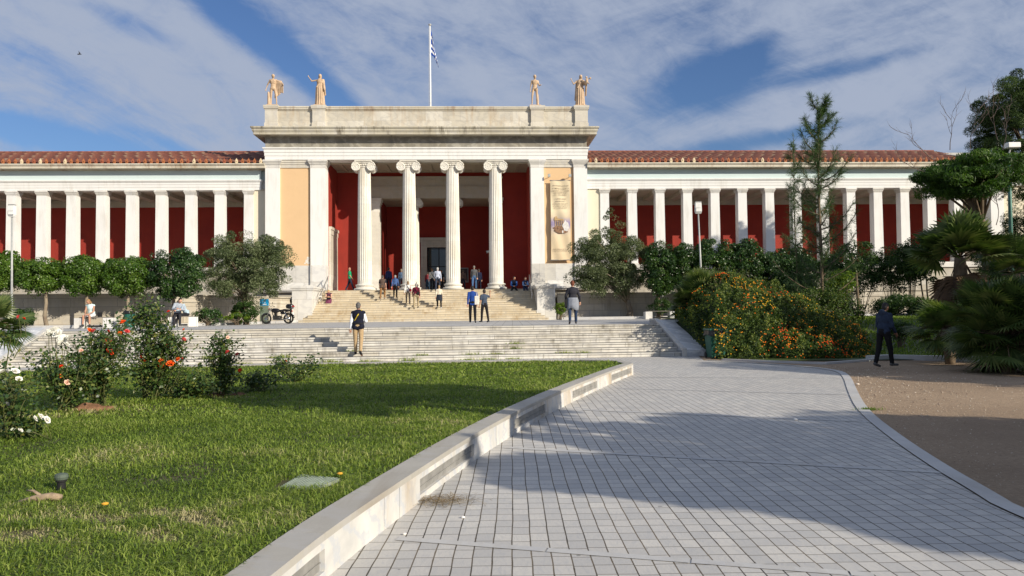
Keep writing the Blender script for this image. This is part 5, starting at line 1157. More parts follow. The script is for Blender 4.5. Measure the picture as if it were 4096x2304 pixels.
def body_shapes(mb, J, g, face=True, legs=True):
    s = J['s']; RT = J['RT']; RH = J['RH']
    g0 = g; g = g*(.86 if legs == .72 else 1)
    mb.ell(J['hip']+Vector((0, 0, .02*s)), (.155*s*g, .105*s*g, .13*s), 12, 8); mb.ell(J['waist'], (.135*s*g, .095*s*g, .15*s), 12, 8, RT); mb.ell(J['chest'], (.165*s*g, .11*s*g, .19*s), 12, 8, RT)
    mb.cap(J['sL'], .052*s, J['sR'], .052*s); mb.cap(J['neck']-RT @ Vector((0, 0, .04*s)), .056*s, J['head']-RH @ Vector((0, .01, .06))*s, .05*s)
    mb.ell(J['head'], (.080*s, .096*s, .112*s), 12, 10, RH); mb.ell(J['head']+RH @ Vector((0, .028, -.06))*s, (.052*s, .058*s, .055*s), 10, 8, RH)
    if face:
        mb.cap(J['head']+RH @ Vector((0, .088, .015))*s, .010*s, J['head']+RH @ Vector((0, .108, -.022))*s, .014*s, 6)
        for sx in (-1, 1): mb.ell(J['head']+RH @ Vector((sx*.076, -.002, -.012))*s, (.012*s, .02*s, .03*s), 8, 6, RH)
    for sd in 'LR':
        sx = -1 if sd == 'L' else 1
        mb.cap(J['s'+sd], .052*s, J['e'+sd], .04*s); mb.cap(J['e'+sd], .038*s, J['w'+sd], .026*s); mb.ell(J['w'+sd]+J['hd'+sd]*.05*s, (.03*s, .03*s, .04*s), 8, 6)
        if legs:
            lk = legs if isinstance(legs, float) else 1.
            mb.cap(J['h'+sd], .085*s*g**.5*lk, J['k'+sd], .058*s*lk); mb.cap(J['k'+sd], .054*s*lk, J['a'+sd], .036*s); mb.ell(J['k'+sd]*.65+J['a'+sd]*.35+Vector((0, -.015*s, 0)), (.052*s*lk, .055*s*lk, .10*s*lk), 8, 6)
            mb.cap(J['a'+sd]-Vector((0, .03*s, .045*s)), .035*s, J['f'+sd], .028*s)
def person(label, pos, face_dir, H=1.72, pose={}, top=(.1, .1, .3), sleeves='long', pants=(.05, .05, .06), hair=(.05, .04, .03), long_hair=False, shoes=(.05, .05, .05), tone='fair', g=1.0, group=None, bare_legs=False,
           skirt=None, vest=None, hat=None, tied=None, bag=None, strap=None, stripes=None, hem=.0, vox=.02, glasses=False, bald=False, hood=False, ptone=None, extra=None, belt=None):
    root = empty('person', pos, R(face_dir), label, 'person', group); J = skeleton(H, pose); s = J['s']; RT = J['RT']; RH = J['RH']
    m = MB(); body_shapes(m, J, g, True, 1. if bare_legs else .72); body = m.blob('body', skin_mat(tone), root, vox)
    m = MB()
    for sd, sx in (('L', -1), ('R', 1)): hand_shapes(m, J['w'+sd], J['hd'+sd], s, sx)
    # hands belong to the same body mesh
    bm = bmesh.new(); bm.from_mesh(body.data); me2 = D.meshes.new('h'); me2.from_pydata([tuple(v) for v in m.v], [], m.f); bm.from_mesh(me2); bm.to_mesh(body.data); bm.free(); D.meshes.remove(me2)
    # shirt / jacket
    def torso(mb, o, low=-.06, arms='long', neck=True):
        o = o*s; hw = Vector((.062*s*g, 0, 0)); hb_ = J['hip']+Vector((0, 0, (.07+low*.9)*s)); mb.cap(hb_-hw, .100*s*g+o, hb_+hw, .100*s*g+o); mb.cap(hb_-hw*.8+Vector((0, 0, .1*s)), .095*s*g+o, hb_+hw*.8+Vector((0, 0, .1*s)), .095*s*g+o); mb.ell(J['waist'], (.140*s*g+o, .10*s*g+o, .17*s), 12, 8, RT); mb.ell(J['chest'], (.168*s*g+o, .112*s*g+o, .185*s+o), 12, 8, RT)
        if g > 1.1: mb.ell(J['waist']+RT @ Vector((0, .05, .03))*s, (.14*s*g, .10*s*g, .15*s), 12, 8)
        mb.cap(J['sL'], .052*s+o, J['sR'], .052*s+o)
        for sd in 'LR': mb.cap(J['neck']-RT @ Vector((0, 0, .015*s)), .05*s+o, J['s'+sd], .05*s+o)
        if neck: mb.cap(J['neck']-RT @ Vector((0, 0, .06*s)), .085*s, J['neck']-RT @ Vector((0, 0, .01*s)), .068*s)
        for sd in 'LR':
            if arms == 'long': mb.cap(J['s'+sd], .06*s+o, J['e'+sd], .048*s+o); mb.cap(J['e'+sd], .046*s+o, J['w'+sd]-J['hd'+sd]*.02*s, .034*s+o*.6)
            elif arms == 'short': mb.cap(J['s'+sd], .062*s+o, J['s'+sd].lerp(J['e'+sd], .6), .058*s+o)
    m = MB(); torso(m, .012, -.06-hem, sleeves if sleeves != 'none' else None); 
    if hood: m.ell(J['neck']+RT @ Vector((0, -.085, 0))*s, (.1*s, .06*s, .09*s), 10, 8)
    m.blob('shirt', cloth(top, stripes=stripes), root, vox)
    if vest: m = MB(); torso(m, .026, -.08, None, False); m.blob('vest', cloth(vest), root, vox)
    # lower body
    if bare_legs != 'dress':
        m = MB(); m.ell(J['hip']+Vector((0, 0, .02*s)), (.165*s*g, .118*s*g, .13*s), 12, 8)
        for sd in 'LR':
            k, a = J['k'+sd], J['a'+sd]; m.cap(J['h'+sd], .1*s*g**.5, k if not bare_legs else J['h'+sd].lerp(k, .85), .074*s)
            if not bare_legs: m.ell(k, (.078*s,)*3, 10, 8); m.cap(k, .074*s, a+(k-a)*.05, .060*s)
        m.blob('trousers', cloth(pants), root, vox)
    if skirt:
        m = MB(); kk = (J['kL']+J['kR'])/2; m.cap(J['hip'], .17*s, kk+Vector((0, -.03, .03)), .15*s); m.cap(J['hL'], .12*s, J['kL'], .10*s); m.cap(J['hR'], .12*s, J['kR'], .10*s); m.blob('skirt', cloth(skirt), root, vox)
    for sd in 'LR':
        m = MB(); a, f = J['a'+sd], J['f'+sd]; m.cap(a-Vector((0, .035*s, .035*s)), .046*s, f+Vector((0, .02*s, .004)), .036*s); m.cap(a, .045*s, a-Vector((0, 0, .04*s)), .046*s); m.blob('shoe', cloth(shoes), root, max(.012, vox*.7), 1)
    # hair
    h = J['head']
    if hat:
        m = MB(); m.ell(h+RH @ Vector((0, -.005, .035))*s, (.084*s, .10*s, .088*s), 12, 8, RH); m.cap(h+RH @ Vector((0, .08, .03))*s, .03*s, h+RH @ Vector((0, .13, .02))*s, .02*s); m.blob('cap', cloth(hat), root, .012, 1)
    if not bald:
        m = MB(); m.ell(h+RH @ Vector((0, -.018, .026))*s, (.084*s, .095*s, .097*s), 12, 8, RH); m.ell(h+RH @ Vector((0, -.045, -.02))*s, (.075*s, .06*s, .09*s), 12, 8, RH)
        if long_hair:
            m.ell(h+RH @ Vector((0, -.055, -.08))*s, (.088*s, .055*s, .13*s), 12, 8, RH)
            for sx in (-1, 1): m.cap(h+RH @ Vector((sx*.07, -.01, .02))*s, .03*s, h+RH @ Vector((sx*.075, 0, -.12))*s, .025*s)
        m.blob('hair', hair_mat(hair), root, .012, 1)
    else:
        m = MB(); m.cap(h+RH @ Vector((-.07, -.03, -.03))*s, .02*s, h+RH @ Vector((0, -.09, -.03))*s, .02*s); m.cap(h+RH @ Vector((.07, -.03, -.03))*s, .02*s, h+RH @ Vector((0, -.09, -.03))*s, .02*s); m.blob('hair', hair_mat(hair), root, .012, 1)
    m = MB()
    for sx in (-1, 1): m.ell(h+RH @ Vector((sx*.03, .084, .012))*s, (.012*s, .008*s, .007*s), 6, 5, RH)
    m.build('eyes', cloth((.04, .03, .03)), root); m = MB(); m.ell(h+RH @ Vector((0, .088, -.052))*s, (.022*s, .008*s, .006*s), 8, 5, RH); m.build('mouth', cloth((.4, .14, .12)), root)
    if glasses: m = MB(); m.cap(h+RH @ Vector((-.045, .092, .012))*s, .016*s, h+RH @ Vector((.045, .092, .012))*s, .016*s, 8); m.cap(h+RH @ Vector((.07, .0, .012))*s, .006*s, h+RH @ Vector((.06, .09, .012))*s, .006*s, 6); m.build('sunglasses', cloth((.01, .01, .012)), root)
    if tied:      # a sweater tied round the waist hanging over the seat
        m = MB(); hp = J['hip']; m.lathe([(.185*s*g, .12*s), (.20*s*g, .06*s), (.21*s*g, -.05*s), (.225*s*g, -.2*s), (.235*s*g, -.34*s), (.22*s*g, -.345*s), (.19*s*g, -.1*s), (.175*s*g, .11*s)], 20, hp)
        for v_i, v in enumerate(m.v): 
            x, y, z = v; a = math.atan2(y-hp.y, x-hp.x); q = 1+.05*math.sin(7*a); y2 = hp.y+(y-hp.y)*.72*q; z2 = z+.05*s*math.sin(3*a+1)*(z < hp.z-.15*s)+(.16*s if (z < hp.z-.04*s and math.sin(a) > .3) else 0); m.v[v_i] = (hp.x+(x-hp.x)*q, y2, z2)
        m.build('tied_sweater', cloth(tied), root, smooth=True)
    if strap: m = MB(); a_, b_ = RT @ Vector((strap[1]*.12, 0, .15))*s, RT @ Vector((-strap[1]*.15, 0, -.25))*s; c_ = J['chest']; m.tube([c_+a_+Vector((0, -.02, .04)), c_+RT @ Vector((0, -.155*g, -.02))*s, c_+b_+Vector((0, -.06, 0))], .018*s, 6); m.build('strap', cloth(strap[0]), root)
    if belt: m = MB(); hp = J['hip']+Vector((0, 0, .10*s)); m.lathe([(.168*s*g, -.02), (.172*s*g, 0), (.168*s*g, .02)], 20, (hp.x, hp.y, hp.z)); 
    if belt:
        for i_, v in enumerate(m.v): m.v[i_] = (v[0], hp.y+(v[1]-hp.y)*.74, v[2])
        m.build('belt', cloth(belt), root, smooth=True)
    if bag:       # (colour, x, y, z, sx, sy, sz) relative to hip
        col, x, y, z, ax, ay, az = bag; m = MB(); c_ = J['hip']+Vector((x, y, z))*s; m.box(c_.x-ax/2, c_.x+ax/2, c_.y-ay/2, c_.y+ay/2, c_.z-az/2, c_.z+az/2); o = m.blob('bag', cloth(col), root, .02, 3)
        m = MB(); sh = J['sR'] if x > 0 else J['sL']; m.tube([c_+Vector((0, -ay*.3, az*.45)), sh+Vector((0, -.07, .06))*s, sh+Vector((0, .05, .05))*s, c_+Vector((0, ay*.3, az*.45))], .012*s, 5); m.build('handle', cloth(col), o)
    return root
walk1 = dict(legL=(18, 6, 2), legR=(-16, 22, 2), armL=(-18, 8, 18, 0), armR=(16, 8, 22, 5), lean=3)
walk2 = dict(legL=(-16, 24, 2), legR=(18, 6, 2), armL=(16, 8, 22, 5), armR=(-18, 8, 18, 0), lean=3)
climb1 = dict(legL=(38, 45, 3), legR=(-6, 6, 3), armL=(-12, 12, 20, 0), armR=(18, 12, 30, 5), lean=8)
climb2 = dict(legL=(-6, 6, 3), legR=(38, 45, 3), armL=(18, 12, 30, 5), armR=(-12, 12, 20, 0), lean=8)
stand = dict(legL=(2, 2, 4), legR=(-2, 2, 4), armL=(3, 8, 14, 0), armR=(3, 8, 14, 0))
def sit(hipz, **k):
    d = dict(legL=(82, 80, 6), legR=(82, 80, 6), hipz=hipz, armL=(35, 6, 50, 25), armR=(35, 6, 50, 25), lean=14, footL=0, footR=0); d.update(k); return d
def on_stair(px, k, yo=.12):   # point on tread k of the entrance stairs under pixel column px
    v = -.5-(NU-k)*tread+yo; z = 1.10+(k+1)*rz if k >= 0 else 1.10; u = bl(px, 1200, v)[0]; return loc(u, v, z)
BD = math.degrees(PSI)
def on_floor(px, v, z=FLOOR): return loc(bl(px, 1160, v)[0], v, z)
# the man on the lower stairs
q = Ms.inverted() @ at(1424, 1432, rl); q = Ms @ Vector((q.x, .21, rl))
person('grey haired man in dark vest, white shirt and khaki trousers climbing the lower stairs', q, 2, 1.80, dict(legL=(8, 6, 0), legR=(-2, 24, 1), armL=(-6, 10, 12, 0), armR=(12, 16, 80, 38), lean=5, footR=-35), top=(.80, .82, .88), vest=(.012, .014, .028), pants=(.42, .30, .17), hair=(.12, .115, .11), shoes=(.02, .02, .022), g=1.16, vox=.016, strap=((.55, .40, .04), 1), belt=(.02, .02, .02), tone='tan')
p_ = at(1891, 1293, 1.1); p_ = Vector((p_.x*36.2/p_.y, 36.2, 1.1)); p2 = at(1938, 1284, 1.1); p2 = Vector((p2.x*37.6/p2.y, 37.6, 1.1))
person('man in blue jacket with a white shoulder bag crossing the terrace', p_, 4, 1.80, dict(walk1, legL=(8, 4, 2), legR=(-8, 14, 2), armR=(4, 12, 25, 10)), top=(.02, .06, .26), pants=(.012, .012, .016), hair=(.015, .012, .01), bag=((.68, .66, .60), .20, -.06, .12, .22, .08, .42), hem=.06, vox=.018)
person('man in slate grey T-shirt shading his eyes with a raised hand on the terrace', p2, 28, 1.68, dict(stand, legR=(-8, 6, 6), legL=(10, 4, 2), armR=(70, 55, 130, 30), armL=(0, 10, 18, 0)), top=(.06, .08, .12), sleeves='short', pants=(.02, .018, .02), hair=(.04, .03, .025), tone='tan', g=1.05, vox=.018)
p_ = at(2292, 1302, 1.1); p_ = Vector((p_.x*29.15/p_.y, 29.15, 1.1))
person('red haired woman with a grey sweater tied round her waist at the terrace edge', p_, -3, 1.72, dict(walk1, legL=(-10, 18, 3), legR=(10, 5, 3), armL=(-5, 20, 45, 10), armR=(0, 20, 30, 5)), top=(.035, .035, .045), pants=(.03, .05, .10), hair=(.16, .045, .02), tied=(.26, .28, .33), bag=((.03, .03, .035), -.24, -.02, -.12, .16, .12, .34), shoes=(.08, .08, .09), g=1.08, vox=.018)
p_ = at(3538, 1472, 0)
person('man in denim jacket and dark trousers walking in the shade beside the flowering bush', p_, -62, 1.76, dict(walk2, legL=(-8, 12, 2), legR=(14, 6, 2), armL=(8, 8, 35, 10), armR=(10, 8, 40, 10), nod=14, lean=5, turn=0), top=(.028, .042, .075), pants=(.012, .012, .014), hair=(.012, .01, .01), long_hair=False, shoes=(.10, .10, .10), hood=True, g=1.08, vox=.016, tone='dark')
# people on the entrance stairs
person('man in brown quilted vest and brown trousers near the top of the entrance stairs', on_stair(1530, 8), BD, 1.74, climb2, top=(.03, .03, .04), sleeves='short', vest=(.11, .075, .06), pants=(.26, .14, .06), hair=(.07, .065, .06), shoes=(.3, .28, .26), g=1.08)
person('woman in blue hooded top and black trousers on the entrance stairs', on_stair(1581, 9), BD, 1.60, climb1, top=(.06, .11, .26), pants=(.015, .015, .018), hair=(.32, .31, .30), hood=True, g=1.02)
person('woman in white jacket with a dark red shoulder bag on the entrance stairs', on_stair(1632, 6), BD+4, 1.60, climb1, top=(.72, .70, .66), pants=(.24, .19, .15), hair=(.25, .17, .10), long_hair=True, bag=((.28, .02, .04), .18, -.08, .12, .16, .1, .18), strap=((.02, .02, .02), -1))
person('man in maroon sweater and red cap on the entrance stairs', on_stair(1664, 4), BD, 1.72, climb2, top=(.13, .012, .03), pants=(.36, .29, .18), hair=(.3, .28, .26), hat=(.55, .02, .02), bag=((.02, .02, .022), .16, -.12, .12, .18, .1, .16), strap=((.02, .02, .02), -1), g=1.04)
person('blond woman in cream blouse with a dark jacket round her waist on the stairs', on_stair(1757, 4), BD+6, 1.58, climb1, top=(.66, .58, .46), pants=(.015, .015, .018), hair=(.38, .25, .12), tied=(.025, .03, .045), shoes=(.7, .7, .7), long_hair=False)
person('grey haired man in striped shirt and dark jeans at the top of the entrance stairs', on_stair(1751, 12), BD, 1.70, climb2, top=(.66, .68, .74), stripes=(.20, .26, .42, 'X', 9), pants=(.04, .05, .08), hair=(.5, .49, .47), g=1.05)
# people on the porch floor
person('grey bearded man in green polo shirt walking right across the porch', on_floor(1400, .9), -88+BD, 1.72, dict(legL=(-18, 8, 2), legR=(22, 4, 2), armL=(-8, 6, 20, 0), armR=(8, 6, 30, 8), lean=-2), top=(.015, .32, .14), sleeves='short', pants=(.02, .028, .05), hair=(.4, .38, .35), bald=True, glasses=True, g=1.17, tone='tan')
person('dark haired man in navy jacket standing by the left marble pier of the porch', on_floor(1555, 2.2), BD, 1.76, stand, top=(.02, .03, .10), pants=(.015, .015, .03), hair=(.015, .012, .01))
person('person in denim jacket half hidden behind the second column', on_floor(1606, 2.4), BD, 1.66, stand, top=(.08, .13, .22), pants=(.02, .02, .03), hair=(.25, .2, .15))
person('woman in white sweater with a black shoulder strap at the museum door', on_floor(1729, 2.4), BD-4, 1.70, walk1, top=(.66, .64, .58), pants=(.02, .02, .025), hair=(.22, .13, .07), strap=((.02, .02, .02), -1))
person('person in red plaid shirt and long dark skirt left of the museum door', on_floor(1711, 3.2), BD, 1.48, stand, top=(.30, .03, .03), stripes=(.03, .03, .05, 'X', 6), pants=(.02, .04, .07), skirt=(.02, .04, .07), hair=(.03, .025, .02))
person('red haired person in dark clothes entering the museum door', on_floor(1765, 4.0), BD, 1.66, walk1, top=(.02, .02, .025), sleeves='short', pants=(.015, .015, .02), hair=(.35, .14, .05))
person('man in grey sweatshirt and blue jeans walking between the third and fourth column', on_floor(1897, .3), BD, 1.76, walk2, top=(.10, .10, .105), pants=(.07, .14, .28), hair=(.18, .16, .14), g=1.05)
person('person in dark navy coat in front of the man in the grey sweatshirt', on_floor(1916, 2.6), BD, 1.62, stand, top=(.015, .02, .05), pants=(.012, .015, .03), hair=(.05, .04, .03), hem=.1)
person('person in checked shirt half hidden behind the third column', on_floor(1853, 3.0), BD, 1.60, stand, top=(.20, .13, .10), stripes=(.06, .04, .04, 'X', 7), pants=(.03, .03, .04), hair=(.10, .08, .06))
# seated visitors
def seat_stair(px, k): v = -.5-(NU-k)*tread+.16; return loc(bl(px, 1180, v)[0], v, 1.10+(k+1)*rz)
person('man in blue jacket sitting on the top step beside a woman', seat_stair(2056, 13), 180+BD, 1.74, sit(.10, legL=(62, 78, 12), legR=(62, 78, 12), turn=35, nod=10, armL=(30, 6, 55, 35), armR=(30, 6, 55, 35)), top=(.04, .12, .36), vest=(.012, .014, .03), pants=(.02, .02, .026), hair=(.03, .022, .016), tone='tan')
person('woman in light blue shirt and dark vest sitting on the top step by the handrail', seat_stair(2101, 13), 184+BD, 1.62, sit(.10, legL=(62, 78, 4), legR=(62, 78, 4), nod=8, armL=(40, 4, 110, 45), armR=(35, 4, 60, 40)), top=(.22, .36, .62), vest=(.02, .03, .07), pants=(.025, .035, .08), hair=(.09, .05, .03), long_hair=True)
person('blond woman in dark patterned dress sitting on the left side of the stairs', seat_stair(1316, 8), 184+BD, 1.62, sit(.10, legL=(60, 72, 4), legR=(60, 72, 4), nod=30, armL=(38, 8, 75, 45), armR=(38, 8, 75, 45)), top=(.16, .04, .07), stripes=(.03, .03, .05, 'X', 5), sleeves='none', bare_legs='dress', skirt=(.18, .05, .10), hair=(.50, .32, .13), g=1.12, bag=((.015, .015, .018), .0, .27, .12, .26, .12, .16))
# ---------------- benches with their sitters
def bench(label, pa, pb, wood_dark=True, seed=1):
    c = (pa+pb)/2; d = pb-pa; W_ = d.length; root = empty('bench', c, math.atan2(d.y, d.x), label, 'bench', 'marble and plank benches on the terrace'); h = W_/2
    for sx in (-1, 1):
        m = MB(); m.box(sx*h-sx*.42*(1), sx*h, -.28, .28, 0, .46); m.build('side_block', MT['marble_white'], root, bevel=.012)
    m = MB(); 
    for k in range(4): m.box(-h+.2, h-.2, -.24+k*.125, -.24+k*.125+.11, .462, .505)
    m.build('seat', simple('weathered_planks', (.17, .15, .13), .85, 0, .3, 6), root)
    m = MB(); m.box(-h+.45, h-.45, .12, .18, .05, .13); m.build('stretcher', MT['dark_metal'], root); return root
BA, BB = at(312, 1311, 1.1), at(458, 1308, 1.1); sc_ = 33.6/BA.y; BA = Vector((BA.x*sc_, 33.5, 1.1)); BB = Vector((BB.x*33.6/BB.y, 33.65, 1.1))
bench('marble bench with the woman in white, in front of the left trees', BA, BB)
C1 = atd(672, 1300, 34.6); C2 = atd(792, 1300, 35.1); C1.z = C2.z = 1.1
bench('marble bench with the embracing couple under the dark clipped tree', C1, C2)
E1 = atd(2578, 1270, 45.5); E2 = atd(2702, 1270, 45.6); E1.z = E2.z = 1.1
bench('empty marble bench between the right olive tree and the flowering bush', E1, E2)
c = BA.lerp(BB, .38); person('woman in white sleeveless top and shorts sitting alone on the bench', Vector((c.x, c.y+.02, 1.1)), 178, 1.66, sit(.60, legL=(84, 82, 7), legR=(84, 82, 7), nod=25, turn=-15, armL=(28, 6, 45, 28), armR=(28, 6, 45, 28)), top=(.62, .78, .76), sleeves='none', pants=(.75, .75, .74), bare_legs=True, hair=(.35, .20, .09), long_hair=True, tone='tan', vox=.018)
h_ = empty('handbag', BA.lerp(BB, .60)+Vector((0, 0, .507)), 0, 'black handbag on the bench beside the woman in white', 'handbag'); m = MB(); m.box(-.09, .09, -.05, .05, 0, .2); m.blob('bag_body', cloth((.02, .02, .022)), h_, .018, 2); m = MB(); m.tube([(-.06, 0, .18), (-.04, 0, .27), (.04, 0, .27), (.06, 0, .18)], .008, 5); m.build('handle', cloth((.02, .02, .022)), h_)
c = C1.lerp(C2, .30); person('dark haired man in pale shirt embracing the blond woman on the bench', Vector((c.x, c.y+.05, 1.1)), 200, 1.74, sit(.60, side=-8, turn=25, nod=20, armL=(55, 20, 50, 40), armR=(50, 10, 60, 40), legL=(84, 70, 4), legR=(76, 60, 2)), top=(.36, .40, .46), pants=(.03, .03, .035), hair=(.012, .01, .01), vox=.018)
c = C1.lerp(C2, .60); person('blond woman in pale blue top leaning on the man on the bench', Vector((c.x, c.y+.05, 1.1)), 140, 1.64, sit(.60, side=14, nod=25, turn=-20, lean=22, armL=(50, 10, 60, 30), armR=(50, 10, 70, 35), legL=(88, 60, 4), legR=(80, 50, 2)), top=(.42, .54, .62), pants=(.02, .02, .025), hair=(.55, .42, .22), long_hair=True, vox=.018)

# ---------------- statues on the parapet
MT['statue'] = stone('ochre_patinated_statue_marble', (.62, .45, .30), (.42, .30, .19), axes='xyz', vamt=.15, vein=(.45, .30, .18), stain=(.26, .17, .10), samt=.8, sc=3)
def statue(name, label, ipx, pose, H=2.28, fac=180, robe=0, extra=None, female=False):
    a, b_ = PED[2*ipx[0]], PED[2*ipx[0]+1]; u = (a+b_)/2+ipx[1]; root = empty(name, loc(u, .42, 16.452), PSI+R(fac), label, 'statue'); J = skeleton(H, pose); s = J['s']; z0 = .12
    for k in list(J):
        if isinstance(J[k], Vector) and not k.startswith('hd'): J[k] = J[k]+Vector((0, 0, z0))
    m = MB(); body_shapes(m, J, 1.02 if not female else .98)
    for sd, sx in (('L', -1), ('R', 1)): m.ell(J['w'+sd]+J['hd'+sd]*.07*s, (.035*s, .035*s, .05*s), 8, 6)
    m.ell(J['head']+J['RH'] @ Vector((0, -.02, .03))*s, (.092*s, .10*s, .10*s), 12, 8)
    if not robe:
        for sx in (-1, 1): m.ell(J['chest']+J['RT'] @ Vector((sx*.07, .075, .05))*s, (.075*s, .04*s, .055*s), 8, 6)
    if extra: extra(m, J, s)
    o = m.blob('figure', MT['statue'], root, .028, 1)
    if robe:
        q = MB(); top_ = J['waist'].z+.12*s; n = 72; rows = [(top_, .15), (J['waist'].z, .155), (J['hip'].z, .19), (J['hip'].z-.3*s, .20), (J['hip'].z-.55*s, .205), (z0+.02, .235)]; vs = []; fs = []
        for i, (z, r) in enumerate(rows):
            for k in range(n):
                w = 2*PI*k/n; f_ = 1+(.02+.085*min(1, i/3))*math.sin(w*14+.6*math.sin(w*3)+i*.15)+.03*math.sin(3*w+1); vs.append((J['hip'].x*.6+r*s*f_*math.cos(w)*1.12, J['hip'].y+r*s*f_*math.sin(w)*.85, z))
        for i in range(len(rows)-1):
            for k in range(n): fs.append((i*n+k, i*n+(k+1) % n, (i+1)*n+(k+1) % n, (i+1)*n+k))
        q.add(vs, fs)
        q.build('robe', MT['statue'], root, smooth=True)
    q = MB(); q.box(-.42, .42, -.33, .33, 0, .12); q.build('plinth', MT['statue'], root, bevel=.01); return root
def cloak(m, J, s):     # cloak falling from the outstretched arm, tree stump at the leg
    e, w = J['eR' if False else 'eL'], J['wL']; sh = J['sL']
    for k in range(9):
        t_ = k/8; p0 = sh.lerp(w, t_); L_ = (.95-.55*t_ if t_ < .7 else .48)*s; m.cap(p0+Vector((0, -.03, .02))*s, .035*s, p0+Vector((.10*(1-t_), -.05-.02*(k % 2), -L_))*s/s, .03*s)
    m.cap(J['sL']+Vector((0, 0, .03)), .06*s, J['sR']+Vector((0, 0, .03)), .05*s)
    st = Vector((.24*s, -.02, .12)); m.cap(st, .09*s, st+Vector((.02, -.02, .72*s)), .06*s)
def shawl(m, J, s):
    m.cap(J['sL']+Vector((0, -.02, 0)), .085*s, J['wL']+Vector((0, 0, -.02)), .07*s); m.cap(J['wL'], .07*s, Vector((J['wL'].x*1.05, -.05, J['hip'].z-.35*s)), .05*s)
    m.ell(J['chest']+Vector((0, .02, 0)), (.19*s, .14*s, .2*s)); m.ell(J['waist'], (.18*s, .14*s, .17*s)); m.cap(J['chest']+Vector((-.15*s, .1*s, .1*s)), .04*s, J['hip']+Vector((.16*s, .10*s, .05*s)), .05*s); m.ell(J['head']+Vector((0, -.04, -.05)), (.1*s, .08*s, .12*s))
def stump(m, J, s): st = Vector((-.16*s, -.04, .12)); m.cap(st, .08*s, st+Vector((.02, 0, .62*s)), .065*s)
def child(m, J, s):
    shawl(m, J, s); c_ = J['wL']+Vector((-.03, .02, .12))*s; m.ell(c_, (.085*s, .075*s, .13*s)); m.ell(c_+Vector((.02, .02, .19))*s, (.062*s,)*3); m.cap(c_+Vector((-.02, .03, -.08))*s, .045*s, c_+Vector((-.12, .08, -.2))*s, .03*s); m.cap(c_+Vector((-.03, .02, .08))*s, .03*s, c_+Vector((-.16, .06, .12))*s, .025*s); m.ell(c_+Vector((-.19, .06, .12))*s, (.05*s, .05*s, .07*s))
    m.cap(J['sR']+Vector((.02, -.06, 0))*s, .05*s, Vector((.26*s, -.08, .45*s)), .07*s)
# statues face the forecourt: their own left is on the viewer's right
statue('statue', 'nude male statue with a cloak over its outstretched arm, leftmost on the parapet', (0, .0), dict(legL=(8, 10, 12), legR=(-4, 3, 3), armL=(20, 78, 12, 0), armR=(-8, 30, 20, 0), turn=40, hipz=1.215), extra=cloak)
statue('statue', 'robed female statue with one raised arm, second from the left on the parapet', (1, .0), dict(legL=(4, 4, 3), legR=(-2, 2, 3), armR=(20, 80, 152, -10), armL=(5, 10, 20, -5)), robe=1, extra=shawl, female=True)
statue('statue', 'nude athletic male statue leaning on a stump, right of the flagpole', (2, -.12), dict(legR=(6, 12, 8), legL=(-2, 0, 2), armL=(10, 14, 70, -5), armR=(-2, 12, 8, 0), turn=10), extra=stump)
statue('statue', 'robed female statue holding a small child, rightmost on the parapet', (3, .0), dict(legL=(4, 4, 3), legR=(-2, 2, 3), armR=(20, 45, 148, -10), armL=(20, 10, 85, -15), turn=30, nod=22), robe=1, extra=child, female=True)
# ============================================================ STREET FURNITURE AND SMALL THINGS
MT['steel'] = simple('brushed_steel', (.45, .45, .45), .35, .9, .1, 20); MT['galv'] = simple('galvanised_grey', (.42, .43, .42), .55, .3, .1, 14)
MT['green_plastic'] = simple('dark_green_plastic', (.012, .095, .065), .45, 0, .15, 6); MT['black_bag'] = simple('black_bin_liner', (.012, .012, .014), .35, 0, .3, 20, .5, .5)
MT['rubber'] = simple('black_rubber', (.015, .015, .016), .8); MT['chrome'] = simple('chrome', (.6, .6, .6), .15, 1, .05); MT['black_paint'] = simple('black_gloss_paint', (.012, .012, .016), .2, 0, .1, 5, .6)
MT['engine'] = simple('engine_alloy', (.10, .10, .10), .4, .7, .3, 30); MT['white_paint'] = simple('white_paint', (.78, .78, .76), .5, 0, .08, 5); MT['pole_green'] = simple('green_painted_steel', (.06, .16, .13), .5, .2, .15, 6)
# --- floodlight posts
def lamp_post(label, px0, py0, px1, py1, d, z0, s=1.):
    a = atd(px0, py0, d); a.z = z0; b_ = atd(px1, py1, d); root = empty('lamp_post', a, 0, label, 'lamp post'); e = b_-a
    m = MB(); m.tube([(0, 0, -.02), e*.5, e], [.075*s, .062*s, .05*s], 12); m.build('pole', MT['galv'], root, smooth=True)
    hs = .42*s; m = MB(); c = e+Vector((0, 0, .35*s)); m.v = []; 
    m.add([(c.x+x*hs*q, c.y+y*.26*s*q, c.z+z) for z, q in ((-.38*s, .78), (-.22*s, 1), (.34*s, .92)) for x, y in ((-.5, -.5), (.5, -.5), (.5, .5), (-.5, .5))], [(0, 3, 2, 1), (8, 9, 10, 11)]+[(i+k, i+(k+1) % 4, i+4+(k+1) % 4, i+4+k) for i in (0, 4) for k in range(4)])
    hd = m.build('lamp_head', MT['white_paint'], root, bevel=.01)
    m = MB(); m.box(c.x-hs*.42, c.x+hs*.42, c.y-.15*s, c.y-.13*s, c.z-.30*s, c.z-.22*s); m.box(c.x-hs*.41, c.x-hs*.37, c.y-.147*s, c.y-.127*s, c.z-.25*s, c.z+.001); m.box(c.x-hs*.40, c.x+hs*.40, c.y-.145*s, c.y-.125*s, c.z-.01, c.z); m.build('visor', MT['galv'], hd)
    m = MB(); 
    for k in range(6): m.box(c.x-hs*.4+k*hs*.16-.012, c.x-hs*.4+k*hs*.16+.012, c.y-.11*s, c.y+.11*s, c.z+.34*s, c.z+.42*s)
    m.build('cooling_fins', MT['galv'], hd); return root
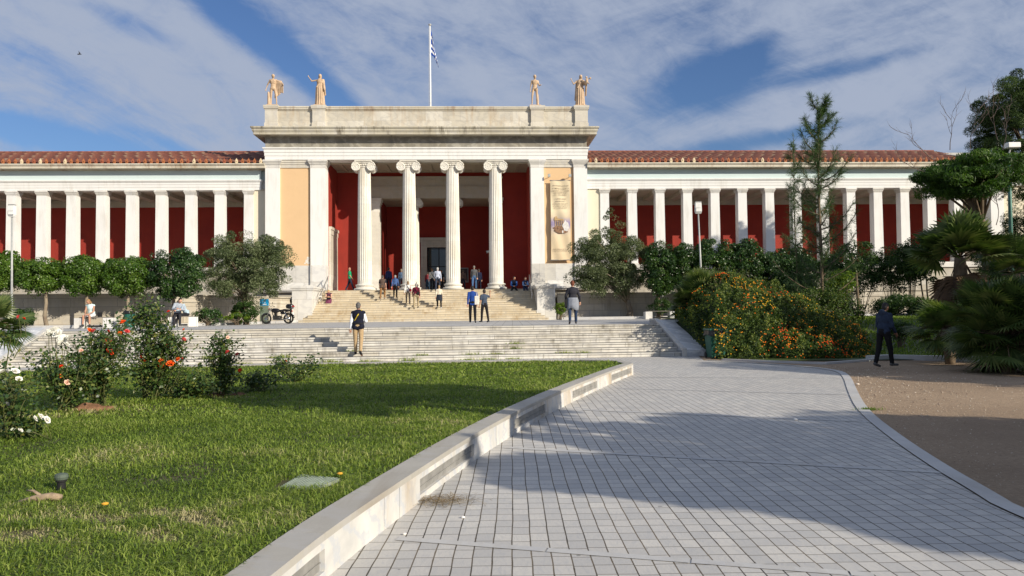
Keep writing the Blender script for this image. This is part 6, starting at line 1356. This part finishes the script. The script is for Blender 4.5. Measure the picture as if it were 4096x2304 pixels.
lamp_post('grey lamp post with boxy white floodlight head on the left, before the colonnade', 46, 1385, 48, 866, 31, 1.1, .66)
lamp_post('lamp post with boxy white floodlight head rising behind the flowering bush', 2812, 1230, 2793, 853, 39, 1.1, .80)
# green post on the right with step pegs and lamp head
a = atd(4050, 1200, 31); a.z = 1.0; b_ = atd(4034, 585, 31); root = empty('lamp_post', a, 0, 'green painted lamp post with step pegs and small white head at the right edge', 'lamp post'); e = b_-a
m = MB(); m.tube([(0, 0, -.1), e*.6, e*.96], [.09, .075, .06], 12); m.build('pole', MT['pole_green'], root, smooth=True)
m = MB()
for k in range(6): q = e*(.35+.1*k); m.tube([q, q+Vector((.22 if k % 2 else -.2, 0, 0))], .012, 5)
m.build('step_pegs', MT['galv'], root)['kind'] = 'stuff'
m = MB(); m.box(e.x-.1, e.x+.42, -.16+e.y, .16+e.y, e.z-.08, e.z+.14); h_ = m.build('lamp_head', MT['white_paint'], root, bevel=.02); m = MB(); m.tube([e*.955, e+Vector((.1, 0, -.06))], .03, 6); m.build('bracket', MT['galv'], root)
# --- litter bins
def wheel_bin(label, p, s=1., rz_=0):
    root = empty('litter_bin', p, rz_, label, 'litter bin'); m = MB()
    m.add([(x*q*.27*s, y*q*.25*s, z*s) for z, q in ((0.02, .80), (.78, .98)) for x, y in ((-1, -1), (1, -1), (1, 1), (-1, 1))], [(0, 3, 2, 1), (4, 5, 6, 7)]+[(k, (k+1) % 4, 4+(k+1) % 4, 4+k) for k in range(4)]); m.build('bin_body', MT['green_plastic'], root, bevel=.012)
    m = MB(); m.box(-.05*s, .16*s, -.255*s, -.235*s, .10*s, .66*s); m.build('front_rib', MT['green_plastic'], root, bevel=.006)
    m = MB(); n = 28; vs = []; fs = []
    for i, z in enumerate((.80, .72, .66)):
        for k in range(n):
            a = 2*PI*k/n; r = 1/max(abs(math.cos(a)), abs(math.sin(a))); r = min(r, 1.25); j = 1+.03*math.sin(5*a+i)+(.05*i*.5); vs.append((math.cos(a)*r*.285*s*j, math.sin(a)*r*.265*s*j, (z-.03*math.sin(3*a+1)*(i == 2))*s))
    for i in range(2):
        for k in range(n): fs.append((i*n+k, i*n+(k+1) % n, (i+1)*n+(k+1) % n, (i+1)*n+k))
    m.add(vs, fs); m.build('bin_liner', MT['black_bag'], root, smooth=True)
    m = MB(); m.box(-.29*s, .29*s, -.27*s, .30*s, .80*s, .85*s); m.box(-.25*s, .25*s, .28*s, .34*s, .76*s, .84*s); m.build('lid', MT['green_plastic'], root, bevel=.015)
    for sx in (-1, 1): m = MB(); m.lathe([(.09*s, -.02), (.09*s, .02)], 16, (sx*.22*s, .24*s, .09*s), 'x'); m.build('wheel', MT['rubber'], root)
    return root
p_ = at(2866, 1432, 0); wheel_bin('dark green wheeled litter bin beside the orange flowering bush', p_, 1.15*p_.y/25, .1)
root = empty('litter_bin', atd(518, 1309, 32.9), 0, 'dark green round litter bin between the two benches on the left', 'litter bin'); root.location.z = 1.1
m = MB(); m.lathe([(.20, .03), (.225, .1), (.235, .62), (.22, .64)], 12); m.build('bin_body', MT['green_plastic'], root); m = MB(); m.lathe([(.25, .62), (.265, .66), (.255, .74), (.2, .76)], 16); m.build('bin_liner', MT['black_bag'], root)
# --- handrails on both sides of the entrance stairs
def handrail(label, u):
    base = loc(u, -.5-NU*tread, 0); root = empty('handrail', base, PSI, label, 'handrail'); zf = lambda v: 1.10+max(0, min(NU, (v)/tread))*rz
    V0_, V1_ = 2.1, NU*tread+.1; m = MB()
    for off in (0, ): m.tube([(0, V0_-.12, zf(V0_)+.62), (0, V0_, zf(V0_)+.82), (0, V1_-.5, zf(V1_-.5)+.9), (0, V1_, zf(V1_)+1.0)], .028, 8)
    m.build('top_rail', MT['steel'], root, smooth=True); m = MB(); m.tube([(0, V0_-.1, zf(V0_)+.42), (0, V1_-.9, zf(V1_-.9)+.55)], .02, 8); m.build('lower_rail', MT['steel'], root, smooth=True)
    for v in (V1_-.1, V1_-1.2, V1_-2.3): m = MB(); m.tube([(0, v, zf(v)-.05), (0, v, zf(v)+.92)], .024, 8); m.build('post', MT['steel'], root, smooth=True)
handrail('steel handrail on the left side of the entrance stairs', -6.85); handrail('steel handrail on the right side of the entrance stairs', 7.28)
# --- flagpole and hanging flag
a = loc(bl(1722, 420, 6)[0], 6, 14.9); topf = atd(1719.5, 103, a.y); root = empty('flagpole', a, 0, 'white flagpole standing on the roof above the parapet', 'flagpole')
m = MB(); e = topf-a; m.tube([(0, 0, 0), e*.5, e], [.085, .07, .05], 12); m.build('pole', MT['white_paint'], root, smooth=True); m = MB(); m.ell(tuple(e+Vector((0, 0, .08))), (.13, .13, .09)); m.build('finial', MT['galv'], root, smooth=True)
m = MB(); m.tube([Vector((-.14, 0, 1.2)), e+Vector((-.1, 0, -.1))], .008, 4); m.box(-.16, -.09, -.03, .03, 1.1, 1.35); m.build('halyard', MT['galv'], root)
fm, ft, fb, fo = newmat('flag_cloth'); uvn = N(ft, 'ShaderNodeAttribute', attribute_name='flaguv'); sp = N(ft, 'ShaderNodeSeparateXYZ'); ft.links.new(uvn.outputs['Vector'], sp.inputs[0])
st_ = mathn(ft, 'GREATER_THAN', mathn(ft, 'MODULO', mathn(ft, 'MULTIPLY', sp.outputs[1], 9), 2), 1.)
cx_ = mathn(ft, 'LESS_THAN', mathn(ft, 'ABSOLUTE', mathn(ft, 'SUBTRACT', sp.outputs[0], .185)), .037); cy_ = mathn(ft, 'LESS_THAN', mathn(ft, 'ABSOLUTE', mathn(ft, 'SUBTRACT', sp.outputs[1], .2777)), .0556)
cross = mathn(ft, 'MAXIMUM', cx_, cy_); can = mathn(ft, 'MULTIPLY', mathn(ft, 'LESS_THAN', sp.outputs[0], .37), mathn(ft, 'LESS_THAN', sp.outputs[1], .5555))
fl_ = mathn(ft, 'ADD', mathn(ft, 'MULTIPLY', can, cross), mathn(ft, 'MULTIPLY', mathn(ft, 'SUBTRACT', 1, can), st_)); ft.links.new(mixc(ft, fl_, (.012, .07, .36), (.80, .82, .86)), fb.inputs['Base Color']); fb.inputs['Roughness'].default_value = .8
# limp cloth: the fly falls down beside the hoist in deep folds
NUf, NVf = 60, 44; hh = 2.0; ww = 3.0; V_ = []; UVf = []
for j in range(NVf+1):
    v = j/NVf
    for i in range(NUf+1):
        u = i/NUf; fold = .07*math.sin(u*17+v*2.2)*min(1, u*4); x = .08+.60*(1-math.exp(-u*2.3))*(.45+.55*v)+.07*math.sin(u*9)*u; zz = -hh*v*(1-.12*u)-u*ww*.62*(1-.30*v)
        V_.append((x, fold, zz)); UVf.append((u, v, 0))
V_ = np.array(V_); f = np.array([(j*(NUf+1)+i, j*(NUf+1)+i+1, (j+1)*(NUf+1)+i+1, (j+1)*(NUf+1)+i) for j in range(NVf) for i in range(NUf)])
o = np_mesh('flag', V_, f, fm, None, smooth=True); at_ = o.data.attributes.new('flaguv', 'FLOAT_VECTOR', 'POINT'); at_.data.foreach_set('vector', np.array(UVf, dtype=np.float32).ravel()); o.location = topf+Vector((0, 0, -.35)); tag(o, 'blue and white striped flag hanging limp from the pole', 'flag')
# --- exhibition banner on the right apricot panel
ub0, ub1 = bl(2203, 900, -.1)[0], bl(2282, 900, -.1)[0]; zb1 = bl(2240, 722, -.1)[1]; zb0 = bl(2240, 1040, -.1)[1]; WB = ub1-ub0; HB = zb1-zb0
root = empty('exhibition_banner', loc((ub0+ub1)/2, -.12, zb0), PSI, 'tall cream exhibition banner with writing and a ruin picture on the right apricot panel', 'banner')
NXb, NZb = 20, 80; V_ = np.array([((i/NXb-.5)*WB*(1-.02*math.sin(j/NZb*PI)), .03*math.sin(i/NXb*9+j*.12)+.02*math.sin(j*.33-i*.25), j/NZb*HB) for j in range(NZb+1) for i in range(NXb+1)]); f = np.array([(j*(NXb+1)+i, j*(NXb+1)+i+1, (j+1)*(NXb+1)+i+1, (j+1)*(NXb+1)+i) for j in range(NZb) for i in range(NXb)])
bm_, bt, bb_, bo = newmat('printed_banner_fabric'); tcb = N(bt, 'ShaderNodeTexCoord'); sp = N(bt, 'ShaderNodeSeparateXYZ'); bt.links.new(tcb.outputs['Object'], sp.inputs[0]); zz = mathn(bt, 'DIVIDE', sp.outputs[2], HB)
bgc = ramp(bt, zz, [(0, (.66, .52, .33)), (.30, (.70, .56, .37)), (.385, (.52, .44, .40)), (.44, (.17, .14, .34)), (.475, (.20, .16, .36)), (.54, (.56, .46, .33)), (.62, (.74, .63, .43)), (1, (.66, .55, .37))])
bt.links.new(mixc(bt, mathn(bt, 'MULTIPLY', tnoise(bt, coords(bt, 'xzy'), 2.2, 4), .3), bgc, (.66, .58, .42)), bb_.inputs['Base Color']); bb_.inputs['Roughness'].default_value = .7
np_mesh('cloth', V_, f, bm_, root, smooth=True)
m = MB(); m.tube([(-WB/2-.05, 0, HB), (WB/2+.05, 0, HB)], .03, 8); m.build('top_rod', MT['steel'], root); m = MB(); m.tube([(-WB/2-.05, 0, 0), (WB/2+.05, 0, 0)], .03, 8); m.build('bottom_rod', MT['steel'], root)
ink = simple('brown_ink', (.20, .15, .11), .8, 0, .05)
def text(body, x, z, size, mat, parent, y=-.055, name='lettering', align='CENTER', shear=0., rot=(PI/2, 0, 0), depth=.002):
    cu = D.curves.new('t', 'FONT'); cu.body = body; cu.size = size; cu.align_x = align; cu.extrude = depth; cu.shear = shear; t = D.objects.new('t', cu); COL.objects.link(t); bpy.context.view_layer.update()
    me = D.meshes.new_from_object(t.evaluated_get(bpy.context.evaluated_depsgraph_get())); D.objects.remove(t); o = link(name, me, mat, parent); o.location = (x, y, z); o.rotation_euler = rot; return o
zt = lambda py: (bl(2240, py, -.1)[1]-zb0)
for s_, py, sz_, sh_ in (('\u00abένα όνειρο ανάμεσα', 745, .115, .35), ('σε υπέροχα ερείπια...\u00bb', 756, .115, .35), ('ΠΕΡΙΠΑΤΟΣ ΣΤΗΝ ΑΘΗΝΑ', 766, .10, 0), ('ΤΩΝ ΠΕΡΙΗΓΗΤΩΝ', 774, .105, 0), ('17ος - 19ος ΑΙΩΝΑΣ', 782, .10, 0), ('"a dream among', 798, .125, .35), ('splendid ruins..."', 808, .125, .35), ('STROLLING THROUGH', 818, .10, 0), ('THE ATHENS OF TRAVELERS', 826, .082, 0), ('17TH - 19TH CENTURY', 834, .095, 0), ('ΕΘΝΙΚΟ ΑΡΧΑΙΟΛΟΓΙΚΟ ΜΟΥΣΕΙΟ', 998, .068, 0), ('NATIONAL ARCHAEOLOGICAL MUSEUM', 1004, .056, 0)): text(s_, 0, zt(py), sz_, ink, root, shear=sh_)
# generic ruin picture printed as thin appliques: rocks, broken colonnade, a white slab
pic = {'stone': simple('printed_ochre', (.50, .34, .17), .8, 0, .3, 12), 'rock': simple('printed_brown', (.26, .15, .09), .8, 0, .5, 9), 'white': simple('printed_white', (.70, .68, .66), .8, 0, .15, 6)}
m = MB(); z0_ = zt(905)
for k in range(5): m.box(-.42+k*.14, -.36+k*.14, -.052, -.045, z0_, z0_+.42-.03*(k % 3))
m.add([(-.46, -.053, z0_+.42), (.24, -.053, z0_+.40), (.20, -.053, z0_+.50), (-.2, -.053, z0_+.56), (-.30, -.053, z0_+.72), (-.40, -.053, z0_+.68), (-.46, -.053, z0_+.5)], [tuple(range(7))]); m.build('ruin_print', pic['stone'], root)
rgp = random.Random(9); m = MB()
def rag(cx, cz, rx, rz2, y): n = 18; return [(cx+rx*math.cos(2*PI*k/n)*rgp.uniform(.8, 1.1), y, cz+rz2*math.sin(2*PI*k/n)*rgp.uniform(.75, 1.15)) for k in range(n)]
for (cx, cz, rx, rz2) in ((-.15, z0_-.12, .42, .16), (.08, z0_-.38, .46, .14), (-.3, z0_-.3, .22, .12)): m.add(rag(cx, cz, rx, rz2, -.050-rgp.random()*.004), [tuple(range(18))])
m.build('rock_print', pic['rock'], root); m = MB(); m.add(rag(.36, z0_+.02, .24, .38, -.057), [tuple(range(18))]); m.add(rag(.14, z0_-.40, .05, .12, -.058), [tuple(range(18))]); m.build('slab_print', pic['white'], root)
for px, lab in ((2196, 'left of the two small spotlights above the exhibition banner'), (2279, 'right of the two small spotlights above the exhibition banner')):
    u_, z_ = bl(px, 703, -.2); r_ = empty('spotlight', loc(u_, .14, z_), PSI, lab, 'spotlight'); m = MB(); m.tube([(0, 0, -.06), (0, -.4, .02)], .02, 6); m.build('arm', MT['steel'], r_)
    m = MB(); m.add([(x*.09, -.42+y*.07, z*.11) for z in (-1, 1) for x, y in ((-1, -1), (1, -1), (1, 1), (-1, 1))], [(0, 3, 2, 1), (4, 5, 6, 7), (0, 1, 5, 4), (1, 2, 6, 5), (2, 3, 7, 6), (3, 0, 4, 7)]); m.build('lamp_housing', MT['galv'], r_, bevel=.01)
# --- security camera, notice board
u_, z_ = bl(1948, 1000, 3.9); r_ = empty('security_camera', loc(u_+.9, 4.5, z_), PSI, 'white security camera on an arm in the porch beside the fourth column', 'camera'); m = MB(); m.tube([(0, -.02, .05), (-.3, -.3, .05), (-.55, -.45, -.02)], .025, 6); m.build('arm', MT['white_paint'], r_)
m = MB(); m.tube([(-.45, -.42, -.02), (-.95, -.62, -.16)], .085, 8); m.build('housing', MT['white_paint'], r_); m = MB(); m.tube([(-.945, -.618, -.158), (-.965, -.626, -.164)], .06, 12); m.build('lens', MT['glass'], r_)
u_, z_ = bl(1853, 1100, 8.7); r_ = empty('notice_board', loc(u_, 8.85, z_), PSI, 'small framed notice board on the inner porch wall right of the third column', 'notice board'); m = MB(); m.box(-.42, .42, -.04, .1, -.6, .6); m.build('frame', MT['galv'], r_, bevel=.01); m = MB(); m.box(-.36, .36, -.05, -.035, -.54, .54); m.build('panel', simple('dark_notice_paper', (.05, .03, .03), .5), r_)
# --- glass information stele with blue top
a = atd(1057, 1290, 43.0); a.z = 1.17; r_ = empty('information_sign', a, PSI, 'glass information stele with a bright blue top panel beside the motorcycle', 'sign')
gl, gt2, gb2, go2 = newmat('green_tinted_glass'); tb = N(gt2, 'ShaderNodeBsdfTransparent'); tb.inputs[0].default_value = (.72, .82, .78, 1); ms = N(gt2, 'ShaderNodeMixShader'); ms.inputs[0].default_value = .35; gb2.inputs['Base Color'].default_value = (.05, .09, .08, 1); gb2.inputs['Roughness'].default_value = .05
gt2.links.new(tb.outputs[0], ms.inputs[1]); gt2.links.new(gb2.outputs[0], ms.inputs[2]); gt2.links.new(ms.outputs[0], go2.inputs[0])
m = MB(); m.box(-.25, .25, -.012, .012, 0, .98); m.build('glass_panel', gl, r_); m = MB(); m.box(-.252, .252, -.014, .014, .982, 1.36)
m.build('blue_panel', simple('bright_blue_print', (.01, .27, .55), .4, 0, .25, 5), r_)
m = MB(); m.box(-.12, .13, -.019, -.0145, 1.035, 1.075); m.build('white_bar', MT['white_paint'], r_); m = MB(); m.tube([(-.13, -.02, 1.17), (-.05, -.02, 1.22), (.02, -.02, 1.19), (.08, -.02, 1.12), (0, -.02, 1.10), (.10, -.02, 1.25), (.02, -.02, 1.29)], .008, 5); m.build('white_emblem', MT['white_paint'], r_)
# --- motorcycle, front wheel to the left, leaning on its stand
c = atd(1110, 1293, 42.8); c.z = 1.1
def motorcycle(label, c):
    r_ = empty('motorcycle', c, R(-4), label, 'motorcycle'); r_.rotation_euler = (R(-4), 0, R(-4)); wf, wr, rw = -.66, .64, .30
    for x, rim, nm in ((wf, .23, 'front_wheel'), (wr, .225, 'rear_wheel')):
        m = MB(); n = 32; m.lathe([(rw-.065, -.03), (rw-.02, -.048), (rw, -.02), (rw, .02), (rw-.02, .048), (rw-.065, .03), (rw-.07, 0), (rw-.065, -.03)], n, (x, 0, rw), 'y', False); w_ = m.build(nm, MT['rubber'], r_, smooth=True)
        m = MB(); m.lathe([(rim, -.028), (rim+.008, 0), (rim, .028), (rim-.02, .02), (rim-.02, -.02), (rim, -.028)], n, (x, 0, rw), 'y', False); m.lathe([(.05, -.05), (.05, .05)], 14, (x, 0, rw), 'y')
        for k in range(18): a = 2*PI*k/18; m.tube([(x+.04*math.cos(a), .03*(1 if k % 2 else -1), rw+.04*math.sin(a)), (x+rim*math.cos(a+.2), 0, rw+rim*math.sin(a+.2))], .004, 4)
        m.build('rim', MT['dark_metal'], w_)
        m = MB(); m.lathe([(.085, -.055), (.085, -.05)], 18, (x, 0, rw), 'y'); m.build('brake_disc', MT['chrome'], w_)
    m = MB(); hd_ = Vector((-.40, 0, .92))
    for y in (-.085, .085): m.tube([(wf, y, rw), (-.52, y, .62), (-.43, y, .88)], [.024, .022, .017], 8)
    m.build('fork', MT['chrome'], r_); m = MB(); m.tube([(-.36, -.36, 1.02), (-.42, -.22, 1.06), (-.42, 0, .98), (-.42, .22, 1.06), (-.36, .36, 1.02)], .012, 6); hb_ = m.build('handlebar', MT['chrome'], r_)
    for sy in (-1, 1):
        m = MB(); m.tube([(-.375, sy*.30, 1.03), (-.345, sy*.38, 1.01)], .018, 8); m.build('grip', MT['rubber'], hb_); m = MB(); m.tube([(-.41, sy*.2, 1.06), (-.43, sy*.26, 1.2)], .006, 5); m.ell((-.43, sy*.27, 1.23), (.015, .055, .035)); m.build('mirror', MT['black_paint'], hb_)
        m = MB(); m.ell((-.47, sy*.15, .86), (.03, .03, .025)); m.build('turn_signal', simple('amber_lens', (.7, .25, .02), .3), r_)
    m = MB(); m.ell((-.50, 0, .84), (.075, .085, .085)); h_ = m.build('headlight', MT['chrome'], r_, smooth=True); m = MB(); m.ell((-.535, 0, .84), (.05, .072, .072)); m.build('lens', simple('headlight_glass', (.7, .72, .72), .1), h_, smooth=True)
    def fender(x, a0, a1, r, w, nm):
        m = MB(); n = 16; vs = []; fs = []
        for k in range(n+1):
            a = R(a0+(a1-a0)*k/n)
            for y, dr in ((-w, -.025), (-w*.6, 0), (w*.6, 0), (w, -.025)): vs.append((x+(r+dr)*math.cos(a), y, rw+(r+dr)*math.sin(a)))
        for k in range(n):
            for j in range(3): fs.append((k*4+j, k*4+j+1, (k+1)*4+j+1, (k+1)*4+j))
        m.add(vs, fs); o = m.build(nm, MT['black_paint' if nm == 'rear_fender' else 'chrome'], r_, smooth=True); so = o.modifiers.new('s', 'SOLIDIFY'); so.thickness = .008
    fender(wf, 35, 165, .335, .06, 'front_fender'); fender(wr, 5, 130, .345, .08, 'rear_fender')
    m = MB(); m.ell((-.14, 0, .76), (.27, .14, .14)); m.ell((-.22, 0, .80), (.14, .125, .10)); m.blob('fuel_tank', MT['black_paint'], r_, .02)
    m = MB(); m.ell((.22, 0, .755), (.24, .12, .055)); m.ell((.42, 0, .80), (.16, .11, .05)); m.cap((.05, 0, .745), .06, (.45, 0, .79), .055); m.blob('seat', simple('black_seat_vinyl', (.018, .018, .02), .6), r_, .02)
    m = MB(); m.ell((.30, 0, .62), (.16, .09, .09)); m.cap((.5, 0, .72), .07, (.72, 0, .76), .05); m.blob('tail_fairing', MT['black_paint'], r_, .02)
    m = MB(); m.tube([(-.38, 0, .90), (-.30, 0, .55), (-.15, 0, .28), (.15, 0, .26), (.25, 0, .45), (.2, 0, .68), (-.34, 0, .78)], .022, 8); m.tube([(.2, .08, .35), (wr, .09, rw)], .022, 6); m.tube([(.2, -.08, .35), (wr, -.09, rw)], .022, 6); m.build('frame', MT['black_paint'], r_)
    m = MB(); m.box(-.24, .20, -.13, .13, .22, .46); m.lathe([(.07, -.14), (.085, -.1), (.085, .1), (.07, .14)], 16, (.08, 0, .34), 'y')
    for k in range(7): m.box(-.20+.0, -.04, -.085, .085, .44+k*.028, .455+k*.028)
    m.box(-.17, -.07, -.06, .06, .42, .66); m.build('engine', MT['engine'], r_, bevel=.004)
    m = MB(); m.tube([(-.18, -.09, .5), (-.26, -.1, .38), (-.15, -.13, .22), (.2, -.14, .22), (.45, -.15, .25), (.78, -.16, .32)], [.02, .02, .02, .03, .042, .045], 10); m.build('exhaust', MT['chrome'], r_, smooth=True)
    for sy in (-1, 1): m = MB(); m.tube([(.42, sy*.1, .68), (.58, sy*.1, .36)], [.022, .026], 8); m.build('shock_absorber', MT['chrome'], r_)
    m = MB(); m.ell((.70, 0, 1.0), (.25, .20, .145)); m.box(.52, .88, -.15, .15, .87, .92); bx_ = m.blob('top_box', MT['black_paint'], r_, .022, 2); m = MB(); m.ell((.885, 0, .985), (.08, .15, .055)); m.build('red_reflector', simple('red_lens', (.35, .01, .015), .2), bx_, smooth=True)
    m = MB(); m.tube([(.5, -.1, .8), (.75, -.1, .86), (.86, 0, .86), (.75, .1, .86), (.5, .1, .8)], .012, 6); m.build('luggage_rack', MT['chrome'], r_)
    m = MB(); m.ell((.84, 0, .72), (.03, .06, .035)); m.build('tail_light', simple('red_lens2', (.5, .01, .01), .25), r_, smooth=True); m = MB(); m.box(.90, .905, -.09, .09, .52, .64); m.build('number_plate', MT['white_paint'], r_)
    m = MB(); m.tube([(.02, -.1, .26), (-.03, -.3, .0)], .012, 6); m.build('side_stand', MT['steel'], r_); m = MB(); m.tube([(-.02, -.2, .27), (-.02, .2, .27)], .012, 6); m.build('footpeg', MT['rubber'], r_)
motorcycle('black motorcycle with a top box parked at the left stair pedestal', c)
# --- manhole cover in the lawn, old valve, dead branch, bits on the paving
co = [at(x, y, .262) for x, y in ((1118, 1956), (1260, 1962), (1362, 1920), (1205, 1905))]; c0 = sum(co, Vector())/4; r_ = empty('access_cover', c0, 0, 'pale grey green ribbed access cover set in the lawn', 'cover'); m = MB(); q = [p-c0 for p in co]
m.add([(p.x, p.y, z) for z in (-.03, .015) for p in q], [(0, 1, 2, 3), (4, 5, 6, 7)]+[(k, (k+1) % 4, 4+(k+1) % 4, 4+k) for k in range(4)]); m.build('cover_plate', simple('pale_green_plastic', (.30, .34, .28), .7, 0, .15, 14), r_)
m = MB()
for k in range(1, 12):
    t_ = k/12; a_ = q[0].lerp(q[1], t_); b_ = q[3].lerp(q[2], t_); a2, b2 = q[0].lerp(q[3], t_), q[1].lerp(q[2], t_); m.tube([(a_.x, a_.y, .016), (b_.x, b_.y, .016)], .0035, 4); m.tube([(a2.x, a2.y, .016), (b2.x, b2.y, .016)], .0035, 4)
m.build('ribs', simple('worn_green_plastic', (.24, .29, .23), .7, 0, .15, 14), r_)['kind'] = 'stuff'
a = at(245, 1985, .215); r_ = empty('irrigation_valve', a, 0, 'short dark irrigation valve with a cap standing in the worn grass', 'valve'); m = MB(); m.lathe([(.03, -.02), (.03, .11), (.04, .115), (.04, .13)], 14); m.build('stem', MT['rubber'], r_); m = MB(); m.lathe([(.045, .131), (.05, .15), (.045, .17), (.02, .178)], 16); m.build('cap', simple('faded_green_cap', (.10, .13, .10), .7), r_)
a = at(170, 2005, .27); r_ = empty('dead_branch', a, R(4), 'pale dead branch lying in the grass beside the valve', 'branch'); m = MB(); m.tube([(-.16, -.01, .0), (-.06, .0, .02), (.06, .01, .03), (.13, .0, .025)], [.012, .024, .03, .022], 8); m.tube([(.0, 0, .03), (-.08, .03, .07), (-.14, .05, .07)], [.014, .01, .005], 6); m.build('wood', simple('dead_wood', (.36, .27, .18), .9, 0, .3, 20), r_, smooth=True)
# yellow dandelions
for i, (x, y, lab) in enumerate(((1360, 1922, 'yellow dandelion at the corner of the access cover'), (420, 2048, 'yellow flower in the worn grass near the valve'))):
    a = at(x, y, .25); r_ = empty('dandelion', a, 0, lab, 'flower'); m = MB(); m.tube([(0, 0, 0), (.005, 0, .05)], .003, 5); m.build('stem', LF['grass'], r_); m = MB(); m.lathe([(.004, .048), (.02, .052), (.024, .06), (.012, .066)], 14); m.build('head', petal_m['yellow'], r_)
for i, (x, y, z, col, lab) in enumerate(((1618, 2140, 0, (.75, .73, .70), 'white pebble on the paving near the planter wall foot'), (1852, 2073, 0, (.8, .79, .76), 'small white pebble on a paving joint'), (3182, 1682, 0, (.75, .74, .72), 'pale crumb of stone on the paving bands in the distance'), (3430, 1541, 0, (.6, .52, .44), 'pale flat stone on the gravel beside the path border'))):
    a = at(x, y, z); m = MB(); m.ell((0, 0, .010), (.016, .012, .011), 8, 6); o = m.build('pebble', simple('pale_pebble', col, .8), None, smooth=True); o.location = a; s_ = a.y/5.5; o.scale = (s_, s_, s_*.8); tag(o, lab, 'pebble')
a = at(3478, 1640, 0); rg = np.random.default_rng(900); v, q_, t_ = tuft(0, 0, 0, 120, .10, .06, .005, 901); mm_ = mixed_mesh('weed_tuft', v, q_, t_, LF['grass'], rg.uniform(.0, .5, 240)); mm_.location = a; tag(mm_, 'small weed tuft on the gravel at the edge of the path', 'weed')
# a mound of dry earth under the roses
for i, (x, y, rx, lab) in enumerate(((370, 1652, .30, 'mound of dry brown earth at the foot of the rose bushes'), (905, 1590, .42, 'strip of bare brown earth at the foot of the slim rose bush'))):
    a = at(x, y, .22); rg = random.Random(i); m = MB(); m.ell((0, 0, 0), (rx, rx*.45, .13-.05*i), 28, 12); 
    for k, v in enumerate(m.v): nn = mnoise.noise(Vector(v)*9+Vector((i*7, 0, 0))); m.v[k] = (v[0]*(1+.25*nn), v[1]*(1+.25*nn), v[2]*(1+.7*nn))
    o = m.build('earth_mound', simple('dry_earth', (.24, .13, .075), 1, 0, .35, 12, .1, .8), None, smooth=True); o.location = a; tag(o, lab, 'earth')
# loose stones on the gravel beside the path
rg = np.random.default_rng(950); n = 2600; Yg = rg.uniform(5.5, 21, n)**1.0; bxs = np.array([p.x for p in bord]); bys = np.array([p.y for p in bord]); o_ = np.argsort(bys); Xb = np.interp(Yg, bys[o_], bxs[o_]); Xg = Xb+.05+rg.exponential(1.6, n); r_ = rg.uniform(.004, .011, n)*np.clip(Yg/8, .8, 2)
cs = np.stack([Xg, Yg, r_*.3-.010], 1); oc = np.array([(1, 0, 0), (0, 1, 0), (-1, 0, 0), (0, -1, 0), (0, 0, .8)], float); ang = rg.uniform(0, 6, n); ca, sa = np.cos(ang)[:, None], np.sin(ang)[:, None]
vv = np.stack([oc[None, :, 0]*ca-oc[None, :, 1]*sa*.7, oc[None, :, 0]*sa+oc[None, :, 1]*ca*.7, np.broadcast_to(oc[None, :, 2], (n, 5))], 2)*r_[:, None, None]*rg.uniform(.7, 1.3, (n, 5, 1))+cs[:, None, :]
f = (np.arange(n)[:, None, None]*5+np.array([(0, 1, 4), (1, 2, 4), (2, 3, 4), (3, 0, 4)])[None]).reshape(-1, 3)
o = np_mesh('gravel_stones', vv.reshape(-1, 3), f, leafmat('loose_stones', [(.20, .14, .10), (.40, .31, .22), (.60, .52, .42)], 0, .9), None, np.repeat(rg.uniform(0, 1, n), 4)); tag(o, 'loose stones on the sandy gravel', 'gravel', kind='stuff')
# peeled patch of paint low on the left apricot panel
up, zp = bl(1228, 1045, .15); m = MB(); rgp = random.Random(4)
for (dx, dz, rx, rz2) in ((0, 0, .12, .16), (.08, .2, .10, .14), (.1, -.12, .12, .10), (-.14, -.14, .07, .05)): m.add(rag(up+dx, zp+dz, rx, rz2, .157-rgp.random()*.002), [tuple(range(18))])
m.build('peeled_patch', simple('bare_plaster', (.74, .70, .62), .9, 0, .1, 8), bld)
# bird in the sky
a = atd(318, 217, 60); m = MB(); m.cap((-.12, 0, 0), .05, (.14, 0, 0), .03, 8); m.add([(-.05, 0, .02), (.08, 0, .02), (-.02, -.1, .28), (-.05, .0, .02), (.08, 0, .02), (.0, .12, .2)], [(0, 1, 2), (3, 4, 5)]); o = m.build('bird', simple('dark_feathers', (.05, .05, .06), .8), None); o.location = a; tag(o, 'small dark bird flying high in the clouds on the left', 'bird')
